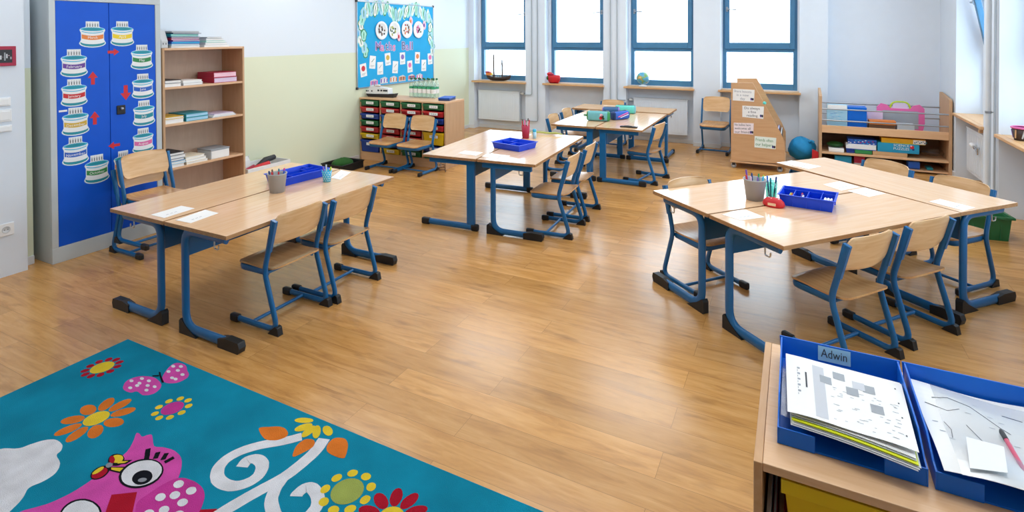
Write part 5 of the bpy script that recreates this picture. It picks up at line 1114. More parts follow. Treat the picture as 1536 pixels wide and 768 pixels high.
('grey',6.4,[(-2.142,1.214),(-2.15,1.212),(-2.157,1.208),(-2.161,1.202),(-2.161,1.197),(-2.157,1.193),(-2.15,1.192),(-2.142,1.194),(-2.135,1.198),(-2.131,1.203),(-2.131,1.209),(-2.135,1.213)]),
('black',3.45,[(-2.23,1.276),(-2.235,1.28),(-2.246,1.265),(-2.24,1.262)]),
('black',3.462,[(-2.235,1.28),(-2.241,1.284),(-2.251,1.269),(-2.246,1.265)]),
('black',3.45,[(-2.241,1.284),(-2.246,1.288),(-2.256,1.273),(-2.251,1.269)]),
('black',3.462,[(-2.246,1.288),(-2.251,1.292),(-2.262,1.277),(-2.256,1.273)]),
('black',3.45,[(-2.251,1.292),(-2.257,1.295),(-2.267,1.281),(-2.262,1.277)]),
('black',3.462,[(-2.257,1.295),(-2.262,1.299),(-2.273,1.284),(-2.267,1.281)]),
('black',3.45,[(-2.262,1.299),(-2.268,1.303),(-2.278,1.288),(-2.273,1.284)]),
('black',3.462,[(-2.268,1.303),(-2.274,1.307),(-2.284,1.292),(-2.278,1.288)]),
('black',3.45,[(-2.274,1.307),(-2.279,1.311),(-2.289,1.296),(-2.284,1.292)]),
('black',3.462,[(-2.279,1.311),(-2.285,1.314),(-2.295,1.3),(-2.289,1.296)]),
('black',3.5,[(-2.204,1.294),(-2.207,1.297),(-2.22,1.285),(-2.218,1.282)]),
('black',3.512,[(-2.207,1.297),(-2.209,1.299),(-2.222,1.287),(-2.22,1.285)]),
('black',3.5,[(-2.209,1.299),(-2.212,1.302),(-2.225,1.29),(-2.222,1.287)]),
('black',3.512,[(-2.212,1.302),(-2.214,1.305),(-2.227,1.292),(-2.225,1.29)]),
('black',3.5,[(-2.214,1.305),(-2.217,1.307),(-2.229,1.295),(-2.227,1.292)]),
('black',3.512,[(-2.217,1.307),(-2.219,1.31),(-2.232,1.297),(-2.229,1.295)]),
('black',3.5,[(-2.219,1.31),(-2.222,1.313),(-2.234,1.3),(-2.232,1.297)]),
('black',3.512,[(-2.222,1.313),(-2.224,1.315),(-2.237,1.302),(-2.234,1.3)]),
('black',3.5,[(-2.224,1.315),(-2.227,1.318),(-2.24,1.305),(-2.237,1.302)]),
('black',3.512,[(-2.227,1.318),(-2.23,1.32),(-2.242,1.308),(-2.24,1.305)]),
('black',3.55,[(-2.172,1.304),(-2.174,1.306),(-2.188,1.295),(-2.186,1.292)]),
('black',3.562,[(-2.174,1.306),(-2.176,1.309),(-2.19,1.298),(-2.188,1.295)]),
('black',3.55,[(-2.176,1.309),(-2.179,1.312),(-2.193,1.301),(-2.19,1.298)]),
('black',3.562,[(-2.179,1.312),(-2.181,1.315),(-2.195,1.304),(-2.193,1.301)]),
('black',3.55,[(-2.181,1.315),(-2.183,1.317),(-2.197,1.307),(-2.195,1.304)]),
('black',3.562,[(-2.183,1.317),(-2.185,1.32),(-2.199,1.31),(-2.197,1.307)]),
('black',3.55,[(-2.185,1.32),(-2.187,1.323),(-2.201,1.312),(-2.199,1.31)]),
('black',3.562,[(-2.187,1.323),(-2.189,1.326),(-2.203,1.315),(-2.201,1.312)]),
('black',3.55,[(-2.189,1.326),(-2.191,1.328),(-2.205,1.318),(-2.203,1.315)]),
('black',3.562,[(-2.191,1.328),(-2.193,1.331),(-2.207,1.321),(-2.205,1.318)]),
('black',3.0,[(-2.15,1.291),(-2.15,1.295),(-2.167,1.298),(-2.168,1.295)]),
('black',3.012,[(-2.15,1.295),(-2.149,1.298),(-2.167,1.301),(-2.167,1.298)]),
('black',3.0,[(-2.149,1.298),(-2.148,1.301),(-2.166,1.304),(-2.167,1.301)]),
('black',3.012,[(-2.148,1.301),(-2.148,1.304),(-2.165,1.307),(-2.166,1.304)]),
('black',3.0,[(-2.148,1.304),(-2.147,1.307),(-2.165,1.311),(-2.165,1.307)]),
('black',3.012,[(-2.147,1.307),(-2.147,1.311),(-2.164,1.314),(-2.165,1.311)]),
('black',3.0,[(-2.147,1.311),(-2.146,1.314),(-2.164,1.317),(-2.164,1.314)]),
('black',3.012,[(-2.146,1.314),(-2.145,1.317),(-2.163,1.32),(-2.164,1.317)]),
('black',3.0,[(-2.145,1.317),(-2.145,1.32),(-2.162,1.323),(-2.163,1.32)]),
('black',3.012,[(-2.145,1.32),(-2.144,1.323),(-2.162,1.327),(-2.162,1.323)]),
('red',3.05,[(-2.117,1.065),(-2.001,1.03),(-1.973,1.054),(-2.034,1.107),(-2.108,1.163),(-2.177,1.115)]),
('black',3.1,[(-2.156,1.067),(-2.179,1.07),(-2.202,1.07),(-2.223,1.068),(-2.242,1.063),(-2.257,1.055),(-2.268,1.045),(-2.274,1.034),(-2.274,1.021),(-2.27,1.009),(-2.26,0.997),(-2.246,0.986),(-2.229,0.977),(-2.21,0.969),(-2.188,0.964),(-2.167,0.962),(-2.145,0.962),(-2.126,0.965),(-2.108,0.97),(-2.094,0.977),(-2.084,0.986),(-2.078,0.997),(-2.076,1.008),(-2.079,1.02),(-2.087,1.032),(-2.099,1.043),(-2.115,1.053),(-2.135,1.061)]),
('white',4.15,[(-2.158,1.062),(-2.178,1.064),(-2.198,1.065),(-2.217,1.062),(-2.234,1.058),(-2.248,1.051),(-2.258,1.042),(-2.263,1.031),(-2.264,1.02),(-2.26,1.009),(-2.251,0.998),(-2.239,0.989),(-2.224,0.98),(-2.206,0.974),(-2.187,0.969),(-2.168,0.967),(-2.148,0.967),(-2.131,0.97),(-2.115,0.974),(-2.102,0.981),(-2.093,0.989),(-2.087,0.999),(-2.086,1.009),(-2.089,1.02),(-2.096,1.03),(-2.107,1.04),(-2.121,1.049),(-2.138,1.056)]),
('black',5.2,[(-2.138,1.027),(-2.151,1.027),(-2.162,1.025),(-2.172,1.021),(-2.179,1.015),(-2.182,1.009),(-2.182,1.001),(-2.177,0.994),(-2.17,0.988),(-2.159,0.984),(-2.148,0.982),(-2.136,0.981),(-2.124,0.983),(-2.115,0.987),(-2.108,0.993),(-2.105,0.999),(-2.105,1.006),(-2.109,1.013),(-2.116,1.019),(-2.126,1.024)]),
('black',3.25,[(-2.334,1.184),(-2.346,1.182),(-2.355,1.176),(-2.361,1.167),(-2.362,1.157),(-2.36,1.146),(-2.353,1.136),(-2.343,1.129),(-2.331,1.124),(-2.319,1.123),(-2.308,1.125),(-2.299,1.131),(-2.293,1.139),(-2.291,1.15),(-2.294,1.16),(-2.3,1.17),(-2.31,1.178),(-2.321,1.183)]),
('red',4.3,[(-2.33,1.176),(-2.338,1.174),(-2.345,1.169),(-2.35,1.161),(-2.351,1.153),(-2.349,1.144),(-2.344,1.136),(-2.337,1.13),(-2.328,1.126),(-2.319,1.126),(-2.311,1.128),(-2.304,1.133),(-2.299,1.14),(-2.298,1.148),(-2.3,1.157),(-2.304,1.165),(-2.311,1.171),(-2.32,1.175)]),
('yellow',5.35,[(-2.348,1.174),(-2.352,1.17),(-2.354,1.162),(-2.354,1.153),(-2.352,1.145),(-2.348,1.138),(-2.343,1.135),(-2.338,1.136),(-2.334,1.141),(-2.331,1.148),(-2.331,1.157),(-2.333,1.166),(-2.338,1.172),(-2.343,1.175)]),
('black',3.4,[(-2.334,1.24),(-2.348,1.242),(-2.362,1.24),(-2.373,1.236),(-2.381,1.229),(-2.383,1.221),(-2.38,1.213),(-2.372,1.205),(-2.361,1.198),(-2.347,1.194),(-2.333,1.193),(-2.319,1.194),(-2.308,1.199),(-2.301,1.205),(-2.299,1.213),(-2.301,1.221),(-2.309,1.229),(-2.32,1.236)]),
('yellow',4.45,[(-2.336,1.238),(-2.346,1.239),(-2.356,1.237),(-2.364,1.234),(-2.37,1.229),(-2.372,1.223),(-2.371,1.216),(-2.366,1.211),(-2.359,1.206),(-2.35,1.204),(-2.34,1.203),(-2.33,1.205),(-2.322,1.208),(-2.317,1.213),(-2.314,1.219),(-2.315,1.225),(-2.32,1.231),(-2.327,1.235)]),
('red',5.5,[(-2.357,1.219),(-2.368,1.222),(-2.376,1.221),(-2.378,1.217),(-2.374,1.211),(-2.365,1.205),(-2.353,1.2),(-2.342,1.198),(-2.334,1.199),(-2.332,1.203),(-2.336,1.208),(-2.345,1.215)]),
('black',3.55,[(-2.314,1.203),(-2.283,1.223),(-2.283,1.245),(-2.337,1.215)]),
('yellow',4.0,[(-2.315,1.208),(-2.294,1.222),(-2.291,1.234),(-2.329,1.215)]),
('black',3.05,[(-2.305,1.174),(-2.252,1.186),(-2.267,1.215),(-2.33,1.183)]),
('yellow',4.1,[(-2.304,1.18),(-2.265,1.189),(-2.271,1.206),(-2.315,1.186)]),
('grey',5.15,[(-2.34,1.201),(-2.346,1.199),(-2.35,1.194),(-2.35,1.188),(-2.345,1.182),(-2.338,1.179),(-2.33,1.178),(-2.324,1.18),(-2.32,1.185),(-2.321,1.191),(-2.325,1.197),(-2.332,1.2)]),
('white',1.2,[(-1.815,1.645),(-1.824,1.635),(-1.788,1.605),(-1.779,1.615)]),
('white',1.212,[(-1.824,1.635),(-1.832,1.625),(-1.796,1.595),(-1.788,1.605)]),
('white',1.2,[(-1.832,1.625),(-1.84,1.615),(-1.805,1.584),(-1.796,1.595)]),
('white',1.212,[(-1.84,1.615),(-1.849,1.606),(-1.815,1.574),(-1.805,1.584)]),
('white',1.2,[(-1.849,1.606),(-1.858,1.596),(-1.826,1.562),(-1.815,1.574)]),
('white',1.212,[(-1.858,1.596),(-1.869,1.586),(-1.838,1.551),(-1.826,1.562)]),
('white',1.2,[(-1.869,1.586),(-1.882,1.575),(-1.852,1.539),(-1.838,1.551)]),
('white',1.212,[(-1.882,1.575),(-1.896,1.564),(-1.865,1.528),(-1.852,1.539)]),
('white',1.2,[(-1.896,1.564),(-1.909,1.552),(-1.877,1.517),(-1.865,1.528)]),
('white',1.212,[(-1.909,1.552),(-1.922,1.539),(-1.888,1.507),(-1.877,1.517)]),
('white',1.2,[(-1.922,1.539),(-1.933,1.527),(-1.898,1.496),(-1.888,1.507)]),
('white',1.212,[(-1.933,1.527),(-1.944,1.514),(-1.907,1.485),(-1.898,1.496)]),
('white',1.2,[(-1.944,1.514),(-1.954,1.501),(-1.915,1.474),(-1.907,1.485)]),
('white',1.212,[(-1.954,1.501),(-1.963,1.488),(-1.922,1.464),(-1.915,1.474)]),
('white',1.2,[(-1.963,1.488),(-1.97,1.474),(-1.928,1.454),(-1.922,1.464)]),
('white',1.212,[(-1.97,1.474),(-1.976,1.46),(-1.932,1.444),(-1.928,1.454)]),
('white',1.2,[(-1.976,1.46),(-1.981,1.446),(-1.935,1.434),(-1.932,1.444)]),
('white',1.212,[(-1.981,1.446),(-1.984,1.432),(-1.938,1.424),(-1.935,1.434)]),
('white',1.2,[(-1.984,1.432),(-1.986,1.417),(-1.939,1.415),(-1.938,1.424)]),
('white',1.212,[(-1.986,1.417),(-1.985,1.403),(-1.939,1.407),(-1.939,1.415)]),
('white',1.2,[(-1.985,1.403),(-1.983,1.39),(-1.938,1.4),(-1.939,1.407)]),
('white',1.212,[(-1.983,1.39),(-1.979,1.376),(-1.935,1.393),(-1.938,1.4)]),
('white',1.2,[(-1.979,1.376),(-1.974,1.364),(-1.933,1.387),(-1.935,1.393)]),
('white',1.212,[(-1.974,1.364),(-1.967,1.353),(-1.929,1.381),(-1.933,1.387)]),
('white',1.2,[(-1.967,1.353),(-1.958,1.343),(-1.924,1.375),(-1.929,1.381)]),
('white',1.212,[(-1.958,1.343),(-1.948,1.334),(-1.918,1.37),(-1.924,1.375)]),
('white',1.2,[(-1.948,1.334),(-1.937,1.325),(-1.911,1.364),(-1.918,1.37)]),
('white',1.212,[(-1.937,1.325),(-1.924,1.318),(-1.903,1.359),(-1.911,1.364)]),
('white',1.2,[(-1.924,1.318),(-1.911,1.311),(-1.894,1.355),(-1.903,1.359)]),
('white',1.212,[(-1.911,1.311),(-1.896,1.307),(-1.886,1.353),(-1.894,1.355)]),
('white',1.2,[(-1.896,1.307),(-1.881,1.305),(-1.877,1.352),(-1.886,1.353)]),
('white',1.212,[(-1.881,1.305),(-1.865,1.304),(-1.865,1.351),(-1.877,1.352)]),
('white',1.2,[(-1.865,1.304),(-1.849,1.305),(-1.854,1.352),(-1.865,1.351)]),
('white',1.212,[(-1.849,1.305),(-1.833,1.308),(-1.844,1.354),(-1.854,1.352)]),
('white',1.2,[(-1.833,1.308),(-1.818,1.312),(-1.836,1.356),(-1.844,1.354)]),
('white',1.212,[(-1.818,1.312),(-1.805,1.319),(-1.83,1.359),(-1.836,1.356)]),
('white',1.2,[(-1.805,1.319),(-1.793,1.328),(-1.824,1.363),(-1.83,1.359)]),
('white',1.212,[(-1.793,1.328),(-1.783,1.338),(-1.818,1.369),(-1.824,1.363)]),
('white',1.2,[(-1.783,1.338),(-1.775,1.348),(-1.813,1.375),(-1.818,1.369)]),
('white',1.212,[(-1.775,1.348),(-1.768,1.359),(-1.81,1.381),(-1.813,1.375)]),
('white',1.2,[(-1.768,1.359),(-1.763,1.37),(-1.807,1.387),(-1.81,1.381)]),
('white',1.212,[(-1.763,1.37),(-1.76,1.382),(-1.805,1.392),(-1.807,1.387)]),
('white',1.2,[(-1.76,1.382),(-1.758,1.395),(-1.805,1.398),(-1.805,1.392)]),
('white',1.212,[(-1.758,1.395),(-1.758,1.408),(-1.805,1.403),(-1.805,1.398)]),
('white',1.2,[(-1.758,1.408),(-1.761,1.421),(-1.805,1.407),(-1.805,1.403)]),
('white',1.212,[(-1.761,1.421),(-1.766,1.433),(-1.808,1.412),(-1.805,1.407)]),
('white',1.2,[(-1.766,1.433),(-1.773,1.445),(-1.811,1.418),(-1.808,1.412)]),
('white',1.212,[(-1.773,1.445),(-1.781,1.456),(-1.817,1.425),(-1.811,1.418)]),
('white',1.2,[(-1.781,1.456),(-1.791,1.465),(-1.822,1.431),(-1.817,1.425)]),
('white',1.212,[(-1.791,1.465),(-1.801,1.474),(-1.827,1.434),(-1.822,1.431)]),
('white',1.2,[(-1.801,1.474),(-1.813,1.48),(-1.832,1.437),(-1.827,1.434)]),
('white',1.212,[(-1.813,1.48),(-1.825,1.484),(-1.838,1.439),(-1.832,1.437)]),
('white',1.2,[(-1.825,1.484),(-1.838,1.487),(-1.845,1.44),(-1.838,1.439)]),
('white',1.212,[(-1.838,1.487),(-1.85,1.488),(-1.851,1.441),(-1.845,1.44)]),
('white',1.2,[(-1.85,1.488),(-1.862,1.487),(-1.854,1.441),(-1.851,1.441)]),
('white',1.212,[(-1.862,1.487),(-1.873,1.484),(-1.856,1.44),(-1.854,1.441)]),
('white',1.2,[(-1.873,1.484),(-1.884,1.479),(-1.859,1.439),(-1.856,1.44)]),
('white',1.212,[(-1.884,1.479),(-1.893,1.471),(-1.861,1.437),(-1.859,1.439)]),
('white',1.2,[(-1.893,1.471),(-1.901,1.462),(-1.862,1.436),(-1.861,1.437)]),
('white',1.212,[(-1.901,1.462),(-1.907,1.45),(-1.861,1.438),(-1.862,1.436)]),
('white',1.2,[(-1.907,1.45),(-1.908,1.436),(-1.861,1.441),(-1.861,1.438)]),
('white',1.212,[(-1.908,1.436),(-1.905,1.424),(-1.86,1.439),(-1.861,1.441)]),
('white',1.2,[(-1.905,1.424),(-1.901,1.416),(-1.858,1.434),(-1.86,1.439)]),
('white',1.212,[(-1.901,1.416),(-1.898,1.409),(-1.855,1.427),(-1.858,1.434)]),
('white',1.2,[(-1.898,1.409),(-1.896,1.403),(-1.852,1.419),(-1.855,1.427)]),
('white',1.25,[(-1.729,1.655),(-1.725,1.641),(-1.677,1.656),(-1.681,1.669)]),
('white',1.262,[(-1.725,1.641),(-1.72,1.628),(-1.673,1.644),(-1.677,1.656)]),
('white',1.25,[(-1.72,1.628),(-1.716,1.616),(-1.668,1.63),(-1.673,1.644)]),
('white',1.262,[(-1.716,1.616),(-1.713,1.604),(-1.664,1.615),(-1.668,1.63)]),
('white',1.25,[(-1.713,1.604),(-1.711,1.592),(-1.661,1.6),(-1.664,1.615)]),
('white',1.262,[(-1.711,1.592),(-1.709,1.58),(-1.659,1.585),(-1.661,1.6)]),
('white',1.25,[(-1.709,1.58),(-1.708,1.567),(-1.658,1.57),(-1.659,1.585)]),
('white',1.262,[(-1.708,1.567),(-1.708,1.554),(-1.658,1.554),(-1.658,1.57)]),
('white',1.25,[(-1.708,1.554),(-1.708,1.54),(-1.658,1.539),(-1.658,1.554)]),
('white',1.262,[(-1.708,1.54),(-1.708,1.526),(-1.658,1.524),(-1.658,1.539)]),
('white',1.25,[(-1.708,1.526),(-1.709,1.511),(-1.659,1.509),(-1.658,1.524)]),
('white',1.262,[(-1.709,1.511),(-1.71,1.496),(-1.66,1.492),(-1.659,1.509)]),
('white',1.25,[(-1.71,1.496),(-1.711,1.481),(-1.661,1.476),(-1.66,1.492)]),
('white',1.262,[(-1.711,1.481),(-1.713,1.467),(-1.664,1.459),(-1.661,1.476)]),
('white',1.25,[(-1.713,1.467),(-1.715,1.453),(-1.667,1.443),(-1.664,1.459)]),
('white',1.262,[(-1.715,1.453),(-1.719,1.441),(-1.671,1.426),(-1.667,1.443)]),
('white',1.25,[(-1.719,1.441),(-1.723,1.428),(-1.676,1.411),(-1.671,1.426)]),
('white',1.262,[(-1.723,1.428),(-1.728,1.414),(-1.681,1.396),(-1.676,1.411)]),
('white',1.25,[(-1.728,1.414),(-1.733,1.4),(-1.687,1.383),(-1.681,1.396)]),
('white',1.262,[(-1.733,1.4),(-1.739,1.386),(-1.691,1.37),(-1.687,1.383)]),
('white',1.25,[(-1.739,1.386),(-1.743,1.373),(-1.696,1.357),(-1.691,1.37)]),
('white',1.262,[(-1.743,1.373),(-1.748,1.36),(-1.7,1.344),(-1.696,1.357)]),
('white',1.25,[(-1.748,1.36),(-1.752,1.347),(-1.705,1.331),(-1.7,1.344)]),
('white',1.262,[(-1.752,1.347),(-1.757,1.333),(-1.709,1.318),(-1.705,1.331)]),
('white',1.25,[(-1.757,1.333),(-1.761,1.319),(-1.713,1.305),(-1.709,1.318)]),
('white',1.262,[(-1.761,1.319),(-1.765,1.305),(-1.717,1.291),(-1.713,1.305)]),
('white',1.25,[(-1.765,1.305),(-1.77,1.29),(-1.721,1.276),(-1.717,1.291)]),
('white',1.262,[(-1.77,1.29),(-1.774,1.274),(-1.726,1.261),(-1.721,1.276)]),
('white',1.25,[(-1.774,1.274),(-1.778,1.259),(-1.729,1.247),(-1.726,1.261)]),
('white',1.262,[(-1.778,1.259),(-1.781,1.244),(-1.733,1.234),(-1.729,1.247)]),
('white',1.25,[(-1.781,1.244),(-1.784,1.23),(-1.735,1.221),(-1.733,1.234)]),
('white',1.262,[(-1.784,1.23),(-1.786,1.216),(-1.737,1.209),(-1.735,1.221)]),
('white',1.25,[(-1.786,1.216),(-1.788,1.204),(-1.738,1.196),(-1.737,1.209)]),
('white',1.262,[(-1.788,1.204),(-1.79,1.193),(-1.741,1.182),(-1.738,1.196)]),
('white',1.25,[(-1.79,1.193),(-1.793,1.182),(-1.745,1.166),(-1.741,1.182)]),
('white',1.262,[(-1.793,1.182),(-1.797,1.169),(-1.751,1.151),(-1.745,1.166)]),
('white',1.25,[(-1.797,1.169),(-1.803,1.156),(-1.758,1.135),(-1.751,1.151)]),
('white',1.262,[(-1.803,1.156),(-1.81,1.142),(-1.765,1.12),(-1.758,1.135)]),
('white',1.25,[(-1.81,1.142),(-1.817,1.127),(-1.772,1.106),(-1.765,1.12)]),
('white',1.262,[(-1.817,1.127),(-1.824,1.113),(-1.778,1.091),(-1.772,1.106)]),
('white',1.3,[(-1.712,1.44),(-1.709,1.43),(-1.666,1.442),(-1.668,1.452)]),
('white',1.312,[(-1.709,1.43),(-1.706,1.421),(-1.663,1.432),(-1.666,1.442)]),
('white',1.3,[(-1.706,1.421),(-1.703,1.41),(-1.66,1.423),(-1.663,1.432)]),
('white',1.312,[(-1.703,1.41),(-1.7,1.399),(-1.658,1.415),(-1.66,1.423)]),
('white',1.3,[(-1.7,1.399),(-1.695,1.389),(-1.655,1.407),(-1.658,1.415)]),
('white',1.312,[(-1.695,1.389),(-1.69,1.378),(-1.651,1.4),(-1.655,1.407)]),
('white',1.3,[(-1.69,1.378),(-1.685,1.369),(-1.646,1.392),(-1.651,1.4)]),
('white',1.312,[(-1.685,1.369),(-1.678,1.359),(-1.641,1.385),(-1.646,1.392)]),
('white',1.3,[(-1.678,1.359),(-1.672,1.35),(-1.637,1.378),(-1.641,1.385)]),
('white',1.312,[(-1.672,1.35),(-1.664,1.342),(-1.632,1.372),(-1.637,1.378)]),
('white',1.3,[(-1.664,1.342),(-1.657,1.334),(-1.627,1.368),(-1.632,1.372)]),
('white',1.312,[(-1.657,1.334),(-1.648,1.327),(-1.622,1.364),(-1.627,1.368)]),
('white',1.3,[(-1.648,1.327),(-1.64,1.322),(-1.616,1.36),(-1.622,1.364)]),
('white',1.312,[(-1.64,1.322),(-1.632,1.317),(-1.609,1.356),(-1.616,1.36)]),
('white',1.3,[(-1.632,1.317),(-1.624,1.312),(-1.602,1.352),(-1.609,1.356)]),
('white',1.312,[(-1.624,1.312),(-1.616,1.308),(-1.594,1.347),(-1.602,1.352)]),
('white',1.3,[(-1.616,1.308),(-1.606,1.303),(-1.586,1.343),(-1.594,1.347)]),
('white',1.312,[(-1.606,1.303),(-1.596,1.298),(-1.579,1.339),(-1.586,1.343)]),
('white',1.3,[(-1.596,1.298),(-1.585,1.294),(-1.572,1.337),(-1.579,1.339)]),
('white',1.312,[(-1.585,1.294),(-1.573,1.291),(-1.565,1.335),(-1.572,1.337)]),
('white',1.3,[(-1.573,1.291),(-1.561,1.29),(-1.558,1.334),(-1.565,1.335)]),
('white',1.312,[(-1.561,1.29),(-1.548,1.289),(-1.55,1.334),(-1.558,1.334)]),
('white',1.3,[(-1.548,1.289),(-1.536,1.291),(-1.542,1.335),(-1.55,1.334)]),
('white',1.312,[(-1.536,1.291),(-1.523,1.293),(-1.535,1.337),(-1.542,1.335)]),
('white',1.3,[(-1.523,1.293),(-1.511,1.297),(-1.529,1.339),(-1.535,1.337)]),
('white',1.312,[(-1.511,1.297),(-1.5,1.303),(-1.523,1.342),(-1.529,1.339)]),
('white',1.3,[(-1.5,1.303),(-1.489,1.311),(-1.517,1.346),(-1.523,1.342)]),
('white',1.312,[(-1.489,1.311),(-1.479,1.319),(-1.511,1.351),(-1.517,1.346)]),
('white',1.3,[(-1.479,1.319),(-1.47,1.329),(-1.506,1.357),(-1.511,1.351)]),
('white',1.312,[(-1.47,1.329),(-1.463,1.341),(-1.503,1.361),(-1.506,1.357)]),
('white',1.3,[(-1.463,1.341),(-1.458,1.354),(-1.502,1.366),(-1.503,1.361)]),
('white',1.312,[(-1.458,1.354),(-1.456,1.367),(-1.5,1.372),(-1.502,1.366)]),
('white',1.3,[(-1.456,1.367),(-1.455,1.38),(-1.5,1.379),(-1.5,1.372)]),
('white',1.312,[(-1.455,1.38),(-1.456,1.392),(-1.501,1.386),(-1.5,1.379)]),
('white',1.3,[(-1.456,1.392),(-1.458,1.404),(-1.502,1.392),(-1.501,1.386)]),
('white',1.312,[(-1.458,1.404),(-1.462,1.415),(-1.503,1.398),(-1.502,1.392)]),
('white',1.3,[(-1.462,1.415),(-1.467,1.425),(-1.506,1.403),(-1.503,1.398)]),
('white',1.312,[(-1.467,1.425),(-1.474,1.435),(-1.509,1.407),(-1.506,1.403)]),
('white',1.3,[(-1.474,1.435),(-1.481,1.444),(-1.513,1.412),(-1.509,1.407)]),
('white',1.312,[(-1.481,1.444),(-1.49,1.452),(-1.518,1.416),(-1.513,1.412)]),
('white',1.3,[(-1.49,1.452),(-1.5,1.459),(-1.524,1.421),(-1.518,1.416)]),
('white',1.312,[(-1.5,1.459),(-1.512,1.466),(-1.533,1.426),(-1.524,1.421)]),
('white',1.3,[(-1.512,1.466),(-1.524,1.471),(-1.542,1.43),(-1.533,1.426)]),
('white',1.312,[(-1.524,1.471),(-1.536,1.476),(-1.551,1.433),(-1.542,1.43)]),
('white',1.3,[(-1.536,1.476),(-1.547,1.479),(-1.557,1.435),(-1.551,1.433)]),
('white',1.312,[(-1.547,1.479),(-1.558,1.481),(-1.561,1.436),(-1.557,1.435)]),
('white',1.3,[(-1.558,1.481),(-1.568,1.48),(-1.563,1.436),(-1.561,1.436)]),
('white',1.312,[(-1.568,1.48),(-1.579,1.478),(-1.564,1.435),(-1.563,1.436)]),
('white',1.3,[(-1.579,1.478),(-1.588,1.473),(-1.564,1.435),(-1.564,1.435)]),
('white',1.312,[(-1.588,1.473),(-1.597,1.465),(-1.563,1.437),(-1.564,1.435)]),
('white',1.3,[(-1.597,1.465),(-1.604,1.454),(-1.562,1.438),(-1.563,1.437)]),
('white',1.312,[(-1.604,1.454),(-1.607,1.444),(-1.562,1.435),(-1.562,1.438)]),
('white',1.3,[(-1.607,1.444),(-1.608,1.435),(-1.563,1.43),(-1.562,1.435)]),
('white',1.312,[(-1.608,1.435),(-1.608,1.427),(-1.563,1.425),(-1.563,1.43)]),
('white',1.3,[(-1.608,1.427),(-1.608,1.42),(-1.564,1.42),(-1.563,1.425)]),
('white',1.312,[(-1.608,1.42),(-1.608,1.412),(-1.564,1.42),(-1.564,1.42)]),
('white',1.3,[(-1.608,1.412),(-1.606,1.405),(-1.564,1.422),(-1.564,1.42)]),
('white',1.312,[(-1.606,1.405),(-1.603,1.4),(-1.564,1.422),(-1.564,1.422)]),
('white',1.3,[(-1.603,1.4),(-1.602,1.398),(-1.562,1.419),(-1.564,1.422)]),
('white',1.312,[(-1.602,1.398),(-1.601,1.397),(-1.561,1.415),(-1.562,1.419)]),
('yellow',2.35,[(-1.837,1.725),(-1.851,1.724),(-1.868,1.719),(-1.885,1.711),(-1.897,1.702),(-1.902,1.692),(-1.9,1.685),(-1.89,1.682),(-1.876,1.683),(-1.859,1.688),(-1.843,1.696),(-1.831,1.705),(-1.825,1.714),(-1.827,1.721)]),
('yellow',2.4,[(-1.821,1.704),(-1.833,1.699),(-1.845,1.689),(-1.854,1.676),(-1.858,1.662),(-1.858,1.65),(-1.852,1.642),(-1.842,1.641),(-1.831,1.645),(-1.819,1.654),(-1.81,1.667),(-1.806,1.681),(-1.806,1.694),(-1.812,1.701)]),
('yellow',2.45,[(-1.802,1.699),(-1.81,1.692),(-1.814,1.679),(-1.814,1.663),(-1.811,1.648),(-1.804,1.635),(-1.796,1.629),(-1.787,1.629),(-1.78,1.636),(-1.776,1.649),(-1.775,1.664),(-1.778,1.68),(-1.785,1.692),(-1.794,1.699)]),
('yellow',2.5,[(-1.792,1.704),(-1.792,1.694),(-1.786,1.681),(-1.776,1.667),(-1.763,1.655),(-1.751,1.648),(-1.74,1.646),(-1.734,1.65),(-1.734,1.659),(-1.739,1.672),(-1.749,1.686),(-1.762,1.698),(-1.775,1.706),(-1.785,1.708)]),
('yellow',2.55,[(-1.7,1.704),(-1.71,1.713),(-1.724,1.72),(-1.738,1.724),(-1.75,1.723),(-1.757,1.718),(-1.759,1.71),(-1.753,1.7),(-1.743,1.691),(-1.729,1.684),(-1.715,1.68),(-1.703,1.681),(-1.696,1.686),(-1.695,1.694)]),
('orange',2.0,[(-1.982,1.575),(-1.963,1.566),(-1.941,1.558),(-1.923,1.553),(-1.909,1.553),(-1.896,1.556),(-1.884,1.562),(-1.874,1.567),(-1.866,1.574),(-1.86,1.583),(-1.855,1.592),(-1.853,1.599),(-1.854,1.606),(-1.857,1.613),(-1.862,1.618),(-1.87,1.623),(-1.879,1.627),(-1.891,1.631),(-1.904,1.633),(-1.917,1.632),(-1.929,1.629),(-1.942,1.623),(-1.953,1.616),(-1.964,1.609),(-1.975,1.603),(-1.986,1.597),(-1.994,1.59),(-1.994,1.583)]),
('orange',2.05,[(-1.736,1.538),(-1.73,1.548),(-1.725,1.56),(-1.721,1.571),(-1.717,1.581),(-1.714,1.591),(-1.712,1.601),(-1.712,1.609),(-1.715,1.618),(-1.72,1.626),(-1.727,1.632),(-1.734,1.636),(-1.743,1.637),(-1.754,1.635),(-1.764,1.631),(-1.772,1.624),(-1.775,1.615),(-1.777,1.604),(-1.776,1.591),(-1.773,1.579),(-1.767,1.566),(-1.758,1.552),(-1.749,1.54),(-1.742,1.535)]),
('orange',2.1,[(-1.665,1.636),(-1.659,1.629),(-1.652,1.622),(-1.644,1.616),(-1.635,1.613),(-1.625,1.611),(-1.615,1.61),(-1.604,1.61),(-1.593,1.61),(-1.581,1.611),(-1.57,1.613),(-1.563,1.615),(-1.559,1.618),(-1.557,1.621),(-1.558,1.625),(-1.561,1.631),(-1.566,1.641),(-1.574,1.653),(-1.583,1.666),(-1.592,1.677),(-1.601,1.685),(-1.611,1.692),(-1.621,1.697),(-1.631,1.699),(-1.641,1.698),(-1.653,1.694),(-1.663,1.689),(-1.67,1.682),(-1.673,1.674),(-1.673,1.664),(-1.672,1.654),(-1.669,1.645)]),
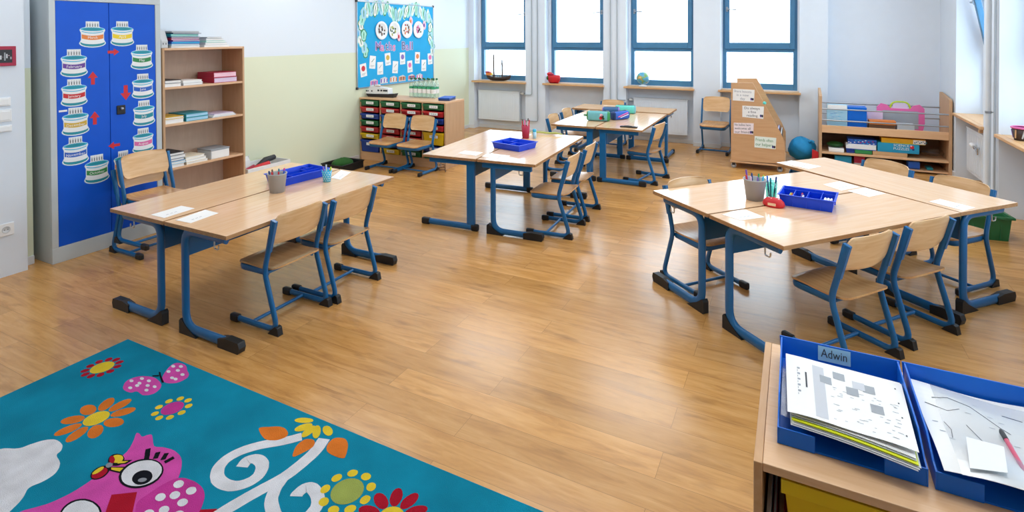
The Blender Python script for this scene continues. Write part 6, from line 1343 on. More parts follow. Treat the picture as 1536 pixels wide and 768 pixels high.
('yellow',1.15,[(-1.334,1.505),(-1.336,1.514),(-1.34,1.521),(-1.347,1.524),(-1.355,1.524),(-1.362,1.521),(-1.366,1.514),(-1.368,1.505),(-1.366,1.496),(-1.362,1.489),(-1.355,1.486),(-1.347,1.486),(-1.34,1.489),(-1.336,1.496)]),
('yellow',1.2,[(-1.357,1.569),(-1.364,1.575),(-1.372,1.577),(-1.38,1.576),(-1.386,1.571),(-1.389,1.564),(-1.388,1.555),(-1.383,1.547),(-1.377,1.542),(-1.368,1.54),(-1.361,1.541),(-1.355,1.546),(-1.352,1.553),(-1.353,1.562)]),
('yellow',1.25,[(-1.417,1.603),(-1.425,1.603),(-1.433,1.6),(-1.438,1.594),(-1.439,1.586),(-1.437,1.579),(-1.431,1.573),(-1.423,1.57),(-1.414,1.57),(-1.406,1.574),(-1.401,1.58),(-1.4,1.587),(-1.402,1.594),(-1.408,1.6)]),
('yellow',1.3,[(-1.484,1.592),(-1.491,1.586),(-1.494,1.578),(-1.494,1.57),(-1.49,1.564),(-1.484,1.56),(-1.475,1.559),(-1.467,1.562),(-1.46,1.568),(-1.457,1.576),(-1.457,1.583),(-1.461,1.59),(-1.467,1.594),(-1.476,1.594)]),
('yellow',1.35,[(-1.528,1.539),(-1.529,1.53),(-1.527,1.522),(-1.522,1.516),(-1.515,1.514),(-1.507,1.515),(-1.501,1.52),(-1.496,1.528),(-1.495,1.536),(-1.497,1.544),(-1.502,1.55),(-1.509,1.553),(-1.517,1.552),(-1.523,1.547)]),
('yellow',1.4,[(-1.528,1.471),(-1.523,1.463),(-1.517,1.458),(-1.509,1.457),(-1.502,1.46),(-1.497,1.466),(-1.495,1.474),(-1.496,1.482),(-1.501,1.49),(-1.507,1.495),(-1.515,1.496),(-1.522,1.494),(-1.527,1.488),(-1.529,1.48)]),
('yellow',1.45,[(-1.484,1.418),(-1.476,1.416),(-1.467,1.416),(-1.461,1.42),(-1.457,1.427),(-1.457,1.434),(-1.46,1.442),(-1.467,1.448),(-1.475,1.451),(-1.484,1.45),(-1.49,1.446),(-1.494,1.44),(-1.494,1.432),(-1.491,1.424)]),
('yellow',1.5,[(-1.417,1.407),(-1.408,1.41),(-1.402,1.416),(-1.4,1.423),(-1.401,1.43),(-1.406,1.436),(-1.414,1.44),(-1.423,1.44),(-1.431,1.437),(-1.437,1.431),(-1.439,1.424),(-1.438,1.416),(-1.433,1.41),(-1.425,1.407)]),
('yellow',1.55,[(-1.357,1.441),(-1.353,1.448),(-1.352,1.457),(-1.355,1.464),(-1.361,1.469),(-1.368,1.47),(-1.377,1.468),(-1.383,1.463),(-1.388,1.455),(-1.389,1.446),(-1.386,1.439),(-1.38,1.434),(-1.372,1.433),(-1.364,1.435)]),
('olive',2.0,[(-1.376,1.505),(-1.378,1.52),(-1.384,1.534),(-1.393,1.546),(-1.405,1.555),(-1.419,1.561),(-1.434,1.563),(-1.449,1.561),(-1.463,1.555),(-1.475,1.546),(-1.484,1.534),(-1.49,1.52),(-1.492,1.505),(-1.49,1.49),(-1.484,1.476),(-1.475,1.464),(-1.463,1.455),(-1.449,1.449),(-1.434,1.447),(-1.419,1.449),(-1.405,1.455),(-1.393,1.464),(-1.384,1.476),(-1.378,1.49)]),
('red',1.05,[(-1.098,1.506),(-1.104,1.515),(-1.116,1.52),(-1.132,1.522),(-1.15,1.52),(-1.165,1.513),(-1.175,1.504),(-1.178,1.494),(-1.172,1.485),(-1.16,1.479),(-1.144,1.477),(-1.126,1.48),(-1.111,1.486),(-1.101,1.496)]),
('red',1.1,[(-1.133,1.575),(-1.143,1.579),(-1.156,1.576),(-1.17,1.568),(-1.183,1.556),(-1.191,1.541),(-1.194,1.528),(-1.19,1.519),(-1.18,1.515),(-1.167,1.517),(-1.153,1.525),(-1.14,1.538),(-1.132,1.552),(-1.129,1.565)]),
('red',1.15,[(-1.202,1.61),(-1.212,1.608),(-1.221,1.598),(-1.228,1.583),(-1.231,1.566),(-1.229,1.549),(-1.223,1.537),(-1.215,1.531),(-1.205,1.534),(-1.195,1.543),(-1.188,1.559),(-1.185,1.576),(-1.187,1.593),(-1.193,1.605)]),
('red',1.2,[(-1.278,1.599),(-1.285,1.591),(-1.287,1.578),(-1.283,1.561),(-1.275,1.545),(-1.264,1.533),(-1.252,1.527),(-1.242,1.527),(-1.235,1.535),(-1.234,1.548),(-1.237,1.565),(-1.245,1.581),(-1.256,1.593),(-1.268,1.6)]),
('red',1.25,[(-1.333,1.545),(-1.334,1.534),(-1.328,1.522),(-1.315,1.511),(-1.299,1.503),(-1.283,1.499),(-1.27,1.501),(-1.262,1.508),(-1.261,1.518),(-1.267,1.53),(-1.28,1.541),(-1.295,1.549),(-1.312,1.553),(-1.325,1.551)]),
('red',1.3,[(-1.346,1.468),(-1.34,1.459),(-1.328,1.454),(-1.312,1.452),(-1.294,1.454),(-1.279,1.461),(-1.269,1.47),(-1.266,1.48),(-1.272,1.489),(-1.284,1.495),(-1.3,1.497),(-1.318,1.494),(-1.333,1.488),(-1.343,1.478)]),
('red',1.35,[(-1.311,1.399),(-1.301,1.395),(-1.288,1.398),(-1.274,1.406),(-1.261,1.418),(-1.253,1.433),(-1.25,1.446),(-1.254,1.455),(-1.264,1.459),(-1.277,1.457),(-1.291,1.449),(-1.304,1.436),(-1.312,1.422),(-1.315,1.409)]),
('red',1.4,[(-1.242,1.364),(-1.232,1.366),(-1.223,1.376),(-1.216,1.391),(-1.213,1.408),(-1.215,1.425),(-1.221,1.437),(-1.229,1.443),(-1.239,1.44),(-1.249,1.431),(-1.256,1.415),(-1.259,1.398),(-1.257,1.381),(-1.251,1.369)]),
('red',1.45,[(-1.166,1.375),(-1.159,1.383),(-1.157,1.396),(-1.161,1.413),(-1.169,1.429),(-1.18,1.441),(-1.192,1.447),(-1.202,1.447),(-1.209,1.439),(-1.21,1.426),(-1.207,1.409),(-1.199,1.393),(-1.188,1.381),(-1.176,1.374)]),
('red',1.5,[(-1.111,1.429),(-1.11,1.44),(-1.116,1.452),(-1.129,1.463),(-1.145,1.471),(-1.161,1.475),(-1.174,1.473),(-1.182,1.466),(-1.183,1.456),(-1.177,1.444),(-1.164,1.433),(-1.149,1.425),(-1.132,1.421),(-1.119,1.423)]),
('yellow',2.55,[(-1.177,1.487),(-1.179,1.499),(-1.183,1.51),(-1.19,1.519),(-1.2,1.526),(-1.21,1.53),(-1.222,1.532),(-1.234,1.53),(-1.244,1.526),(-1.254,1.519),(-1.261,1.51),(-1.265,1.499),(-1.267,1.487),(-1.265,1.475),(-1.261,1.465),(-1.254,1.455),(-1.244,1.448),(-1.234,1.444),(-1.222,1.442),(-1.21,1.444),(-1.2,1.448),(-1.19,1.455),(-1.183,1.465),(-1.179,1.475)]),
('red',1.0,[(-1.806,1.175),(-1.761,1.217),(-1.785,1.246),(-1.847,1.21)]),
]
# ================================================================== on the desks
TT = .6209
def bucket(x, y, r0, r1, h, c, label, cat='pen pot', name='pen_bucket'):
    t = thing(name, label, cat, (x, y, TT))
    MB().lathe([(0, 0), (r0, 0), (r1, h - .008), (r1 + .003, h - .006), (r1 + .003, h), (r1 - .003, h), (r0 - .004, .005), (0, .005)], c, 24).build('pot_body', t)
    return t
def pen(name, x, y, z0, dx, dy, L, r, c, tip, label, cat, grp):
    d = Vector((dx, dy, 1)).normalized()
    t = thing(name, label, cat, (x, y, z0), 0, grp); u = (1, .2, 0)
    MB().tube([d * 0, d * (L * .68)], r, c, 8, up=u).build('barrel', t)
    MB().tube([d * (L * .681), d * (L * .97), d * L], r * 1.12, tip, 8, up=u, rad=[1, 1, .55]).build('cap', t)
def fan(cx, cy, z0, rr, lean, items, where, name, cat, grp):
    n = len(items)
    for k, (c, tip, L, word) in enumerate(items):
        a = 2 * PI * k / n + .4
        pen(name, cx + rr * math.cos(a), cy + rr * math.sin(a), z0, lean * math.cos(a), lean * math.sin(a), L, .0048, c, tip, f'{word} {where}', cat, grp)
# front left pair
bucket(-3.053, 2.585, .046, .060, .125, 'bucket_grey', 'grey pen bucket on the front left desks beside the blue organiser')
fan(-3.053, 2.585, TT + .0055, .030, .14, [('cyan', 'blue', .138, 'cyan felt pen'), ('pink', 'magenta_', .145, 'pink felt pen'), ('green', 'teal', .138, 'green felt pen'), ('brown', 'brown', .138, 'brown felt pen'), ('navy', 'navy', .138, 'navy felt pen'), ('orange', 'red', .138, 'orange felt pen'), ('dbrown', 'red', .138, 'dark felt pen')], 'in the grey bucket on the front left desks', 'felt_pen', 'pen', 'pens in the front left bucket')
def organiser(x, y, rz, L, W, H, walls, label):
    t = thing('organiser_tray', label, 'organiser', (x, y, TT), R(rz)); l, w, th = L / 2, W / 2, .003
    m = tub(MB(), l - .012, w - .012, l, w, H, th, 'tray_blue')
    for a, b, c, d in ((-l - .008, -w - .008, l + .008, -w + .002), (-l - .008, w - .002, l + .008, w + .008), (-l - .008, -w + .002, -l + .002, w - .002), (l - .002, -w + .002, l + .008, w - .002)): m.box(a, b, H - .003, c, d, H + .002, 'tray_blue')
    m.build('tray_body', t, bevel=.001)
    for (a, b, c, d) in walls: MB().box(a * l - th * .5, b * w - th * .5, .0032, c * l + th * .5, d * w + th * .5, H - .006, 'tray_blue').build('divider', t)
    return t
organiser(-3.20, 2.89, 83, .36, .235, .055, [(-.9, .35, .9, .35), (-.9, -.25, .9, -.25), (-.55, -.9, -.55, .34), (.3, -.24, .3, .34), (.62, .36, .62, .9)], 'bright blue organiser tray with many compartments on the front left desks')
for k, (dx, dy, c, w) in enumerate(((.03, -.05, 'lime', 'lime'), (.04, -.02, 'orange', 'orange'), (.025, .0, 'dgreen', 'dark green'), (.045, .015, 'lgrey', 'grey'))):
    o = tag(MB().tube([(0, -.035, .006), (.012, .035, .006)], .0045, c, 8, up=(0, 0, 1)).build('crayon_stub'), f'{w} crayon stub lying in the front left organiser', 'crayon', 'crayon stubs in the front left organiser'); o.location = (-3.20 + dx - .012, 2.89 + dy, TT + .004); o.rotation_euler.z = R(20 * k)
t = thing('pencil_cup', 'small turquoise dotted paper cup with pens at the organiser on the front left desks', 'cup', (-2.953, 2.925, TT))
MB().lathe([(0, 0), (.026, 0), (.035, .078), (.033, .078), (.024, .004), (0, .004)], 'cyan', 20).build('cup_body', t)
m = MB()
for i in range(5):
    for j in range(12):
        a = 2 * PI * (j + .5 * (i % 2)) / 12; z = .010 + i * .0145; r = .026 + .009 * z / .078 + .0006
        m.disc((r * math.cos(a), r * math.sin(a), z), .0035, 'paper', 6, (-math.sin(a), math.cos(a), 0), (0, 0, 1))
m.build('dot_pattern', t)
fan(-2.953, 2.925, TT + .0045, .014, .16, [('paper', 'lime', .10, 'white and lime felt pen'), ('lgrey', 'lgrey', .11, 'grey felt pen'), ('paper', 'violet', .105, 'white and violet felt pen')], 'in the turquoise dotted cup', 'felt_pen', 'pen', 'pens in the dotted cup')
def card(corners, label, lines=((.55, .25, .2),), name='name_card', cat='name card', c='paper', z=TT):
    P = [Vector((a, b, z)) for a, b in corners]
    if (P[1] - P[0]).cross(P[2] - P[1]).z < 0: P = P[::-1]
    m = MB().prism([p for p in P], (0, 0, .0012), c)
    for u, v, w in lines:
        for k in range(3):
            A = lambda s, t: P[0].lerp(P[1], s).lerp(P[3].lerp(P[2], s), t) + Vector((0, 0, .0015))
            s0 = u + k * w / 3; m.poly([A(s0, v), A(s0 + w / 5, v), A(s0 + w / 5, v + .045), A(s0, v + .045)], 'ink_faint')
    return tag(m.build(name), label, cat)
card([(-3.315, 1.925), (-3.325, 2.111), (-3.203, 2.115), (-3.19, 1.925)], 'white name card left of the seam at the near end of the front left desks', ((.2, .3, .4),))
card([(-3.094, 1.93), (-3.12, 2.125), (-2.991, 2.119), (-2.97, 1.937)], 'white name card right of the seam at the near end of the front left desks', ((.2, .3, .4),))
card([(-3.00, 3.01), (-3.10, 3.215), (-2.985, 3.20), (-2.90, 3.00)], 'white paper at the far end of the front left desks behind the dotted cup', ((.2, .3, .4),), 'paper_sheet', 'paper')
# middle pair
organiser(-2.285, 4.55, -13, .32, .255, .055, [(-.95, .1, .95, .1), (.1, -.9, .1, .09), (-.35, .12, -.35, .9)], 'bright blue organiser tray with scissors in it on the middle desks')
t = thing('scissors', 'pair of blue handled scissors lying in the middle organiser', 'scissors', (-2.345, 4.60, TT + .0), R(-13))
m = MB()
for s in (-1, 1): m.tube([(.022 * math.cos(q) - .045, s * .017 + .014 * math.sin(q), .012) for q in [2 * PI * i / 14 for i in range(14)]], .0045, 'blue' if s > 0 else 'paper', 6, up=(0, 0, 1), closed=True)
m.build('handle', t); m = MB()
for s in (-1, 1): m.prism([(-.03, s * .008, .010), (.0, s * .002, .010), (.055, -s * .003, .010), (.0, s * .010, .010)], (0, 0, .002), 'chrome')
m.build('blade', t)
t = thing('pencil_tumbler', 'crimson see-through tumbler of red pencils on the middle desks', 'cup', (-2.40, 5.03, TT))
MB().lathe([(0, 0), (.034, 0), (.043, .125), (.041, .125), (.032, .004), (0, .004)], 'crimson', 20).build('cup_body', t)
fan(-2.40, 5.03, TT + .0045, .021, .09, [('red', 'red', .18, 'bright red pencil'), ('crimson', 'dark', .19, 'crimson pencil with a dark end'), ('red', 'crimson', .165, 'red pencil with a crimson end'), ('dark', 'dark', .18, 'black pencil'), ('orange', 'red', .17, 'orange pencil'), ('red', 'pink', .185, 'red pencil with a pink end'), ('pink', 'skin_pink', .17, 'pink pencil')], 'in the crimson tumbler', 'pencil', 'pencil', 'pencils in the crimson tumbler')
t = thing('glue_stick', 'small light blue glue stick beside the crimson tumbler', 'glue stick', (-2.315, 5.055, TT))
MB().lathe([(0, 0), (.018, 0), (.018, .065), (0, .065)], 'lblue', 14).build('tube', t); MB().lathe([(.0185, .0655), (.0185, .085), (.015, .092), (0, .092)], 'cyan', 14).build('cap', t)
m = MB().tube([(-2.46, 5.30, TT + .012), (-2.36, 5.295, TT + .02), (-2.26, 5.31, TT + .014), (-2.19, 5.30, TT + .024), (-2.12, 5.315, TT + .012)], .010, 'olive_', 8, up=(0, 0, 1), rad=[.6, 1, 1.1, 1, .6])
tag(m.build('cloth_strip'), 'pale yellow-green cloth strip along the far end of the middle desks', 'cloth strip')
card([(-2.37, 4.10), (-2.39, 4.24), (-2.17, 4.24), (-2.15, 4.10)], 'white name card near the seam at the near end of the middle desks', ((.2, .3, .5),))
card([(-2.62, 4.12), (-2.63, 4.25), (-2.44, 4.25), (-2.43, 4.11)], 'white name card on the tray cupboard side of the middle desks', ((.2, .3, .5),))
card([(-2.53, 5.13), (-2.54, 5.24), (-2.43, 5.25), (-2.42, 5.14)], 'small white paper behind the crimson tumbler on the middle desks', ((.2, .3, .5),), 'paper_sheet', 'paper')
# back desks
def pouch(x, y, rz, L, r, body, end, label):
    t = thing('pencil_case', label, 'pencil case', (x, y, TT), R(rz)); l = L / 2
    sec = [(r * .95 * math.copysign(abs(math.cos(q)) ** .6, math.cos(q)), r + r * math.copysign(abs(math.sin(q)) ** .6, math.sin(q))) for q in [2 * PI * i / 18 for i in range(18)]]
    m = MB(); V = []; F = []; xs = [-l * .86, -l * .5, 0, l * .5, l * .86]
    for i, x_ in enumerate(xs): V += [(x_, a, b) for a, b in sec]
    for i in range(len(xs) - 1):
        for j in range(18): F.append((i * 18 + j, i * 18 + (j + 1) % 18, (i + 1) * 18 + (j + 1) % 18, (i + 1) * 18 + j))
    m.add(V, F, body, True).build('case_body', t)
    m = MB()
    for s in (-1, 1):
        V = [(s * l * .86, a, b) for a, b in sec] + [(s * l * .97, a * .9, r + (b - r) * .9) for a, b in sec] + [(s * l, a * .7, r + (b - r) * .7) for a, b in sec]
        m.add(V, [(i * 18 + j, i * 18 + (j + 1) % 18, (i + 1) * 18 + (j + 1) % 18, (i + 1) * 18 + j)[::s] for i in range(2) for j in range(18)] + [tuple(range(36, 54))[::s]], end, True)
    m.build('case_end', t)
    MB().box(-l * .8, -.004, 2 * r - .001, l * .8, .004, 2 * r + .004, 'dark').box(l * .7, -.008, 2 * r + .002, l * .7 + .03, .008, 2 * r + .007, 'steel').build('zip', t)
    return t
t = pouch(-2.10, 6.42, 6, .27, .058, 'case_teal', 'green', 'pale teal pencil case with green ends nearest on the back desks')
m = MB()
for a, b, r_, c in ((.045, .075, .018, 'skin_pink'), (.055, .055, .022, 'dark'), (.04, .04, .02, 'red'), (.07, .035, .014, 'dgreen')): m.disc((a, -.0562, b), r_, c, 12, (1, 0, 0), (0, 0, 1))
m.build('printed_picture', t)
MB().tube([(-.135, 0, .06), (-.165, 0, .07), (-.18, .01, .06), (-.165, 0, .05), (-.14, 0, .058)], .007, 'green', 8, up=(0, 1, 0)).build('loop', t)
t = pouch(-1.90, 6.64, 60, .25, .05, 'blue', 'navy', 'royal blue and pink striped pencil case in the middle of the back desks')
MB().tube([(-.08, -.0525, .04), (.08, -.0525, .08)], .007, 'pink', 6).tube([(-.04, -.0525, .03), (.09, -.0525, .06)], .005, 'paper', 6).build('stripe', t)
t = pouch(-2.055, 6.78, 12, .21, .062, 'navy2', 'violet', 'dark blue pencil case standing behind the teal one')
t = pouch(-1.98, 7.18, 8, .26, .052, 'mint2', 'case_teal', 'mint green pencil case farthest back on the back desks')
t = thing('glasses_case', 'flat black case near the edge of the back desks', 'case', (-1.645, 6.10, TT), R(3))
MB().box(-.095, -.028, 0, .095, .028, .014, 'black').build('case_body', t, bevel=.006); MB().ball((-.01, 0, .0145), .05, .02, .007, 'dark', 14, 8).build('clip', t)
# right-hand group
bucket(-.225, 3.775, .050, .066, .13, 'bucket_grey', 'grey pen bucket on the right-hand desks beside the red sharpener box')
fan(-.225, 3.775, TT + .0055, .034, .13, [('lgrey', 'lime', .148, 'grey and lime felt pen'), ('green', 'green', .148, 'green felt pen'), ('navy', 'navy', .148, 'navy felt pen'), ('purple', 'purple', 0.172, 'purple felt pen sticking out highest'), ('crimson', 'red', .148, 'crimson felt pen'), ('peach', 'skin_pink', .148, 'peach felt pen'), ('purple', 'violet', .148, 'violet capped felt pen'), ('teal', 'cyan', .148, 'teal felt pen')], 'in the grey bucket on the right-hand desks', 'felt_pen', 'pen', 'pens in the right-hand bucket')
t = thing('pencil_tumbler', 'clear teal tumbler half hidden by the grey bucket on the right-hand desks', 'cup', (-.135, 3.865, TT))
MB().lathe([(0, 0), (.030, 0), (.037, .105), (.035, .105), (.028, .004), (0, .004)], 'teal_clear', 18).build('cup_body', t)
fan(-.135, 3.865, TT + .0045, .016, .12, [('teal', 'navy', .128, 'teal pencil'), ('blue', 'blue', .128, 'blue pencil'), ('cyan', 'teal', .128, 'cyan pencil')], 'in the clear teal tumbler', 'pencil', 'pencil', 'pencils in the teal tumbler')
t = thing('eraser_box', 'red rounded box with a peach label in front of the grey bucket', 'box', (-.115, 3.672, TT), R(-15))
MB().lathe([(0, 0), (.055, 0), (.064, .012), (.058, .032), (.040, .048), (0, .052)], 'red', 20, sy=.62).build('box_body', t)
MB().box(-.022, -.0395, .012, .022, -.036, .027, 'peach').build('front_label', t)
m = MB()
for a, b in ((-.03, .01), (.01, .012), (.03, -.005), (-.01, -.012)): m.ball((a, b, .045), .007, .006, .006, 'paper', 8, 5)
m.build('dot', t)
t = organiser(.068, 3.80, -7, .29, .215, .068, [(-.5, -.95, -.5, .6), (.0, -.95, .0, .6), (.5, -.95, .5, .95), (-.96, .62, .96, .62)], 'bright blue organiser tray with four compartments on the right-hand desks')
for k, (x, y, c, w) in enumerate(((-.040, 3.795, 'lime', 'lime'), (-.03, 3.79, 'orange', 'orange'), (.03, 3.815, 'crimson', 'crimson'), (.022, 3.79, 'purple', 'purple'), (.03, 3.765, 'paper', 'white'))):
    o = tag(MB().tube([(0, -.03, .008), (.010, .03, .046)], .0055, c, 8, up=(0, 0, 1)).build('crayon_stub'), f'{w} crayon stub in the four-compartment organiser', 'crayon', 'crayon stubs in the right-hand organiser'); o.location = (x, y, TT + .0065); o.rotation_euler.z = R(-7 + (k % 3 - 1) * 9)
for k in range(9):
    o = tag(MB().tube([(0, -.05, .0085), (0, .035, .0085)], .0075, 'paper', 10, up=(0, 0, 1)).build('chalk_stick'), 'white chalk stick in the right end of the four-compartment organiser', 'chalk', 'chalk sticks in the organiser'); o.location = (.156 + (k % 3) * .016, 3.776 - (k % 3) * .002, TT + .0042 + (k // 3) * .0158); o.rotation_euler.z = R(-7)
card([(-.373, 3.376), (-.257, 3.527), (-.153, 3.431), (-.269, 3.312)], 'shiny white name card by the bucket end of the right-hand desks', ((.2, .3, .5),))
card([(.17, 4.352), (.277, 4.501), (.386, 4.383), (.269, 4.236)], 'left one of two white name cards in the middle of the right-hand desks', ((.2, .3, .5),))
card([(.304, 4.243), (.414, 4.386), (.517, 4.279), (.413, 4.145)], 'right one of two white name cards in the middle of the right-hand desks', ((.2, .3, .5),))
card([(.729, 4.19), (.80, 4.28), (.945, 4.158), (.869, 4.062)], 'white name card at the right end of the crosswise right-hand desk', ((.2, .3, .5),))
card([(-.105, 4.938), (-.03, 5.07), (.179, 4.936), (.088, 4.80)], 'white name card at the trolley end of the crosswise right-hand desk', ((.2, .3, .5),))
t = thing('pouch', 'red and black pouch on the chair behind the far right desk', 'pouch', (.84, 4.58, .352), R(50))
MB().ball((0, 0, .05), .10, .05, .048, 'dark', 16, 10).build('pouch_body', t); MB().ball((.05, -.0, .085), .045, .035, .028, 'red', 12, 8).build('flap', t)

# ================================================================== foreground cupboard with paper trays
ZF = .70
fx0, fx1, fy0, fy1 = -.0815, 1.06, 1.342, 1.884
c = thing('tray_cupboard', 'low beech cupboard in the foreground with blue paper trays on top', 'cupboard', (0, 0, 0))
for x in (fx0, fx1 - .018): MB().box(x, fy0, 0, x + .018, fy1, ZF, 'shelf_wood_y').build('side_panel', c, bevel=.0015)
MB().box(fx0 + .0185, fy0 + .003, ZF - .02, fx1 - .0185, fy1, ZF - .0008, 'beech').build('top_panel', c, bevel=.0015)
MB().box(fx0 + .0185, fy1 - .012, .05, fx1 - .0185, fy1 - .002, ZF - .021, 'back_board').build('back_panel', c)
for x in (.29, .67): MB().box(x, fy0 + .004, .05, x + .018, fy1 - .013, ZF - .021, 'shelf_wood').build('divider', c)
MB().box(fx0 + .0185, fy0 + .01, .03, fx1 - .0185, fy1 - .013, .05, 'beech').build('bottom_panel', c)
for a, b, k in ((fx0 + .055, .285, 0), (.312, .665, 1), (.692, 1.04, 2)):
    for z1_, h, col in ((ZF - .03, .13, 't_yellow'), (ZF - .19, .13, ['t_red', 't_blue', 't_green'][k]), (ZF - .35, .13, 't_yellow')):
        m = MB(); m.X = Matrix.Translation(((a + b) / 2, (fy0 + fy1) / 2 - .0, z1_ - h))
        tub(m, (b - a) / 2 - .018, (fy1 - fy0) / 2 - .04, (b - a) / 2 - .004, (fy1 - fy0) / 2 - .022, h, .003, col)
        m.X = Matrix.Identity(4); yf = fy0 + .022; m.box(a, yf - .012, z1_ - .03, b, yf, z1_ + .001, col)
        tr = m.build('tray', c, bevel=.002); tr['label'] = {'t_yellow': 'yellow tray', 't_red': 'red tray', 't_blue': 'blue tray', 't_green': 'green tray'}[col]
        MB().box((a + b) / 2 - .03, yf - .0135, z1_ - .085, (a + b) / 2 + .07, yf - .0122, z1_ - .032, 'paper').box((a + b) / 2 - .0, yf - .0142, z1_ - .062, (a + b) / 2 + .05, yf - .0136, z1_ - .056, 'ink').build('label_card', tr)
for k, (x, cc, l, h) in enumerate(((fx0 + .024, 'white', 'white folder standing at the left end of the foreground cupboard', .50), (fx0 + .036, 'crimson', 'crimson folder standing beside the white one in the foreground cupboard', .46))):
    o = thing('folder', l, 'folder', (x, fy0 + .03, .0505)); MB().box(0, 0, 0, .009, .30, h, cc).build('cover', o, bevel=.001); MB().box(.002, .003, h, .007, .297, h + .002, 'paper').build('pages', o)

def letter_tray(x0, x1, y0, y1, label, tag_text=None):
    """shallow blue paper tray: high back and sides, the front open in the middle between two corner pieces"""
    t = thing('paper_tray', label, 'paper tray', (0, 0, 0)); z = ZF; h = .062; th = .0035
    MB().box(x0 + th, y0 + th, z, x1 - th, y1 - th, z + .004, 'bin_blue').build('tray_floor', t)
    m = MB().prism([(x0, y1, z), (x1, y1, z), (x1 + .004, y1 + .010, z + h), (x0 - .004, y1 + .010, z + h)], (0, -th, 0), 'bin_blue')
    m.build('back_wall', t, bevel=.001)
    for x, s in ((x0, -1), (x1, 1)):
        MB().prism([(x, y0, z), (x, y1 - th, z), (x, y1 + .003, z + h), (x, y0 + .10, z + h), (x, y0 + .03, z + .039), (x, y0, z + .038)], (-s * th, 0, 0), 'bin_blue').build('side_wall', t, bevel=.001)
    w = (x1 - x0) * .27
    for a, b in ((x0 + th, x0 + w), (x1 - w, x1 - th)):
        MB().box(a, y0, z, b, y0 + th, z + .038, 'bin_blue').build('front_corner', t, bevel=.001)
    if tag_text:
        xm = (x0 + x1) / 2 - .03
        xm = x0 + .135
        ya = lambda q: y1 + .010 * q / h - th - .0004
        m = MB().prism([(xm - .040, ya(.020), z + .020), (xm + .040, ya(.020), z + .020), (xm + .040, ya(.058), z + .058), (xm - .040, ya(.058), z + .058)], (0, -.0008, 0), 'lblue')
        m.text(tag_text, .032, (xm, ya(.040) - .0009, z + .040), (1, 0, 0), (0, .16, 1), 'ink', .0006, fit=.064); m.build('name_tag', t)
    return t
TX = (-.036, .250, 1.425, 1.808)
letter_tray(*TX, 'blue paper tray with a name tag and worksheets, left one on the foreground cupboard', 'Adwin')
TX2 = (.262, .560, 1.425, 1.808)
letter_tray(*TX2, 'blue paper tray with crumpled papers, right one on the foreground cupboard')
def sheet(name, quad, z0, z1, c, label, cat='paper', nx=10, ny=10, bend=None, th=.0008, draw=None, grp=None):
    """sheet of paper over a quad of floor-plan corners (near left, near right, far right, far left); heights z0 near, z1 far; bend(u, v) adds height"""
    P = [Vector((*q, 0)) for q in quad]; fb = bend or (lambda u, v: 0)
    def at(u, v, e=0):
        p = P[0].lerp(P[1], u).lerp(P[3].lerp(P[2], u), v); p.z = z0 + (z1 - z0) * v + fb(u, v) + e; return p
    V = [at(i / nx, j / ny, e) for e in (0, th) for j in range(ny + 1) for i in range(nx + 1)]; o = (nx + 1) * (ny + 1); F = []
    for j in range(ny):
        for i in range(nx):
            a = j * (nx + 1) + i; F += [(a, a + nx + 1, a + nx + 2, a + 1), (o + a, o + a + 1, o + a + nx + 2, o + a + nx + 1)]
    rim = [i for i in range(nx + 1)] + [j * (nx + 1) + nx for j in range(1, ny + 1)] + [ny * (nx + 1) + i for i in range(nx - 1, -1, -1)] + [j * (nx + 1) for j in range(ny - 1, 0, -1)]
    F += [(rim[i], rim[(i + 1) % len(rim)], o + rim[(i + 1) % len(rim)], o + rim[i]) for i in range(len(rim))]
    m = MB().add(V, F, c, False)
    def patch(u0, v0, u1, v1, col, lift=.0005):
        k = max(1, int(max(abs(u1 - u0), abs(v1 - v0)) * 10)); W = [at(u0 + (u1 - u0) * i / k, v0 + (v1 - v0) * j / k, th + lift) for j in range(k + 1) for i in range(k + 1)]
        m.add(W, [(j * (k + 1) + i, j * (k + 1) + i + 1, (j + 1) * (k + 1) + i + 1, (j + 1) * (k + 1) + i) for j in range(k) for i in range(k)], col)
    if draw: draw(patch, m, at, th)
    return tag(m.build(name), label, cat, grp)
SH = [[(-0.015, 1.448), (0.234, 1.426), (0.245, 1.72), (-0.023, 1.744)], [(-0.008, 1.45), (0.228, 1.411), (0.246, 1.735), (-0.021, 1.754)], [(-0.046, 1.471), (0.212, 1.406), (0.247, 1.763), (-0.045, 1.779)]]
clampx = lambda q: [(min(max(a, TX[0] + .006), TX[1] - .006), b) for a, b in q]
SH = [clampx(q) for q in SH]
zA = ZF + .0045
def dr(patch, m, at, th):
    patch(.24, .04, .34, .90, 'paper_grey', .0003)
    for u, v, c in ((.30, .62, 'grey'), (.42, .76, 'grey'), (.58, .68, 'paper_grey'), (.52, .55, 'grey'), (.66, .66, 'grey'), (.70, .36, 'grey')): patch(u, v, u + .10, v + .13, c, .0006)
    rn = random.Random(5)
    for k in range(46):
        u, v = rn.uniform(.38, .9), rn.uniform(.06, .6); patch(u, v, u + rn.uniform(.015, .05), v + .006, 'ink_faint', .0006)
    for k in range(10): patch(.10, .30 + k * .05, .105 + .02 * (k % 2), .33 + k * .05, 'ink_faint', .0006)
    patch(.17, .45, .185, .72, 'ink', .0006)
    for v in (.15, .4, .62, .86): patch(.93, v, .942, v + .02, 'ink', .0006)
sg = lambda u, v: .004 * math.sin(u * 3) * (1 - v)
sheet('plastic_sleeve', SH[2], zA + .0395, zA + .010, 'film', 'clear plastic sleeve sticking out below the worksheets in the left paper tray', 'plastic sleeve', bend=lambda u, v: -.004 * max(0, .2 - v) / .2)
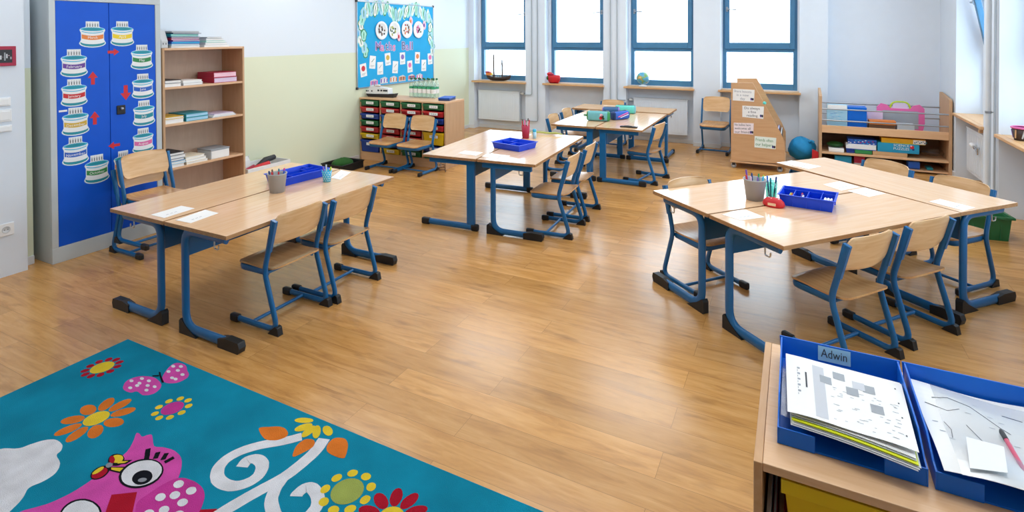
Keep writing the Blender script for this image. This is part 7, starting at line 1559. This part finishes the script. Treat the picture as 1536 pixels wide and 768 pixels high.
for k in range(3): sheet('paper_sheet', clampx([(a + .003 * k, b - (.016 - .003 * k) * (j < 2)) for j, (a, b) in enumerate(SH[1])]), zA + .0412 + .0022 * k, zA + .0240 + .0022 * k, ['lgrey', 'paper', 'lgrey'][k], ['grey sheet lowest under the yellow one in the left paper tray', 'white sheet just under the yellow one in the left paper tray', 'grey sheet right under the yellow one in the left paper tray'][k], bend=sg)
sheet('paper_sheet', clampx([(a + .002, b - .008 * (j < 2)) for j, (a, b) in enumerate(SH[1])]), zA + .0480, zA + .0308, 'lime2', 'bright yellow sheet edging out under the worksheets in the left paper tray', bend=sg, th=.0022)
for k in range(2): sheet('paper_sheet', clampx([(a - .001 * k, b + .003 * k) for a, b in SH[1]]), zA + .0512 + .003 * k, zA + .0340 + .003 * k, ['lgrey', 'paper'][k], ['grey sheet just above the yellow one in the left paper tray', 'white sheet under the printed worksheet in the left paper tray'][k], bend=sg, th=.0015)
sheet('worksheet', SH[0], zA + .0612, zA + .0440, 'paper', 'printed worksheet with grey squares on top in the left paper tray', 'worksheet', 12, 12, bend=lambda u, v: .004 * math.sin(u * 3) * (1 - v) + .0015 * math.sin(u * 9), draw=dr)
def dr2(patch, m, at, th):
    rn = random.Random(9)
    for s in ([(.12, .78), (.25, .84), (.40, .80), (.55, .62), (.60, .58)], [(.05, .70), (.2, .66), (.3, .72)], [(.30, .55), (.36, .42), (.45, .36)], [(.15, .35), (.17, .45), (.14, .52)], [(.62, .80), (.75, .78)]):
        pts = [at(u, v, th + .001) for u, v in s]; m.tube(pts, .0007, 'ink', 5, up=(0, 0, 1))
    for k in range(16):
        u, v = rn.uniform(.05, .8), rn.uniform(.1, .9); patch(u, v, u + .04, v + .006, 'ink_faint', .0008)
x0, x1, y0, y1 = TX2
wave = lambda u, v: .004 * math.sin(5 * u + 2 * v) + .003 * math.sin(9 * v + 3 * u) + .004
sheet('paper_sheet', [(x0 + .012, y0 - .012), (x1 - .012, y0 - .016), (x1 - .012, y1 - .014), (x0 + .010, y1 - .014)], zA + .044, zA + .018, 'paper', 'crinkled white drawing filling the right paper tray', bend=wave, nx=16, ny=16, draw=dr2)
sheet('plastic_sleeve', [(x0 + .04, y0 - .020), (x1 - .012, y0 - .022), (x1 - .012, y1 - .05), (x0 + .05, y1 - .03)], zA + .0505, zA + .0255, 'film', 'clear crinkled plastic sleeve over the drawing in the right paper tray', 'plastic sleeve', bend=wave, nx=16, ny=16)
nq = [(0.318, 1.423), (0.381, 1.436), (0.399, 1.529), (0.336, 1.536)]
sheet('note', nq, zA + .061, zA + .058, 'white', 'small white blank note lying on the plastic sleeve in the right tray', 'note', bend=lambda u, v: .003 * u, nx=4, ny=4)
pq = [(0.416, 1.619), (0.426, 1.475)]
t = thing('felt_pen', 'pink pen with a dark cap lying in the right paper tray', 'pen', (0, 0, 0))
a, b = Vector((*pq[0], zA + .046)), Vector((*pq[1], zA + .038)); d = b - a
MB().tube([a + d * .22, b], .0045, 'pink2', 10, up=(0, 0, 1)).build('barrel', t); MB().tube([a, a + d * .05, a + d * .219], .0052, 'dark', 10, up=(0, 0, 1), rad=[.5, 1, 1]).build('cap', t)

# ================================================================== rug
rx0, rx1, ry0, ry1 = -3.222, -.45, -.12, 1.742
m = MB()
m.box(rx0, ry0, .0005, rx1, ry1, .012, 'rug_teal')
for col, lvl, pts in RUG_PATTERN:
    if all(rx0 < a < rx1 and ry0 < b < ry1 for a, b in pts): m.poly([(a, b, .012 + .0004 * lvl) for a, b in pts], 'rug_' + col)
tag(m.build('rug', bevel=0), 'teal rug patterned with a pink owl, flowers, a butterfly and white scrolls', 'rug')

# ================================================================== daylight, camera
w = bpy.data.worlds.new('overcast_sky'); SC.world = w; w.use_nodes = True
nt = w.node_tree; bg = nt.nodes['Background']; bg.inputs['Color'].default_value = (.78, .90, 1, 1); bg.inputs['Strength'].default_value = SKY
def portal(x, y, z, sx, sz, rx, rz):
    l = bpy.data.lights.new('window_daylight', 'AREA'); l.shape = 'RECTANGLE'; l.size = sx; l.size_y = sz
    l.cycles.is_portal = True
    o = bpy.data.objects.new('window_daylight', l); COL.objects.link(o); o.location = (x, y, z); o.rotation_euler = (rx, 0, rz)
for a, b in WIN_X: portal((a + b) / 2, YN + .12, (ZW0 + ZW1) / 2, b - a, ZW1 - ZW0, -PI / 2, 0)
for a, b in NR: portal(XRN + .13, (a + b) / 2, (.75 + ZW1) / 2, b - a, ZW1 - .75, -PI / 2, -PI / 2)

cam = bpy.data.cameras.new('camera'); co = bpy.data.objects.new('camera', cam); COL.objects.link(co); SC.camera = co
cam.sensor_width = 36; cam.lens = 840.19 / 1536 * 36; cam.shift_y = -(384 - 64.41) / 1536; cam.clip_start = .02
yaw, pit, rol = R(26.872), R(.8202), R(.2432)
fw = Vector((-math.sin(yaw) * math.cos(pit), math.cos(yaw) * math.cos(pit), -math.sin(pit))); rt = Vector((math.cos(yaw), math.sin(yaw), 0)); dn = fw.cross(rt)
r2 = rt * math.cos(rol) + dn * math.sin(rol); d2 = dn * math.cos(rol) - rt * math.sin(rol)
co.matrix_world = Matrix(((r2.x, -d2.x, -fw.x, 0), (r2.y, -d2.y, -fw.y, 0), (r2.z, -d2.z, -fw.z, 1.65), (0, 0, 0, 1)))
SC.view_settings.view_transform = 'Standard'; SC.view_settings.look = 'None'; SC.view_settings.gamma = 1; SC.view_settings.use_curve_mapping = False
SC.view_settings.exposure = EXPOSURE
SC.cycles.use_denoising = True; SC.cycles.max_bounces = 8; SC.cycles.diffuse_bounces = 5; SC.cycles.transparent_max_bounces = 12; SC.cycles.sample_clamp_indirect = 6
